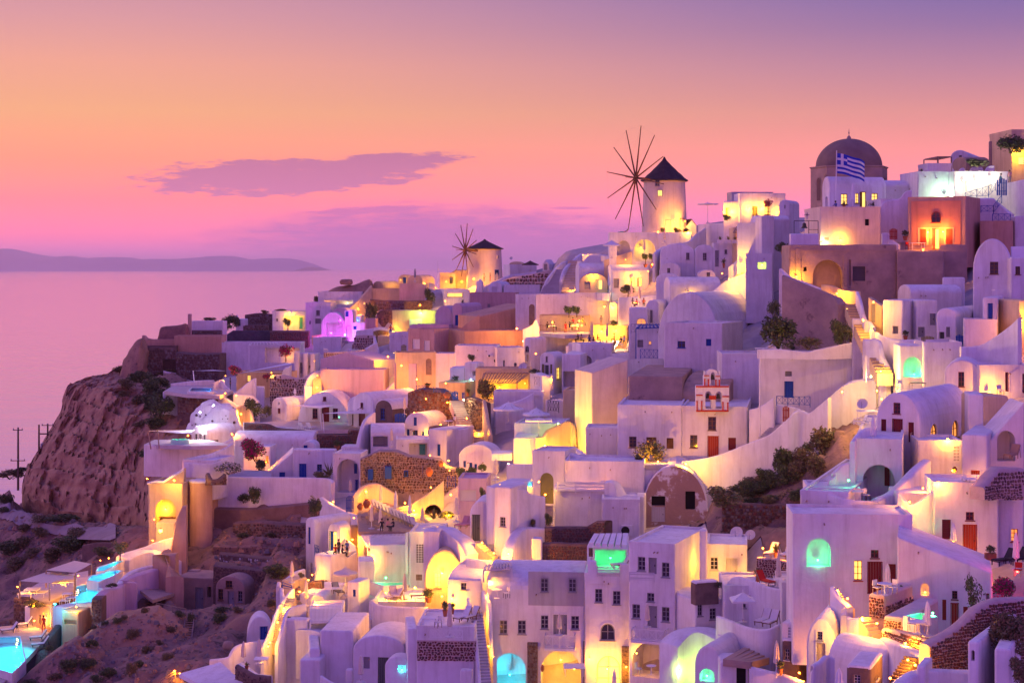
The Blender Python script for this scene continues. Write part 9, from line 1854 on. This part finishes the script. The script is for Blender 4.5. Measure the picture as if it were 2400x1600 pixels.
def track(lb,L_,R_,m,name='dirt_track'):
 mb=MB();n=0;A=cm_([list(gh(*p))for p in L_],6);B=cm_([list(gh(*p))for p in R_],6)
 for a,b in zip(A,B):
  for j in range(7):
   q=[a[i]+(b[i]-a[i])*j/6 for i in range(3)];mb.v.append((q[0],q[1],max(q[2],ground_z(q[0],q[1])+.3)))
 for i in range(len(A)-1):
  for j in range(6):mb.f.append((i*7+j,(i+1)*7+j,(i+1)*7+j+1,i*7+j+1));mb.m.append(0)
 o=mb.build(name,m,None,60);o['kind']='structure'
track('',[(-60,880),(120,920),(240,1010),(360,1130),(700,1190),(1180,1190)],[(-60,1120),(60,1130),(130,1150),(330,1230),(700,1310),(1180,1330)],PATH)
rs=random.Random(11)
def sb_(rows,lb,gp,kinds):
 for x,y,w,h in rows:bs(lb,x,y,w,h,p=gh(x,y),kn=kinds[rs.randrange(len(kinds))],seed=rs.randrange(4),gp=gp)
sb_([(60,970,170,120),(40,1060,120,80),(260,1240,160,90),(430,1290,190,100),(250,1400,230,120),(80,1470,240,150),(330,1510,200,110),(560,1500,240,110),(700,1440,330,170),(160,1640,260,150),(520,1560,190,90),(780,1350,260,160),(880,1340,170,120),(420,1150,280,80),(640,1140,320,90),(1080,1480,240,90),(820,1280,60,70),(100,700,260,110),(240,640,160,70),(330,610,150,70)],"rounded dry bush on the scrubby slope below the bluff","bushes on the scrubby slope below the bluff",(1,2,1))
crop(0,1240,540)
sb_([(900,960,80,90),(1070,980,70,60),(960,1020,60,50),(930,1200,140,90),(1340,1120,130,110),(1750,1050,110,70),(500,1230,90,60),(1200,960,90,70),(1260,930,70,60),(1850,900,120,80),(1480,850,90,60),(700,1450,200,140),(900,1420,160,120),(1100,1500,170,110),(1330,1500,120,150),(560,1540,150,90),(1500,1260,120,80),(1640,1180,90,60),(2230,960,150,110),(1700,1330,130,70),(300,1590,150,80),(1000,1560,150,80),(1420,1400,110,70),(1950,1000,80,160)],"dry bush on the rocky slope beside the lower pool","bushes on the rocky slope beside the lower pool",(1,0,1,2))
crop(500,1080,540)
sb_([(560,430,210,210),(420,420,140,170),(60,640,190,150),(310,420,120,110),(640,1180,260,140),(600,1480,120,80),(100,1540,160,70),(260,1540,120,60),(440,740,160,70),(300,780,120,60),(620,760,140,60),(1040,560,130,210)],"tall shrub among the ruined terrace walls","shrubs among the ruined terrace walls",(2,1,2,0))
crop(1400,860,540)
sb_([(1450,1330,260,150),(1560,1240,200,130),(1700,1290,220,170),(1820,1230,230,200),(1950,1190,230,210),(1720,1170,200,150),(2050,1150,240,230),(2000,1010,230,190),(2150,1020,260,220),(2230,1110,220,220),(2090,1360,240,150),(1780,1390,220,110),(1600,1400,200,90),(2180,880,200,160)],"leafy shrub massed on the bank under the white sweeping wall","shrubs on the bank under the white sweeping wall",(2,1,0,2))
def rocks():
 mb=MB();r=random.Random(21)
 for i in range(1500):
  crop(*((0,1240,540),(500,1080,540),(0,960,540))[i%3]);x,y=((r.uniform(500,2300),r.uniform(850,1560)),(r.uniform(0,930),r.uniform(560,1560)),(r.uniform(0,1200),r.uniform(1100,1560)))[i%3]
  p=gh(x,y);s=r.uniform(.08,.34)*(2 if r.random()<.06 else 1);vs=[]
  for a in range(2):
   for b in range(5):t=b*1.257+r.random()*.6;vs.append(p+V3((mt.cos(t)*s*r.uniform(.6,1.1)*(1-.45*a),mt.sin(t)*s*r.uniform(.6,1.1)*(1-.45*a),s*(-.3+a*r.uniform(.6,1)))))
  mb.add(vs,[(0,1,6,5),(1,2,7,6),(2,3,8,7),(3,4,9,8),(4,0,5,9),(5,6,7,8,9)],i%2)
 o=mb.build('loose_rocks',[ROCK,ST[3]]);o['kind']='stuff'
rocks()
# ---- middle deck chairs, bar, golden terrace
crop(500,1080,540)
for i,(x,yf,yt)in enumerate(((1400,350,195),(1527,400,260),(1662,380,215),(1712,480,240),(1770,390,255),(1862,560,305),(2005,620,350),(2135,660,475),(1615,690,440),(1705,700,485))):pv(("first","second","third","fourth","fifth","sixth","seventh","eighth","front left","front right")[i]+" furled parasol on the timber deck",x,yf,yt,on=zD,m=CANV if i not in(5,6)else CW)
for i in range(12):lg("slatted deck chair in the long row on the timber deck",1720+i*36,500+i*17,40,on=zD,fr_=GP,cl_=LG,gp="deck chairs in the long row on the timber deck")
for i,(x,y)in enumerate(((1530,600),(1590,650),(1650,690))):lg(("left","middle","right")[i]+" empty deck chair at the deck edge",x,y,-30,on=zD,fr_=WOOD,cl_=WOOD)
ga("tall blue slatted screen at the deck entrance",1352,1436,350,525,198,BLUE,9);jr("left red clay jar by the blue screen",1500,500,70,70,d=196);jr("right red clay jar by the blue screen",1565,480,80,90,d=197)
for i,(x,r,t)in enumerate(((1720,0,'dark'),(1785,60,'pink'),(1830,-60,'dark'))):pn(("left","middle","right")[i]+" guest at the deck table",x,712,'sit',r,t,'dark',on=zD)
pg("broad white slatted pergola over the bar",[(1575,880,175),(1985,835,176),(1985,725,183),(1500,735,183)],3.0,34,WP,po_=(0,),slat=.05);pg("small white slatted pergola by the square tower",[(990,1650,152),(1320,1640,152),(1310,1480,158),(990,1480,158)],2.6,24,WP,po_=(0,1),slat=.05)
for i,(x,y,p_,t)in enumerate(((1245,975,'sit','red'),(1280,965,'stand','dark'),(1325,980,'sit','dark'),(1365,975,'stand','blue'))):pn(("first","second","third","fourth")[i]+" guest from the left on the party terrace",x,y,p_,50*i,t,'dark',d=179.4)
for i,(x,y,t)in enumerate(((1680,1000,'orange'),(1690,950,'dark'),(1600,980,'white'))):pn(("front","back","left")[i]+" guest in the glowing bar",x,y+40,'sit',90*i,t,'dark',d=175.5)
rl("left blue tracery panel of the party balcony",[(1035,850,960,182.5),(1078,870,970,181.6)],BLUE,'x',3);rl("right blue tracery panel of the party balcony",[(1118,915,1030,180.4),(1178,945,1040,179)],BLUE,'x',3);rl("blue rail at the head of the long lit staircase",[(705,1235,1300,170.5),(800,1270,1310,170)],BLUE,'slat',1);rl("iron rail at the bar steps",[(1520,970,1080,174),(1610,1100,1180,171)],IR,'bar',6)
pq("mint pool beneath the pale green wall",[(1625,1245),(1750,1280),(1960,1270),(1940,1240)],d=168,pw=60,col=MINT,tile=TILEG,nl=2)
pv("open cream parasol below the party terrace",1350,1370,1085,d=168,half=130);pv("furled parasol in the golden terrace",1952,1410,1145,d=160.5);pv("furled orange parasol at the staircase planter",948,1480,1215,d=162);pv("furled orange parasol at the head of the long lit staircase",802,1240,1025,d=171)
lg("cushioned day bed in the golden terrace",2010,1400,-90,d=160.8);tb("white table in the golden terrace",2120,1470,.6,d=157.5,sq=True);
for i,(x,y)in enumerate(((1760,1430),(1830,1450),(1880,1420))):lg(("left","middle","right")[i]+" wicker chair in the golden terrace",x,y,-60+40*i,d=158.5,cl_=CANV)
pp("dark leafy pots by the golden doorway",2190,1420,110,130,d=157,kn=2);tb("grey terrace table below the open cream parasol",1260,1370,.6,d=168.5,sq=True);lg("rattan chair below the open cream parasol",1310,1370,30,d=168,fr_=IR,cl_=GP)
pp("orange pot plant beside the long lit staircase",770,1640,60,60,d=153);bs("agave tuft over the blue rail",905,1190,70,60,d=172,kn=3)
crop(500,1240,540)
pv("left furled parasol at the bottom garden",308,1370,1145,d=148);pv("right furled parasol at the bottom garden",468,1370,1120,d=147);pv("furled cream parasol before the grey shutter",1505,1560,1290,d=140.6);pp("agave pot on the garden bar",340,1420,70,80,d=143,sp_=True);tb("white table in the bottom garden",490,1400,.6,d=145,sq=True);hu("white utility box at the courtyard wall",1350,1420,1425,1430,1530,a=4,d=143,dep=.7,ext=.3,m=WHITE2,name='utility_box',cat='box')
crop(1840,560,560)
pp("thin potted tree in the courtyard",1185,985,80,90,d=169);ga("olive picket fence of the courtyard",1340,1470,955,1045,165,OLIVE,9);ga("blue picket gate of the small vaulted house",1680,1755,940,1045,165,BLUE,5);rl("thin white rail of the white terrace under the mint niche",[(1090,1455,1500,156.5),(1260,1450,1500,156),(1390,1455,1500,155.6)],WP,'slat',1);tb("wooden table under the mint niche",1300,1490,.7,d=157,sq=True,m=WOOD);ch_("wooden bench chair under the mint niche",1135,1480,0,d=157.5);ch_("iron garden chair between the maroon doors",2120,1540,20,d=148,m=IR);bs("large dark bush at the end of the fig terrace",560,1030,220,260,d=178,kn=2,seed=1);bs("agave tufts along the fig terrace",230,1080,300,130,d=179,kn=3,seed=3,dn=.5);fp_("slim white post at the lit terrace corner",795,1380,1150,159.8);tb("white terrace table set at the right annex roof",2120,575,.7,d=168,sq=True)
crop(1860,900,540)
pq("mint plunge pool on the white terrace",[(265,1095),(420,1115),(545,1095),(400,1072)],d=127.3,pw=60,col=MINT,tile=TILEG,nl=2);pv("furled parasol beside the maroon doors",812,620,330,d=132.5,m=CW);dish("big pale satellite dish on the round terrace",705,205,110,150);rl("white driftwood rail of the round terrace",[(615,350,400,146),(690,345,430,145),(780,380,440,144)],WP,'slat',1);tb("white box table on the round terrace",760,400,.9,d=146,sq=True,h=1.1)
ch_("left wicker chair before the small red door",1720,1050,-60,d=125.5,m=IR);ch_("right wicker chair before the small red door",1900,1055,70,d=125.3,m=IR);tb("white round table before the small red door",1800,1060,.5,d=125.3);lg("tan sun bed in the shaded arch",2180,770,-40,d=131.6,cl_=CLOTH['tan']);jr("red lantern basket on the cream flank wall",1645,895,50,55,d=131,m=BW);ch_("white chair before the arched alcove",740,1190,30,d=126.6,m=IR);tb("white round table before the arched alcove",650,1190,.5,d=126.4)
pq("second mint basin at the foot of the broad white wall",[(1200,1590),(1360,1650),(1480,1590),(1330,1570)],d=122.4,pw=45,col=MINT,tile=TILEG,nl=2);jr("yellow clay jar in the mint corner",1178,1610,36,60,d=123.5);pv("furled parasol beside the red wooden door",1630,1680,1420,d=121,m=CW)
crop(1860,1240,540)
pq("mint plunge pool on the stone plinth",[(1155,895),(1290,935),(1430,905),(1290,865)],d=105.4,pw=70,col=MINT,tile=TILEG,nl=2);pv("furled parasol beside the mint plunge pool plinth",1368,1090,735,d=101.6,m=CW);pv("furled parasol beside the dark red door",960,640,355,d=117.5,m=CW);pv("furled parasol at the right edge terrace",2270,410,40,d=115,m=CW);pv("furled white parasol at the bottom edge",465,1640,1420,d=95.5,m=CW)
tb("white round table on the red stone terrace block",930,665,.5,d=109.6);ch_("left white chair on the red stone terrace block",855,660,40,d=110);ch_("right white chair on the red stone terrace block",1010,655,-60,d=109.8);tb("white round table below the plunge pool plinth",1265,1060,.55,d=101.8);ch_("white chair left of the plinth table",1210,1040,60,d=102.5);ch_("white chair right of the plinth table",1330,1040,-50,d=102.3)
pp("long terracotta trough of shrubs beside the red wooden door",2010,295,120,140,d=118,box=True,kn=0);pp("small pot on the niche wall",1097,610,40,45,d=113.5);bs("red bougainvillea tumbling over the lower right wall",2140,700,250,260,d=102.5,kn=2,seed=2,fw=PT);bs("thin climber before the lower right doors",1850,840,190,420,d=104,kn=2,seed=1,dn=.35);bs("dry olive bush at the right edge",2180,1230,420,420,d=95,kn=1,seed=3,dn=1.6);bs("second dry bush at the right edge bottom",2330,1560,230,280,d=91.5,kn=1,seed=1);lg("left dark sun bed at the right edge terrace",2050,370,-60,d=116,fr_=IR,cl_=CLOTH['dark']);lg("right dark sun bed at the right edge terrace",2190,360,-60,d=115.7,fr_=IR,cl_=CLOTH['dark']);ch_("red chair at the right edge terrace",2290,480,-30,d=112.5,cl_=CLOTH['red'])
# == the air over the sea
def build_haze():
 mb=MB();mb.box(-151000,-2500,-98.0,151000,151000,640.0)
 m=bpy.data.materials.new('haze');m.use_nodes=True;nt=m.node_tree;nt.nodes.clear();out=nt.nodes.new('ShaderNodeOutputMaterial');v=nt.nodes.new('ShaderNodeVolumePrincipled')
 v.inputs['Color'].default_value=(1.0,0.96,1.0,1);v.inputs['Density'].default_value=2.2e-5;v.inputs['Anisotropy'].default_value=0.8
 nt.links.new(v.outputs[0],out.inputs['Volume']);o=mb.build('haze',m);o['kind']='stuff'
build_haze()
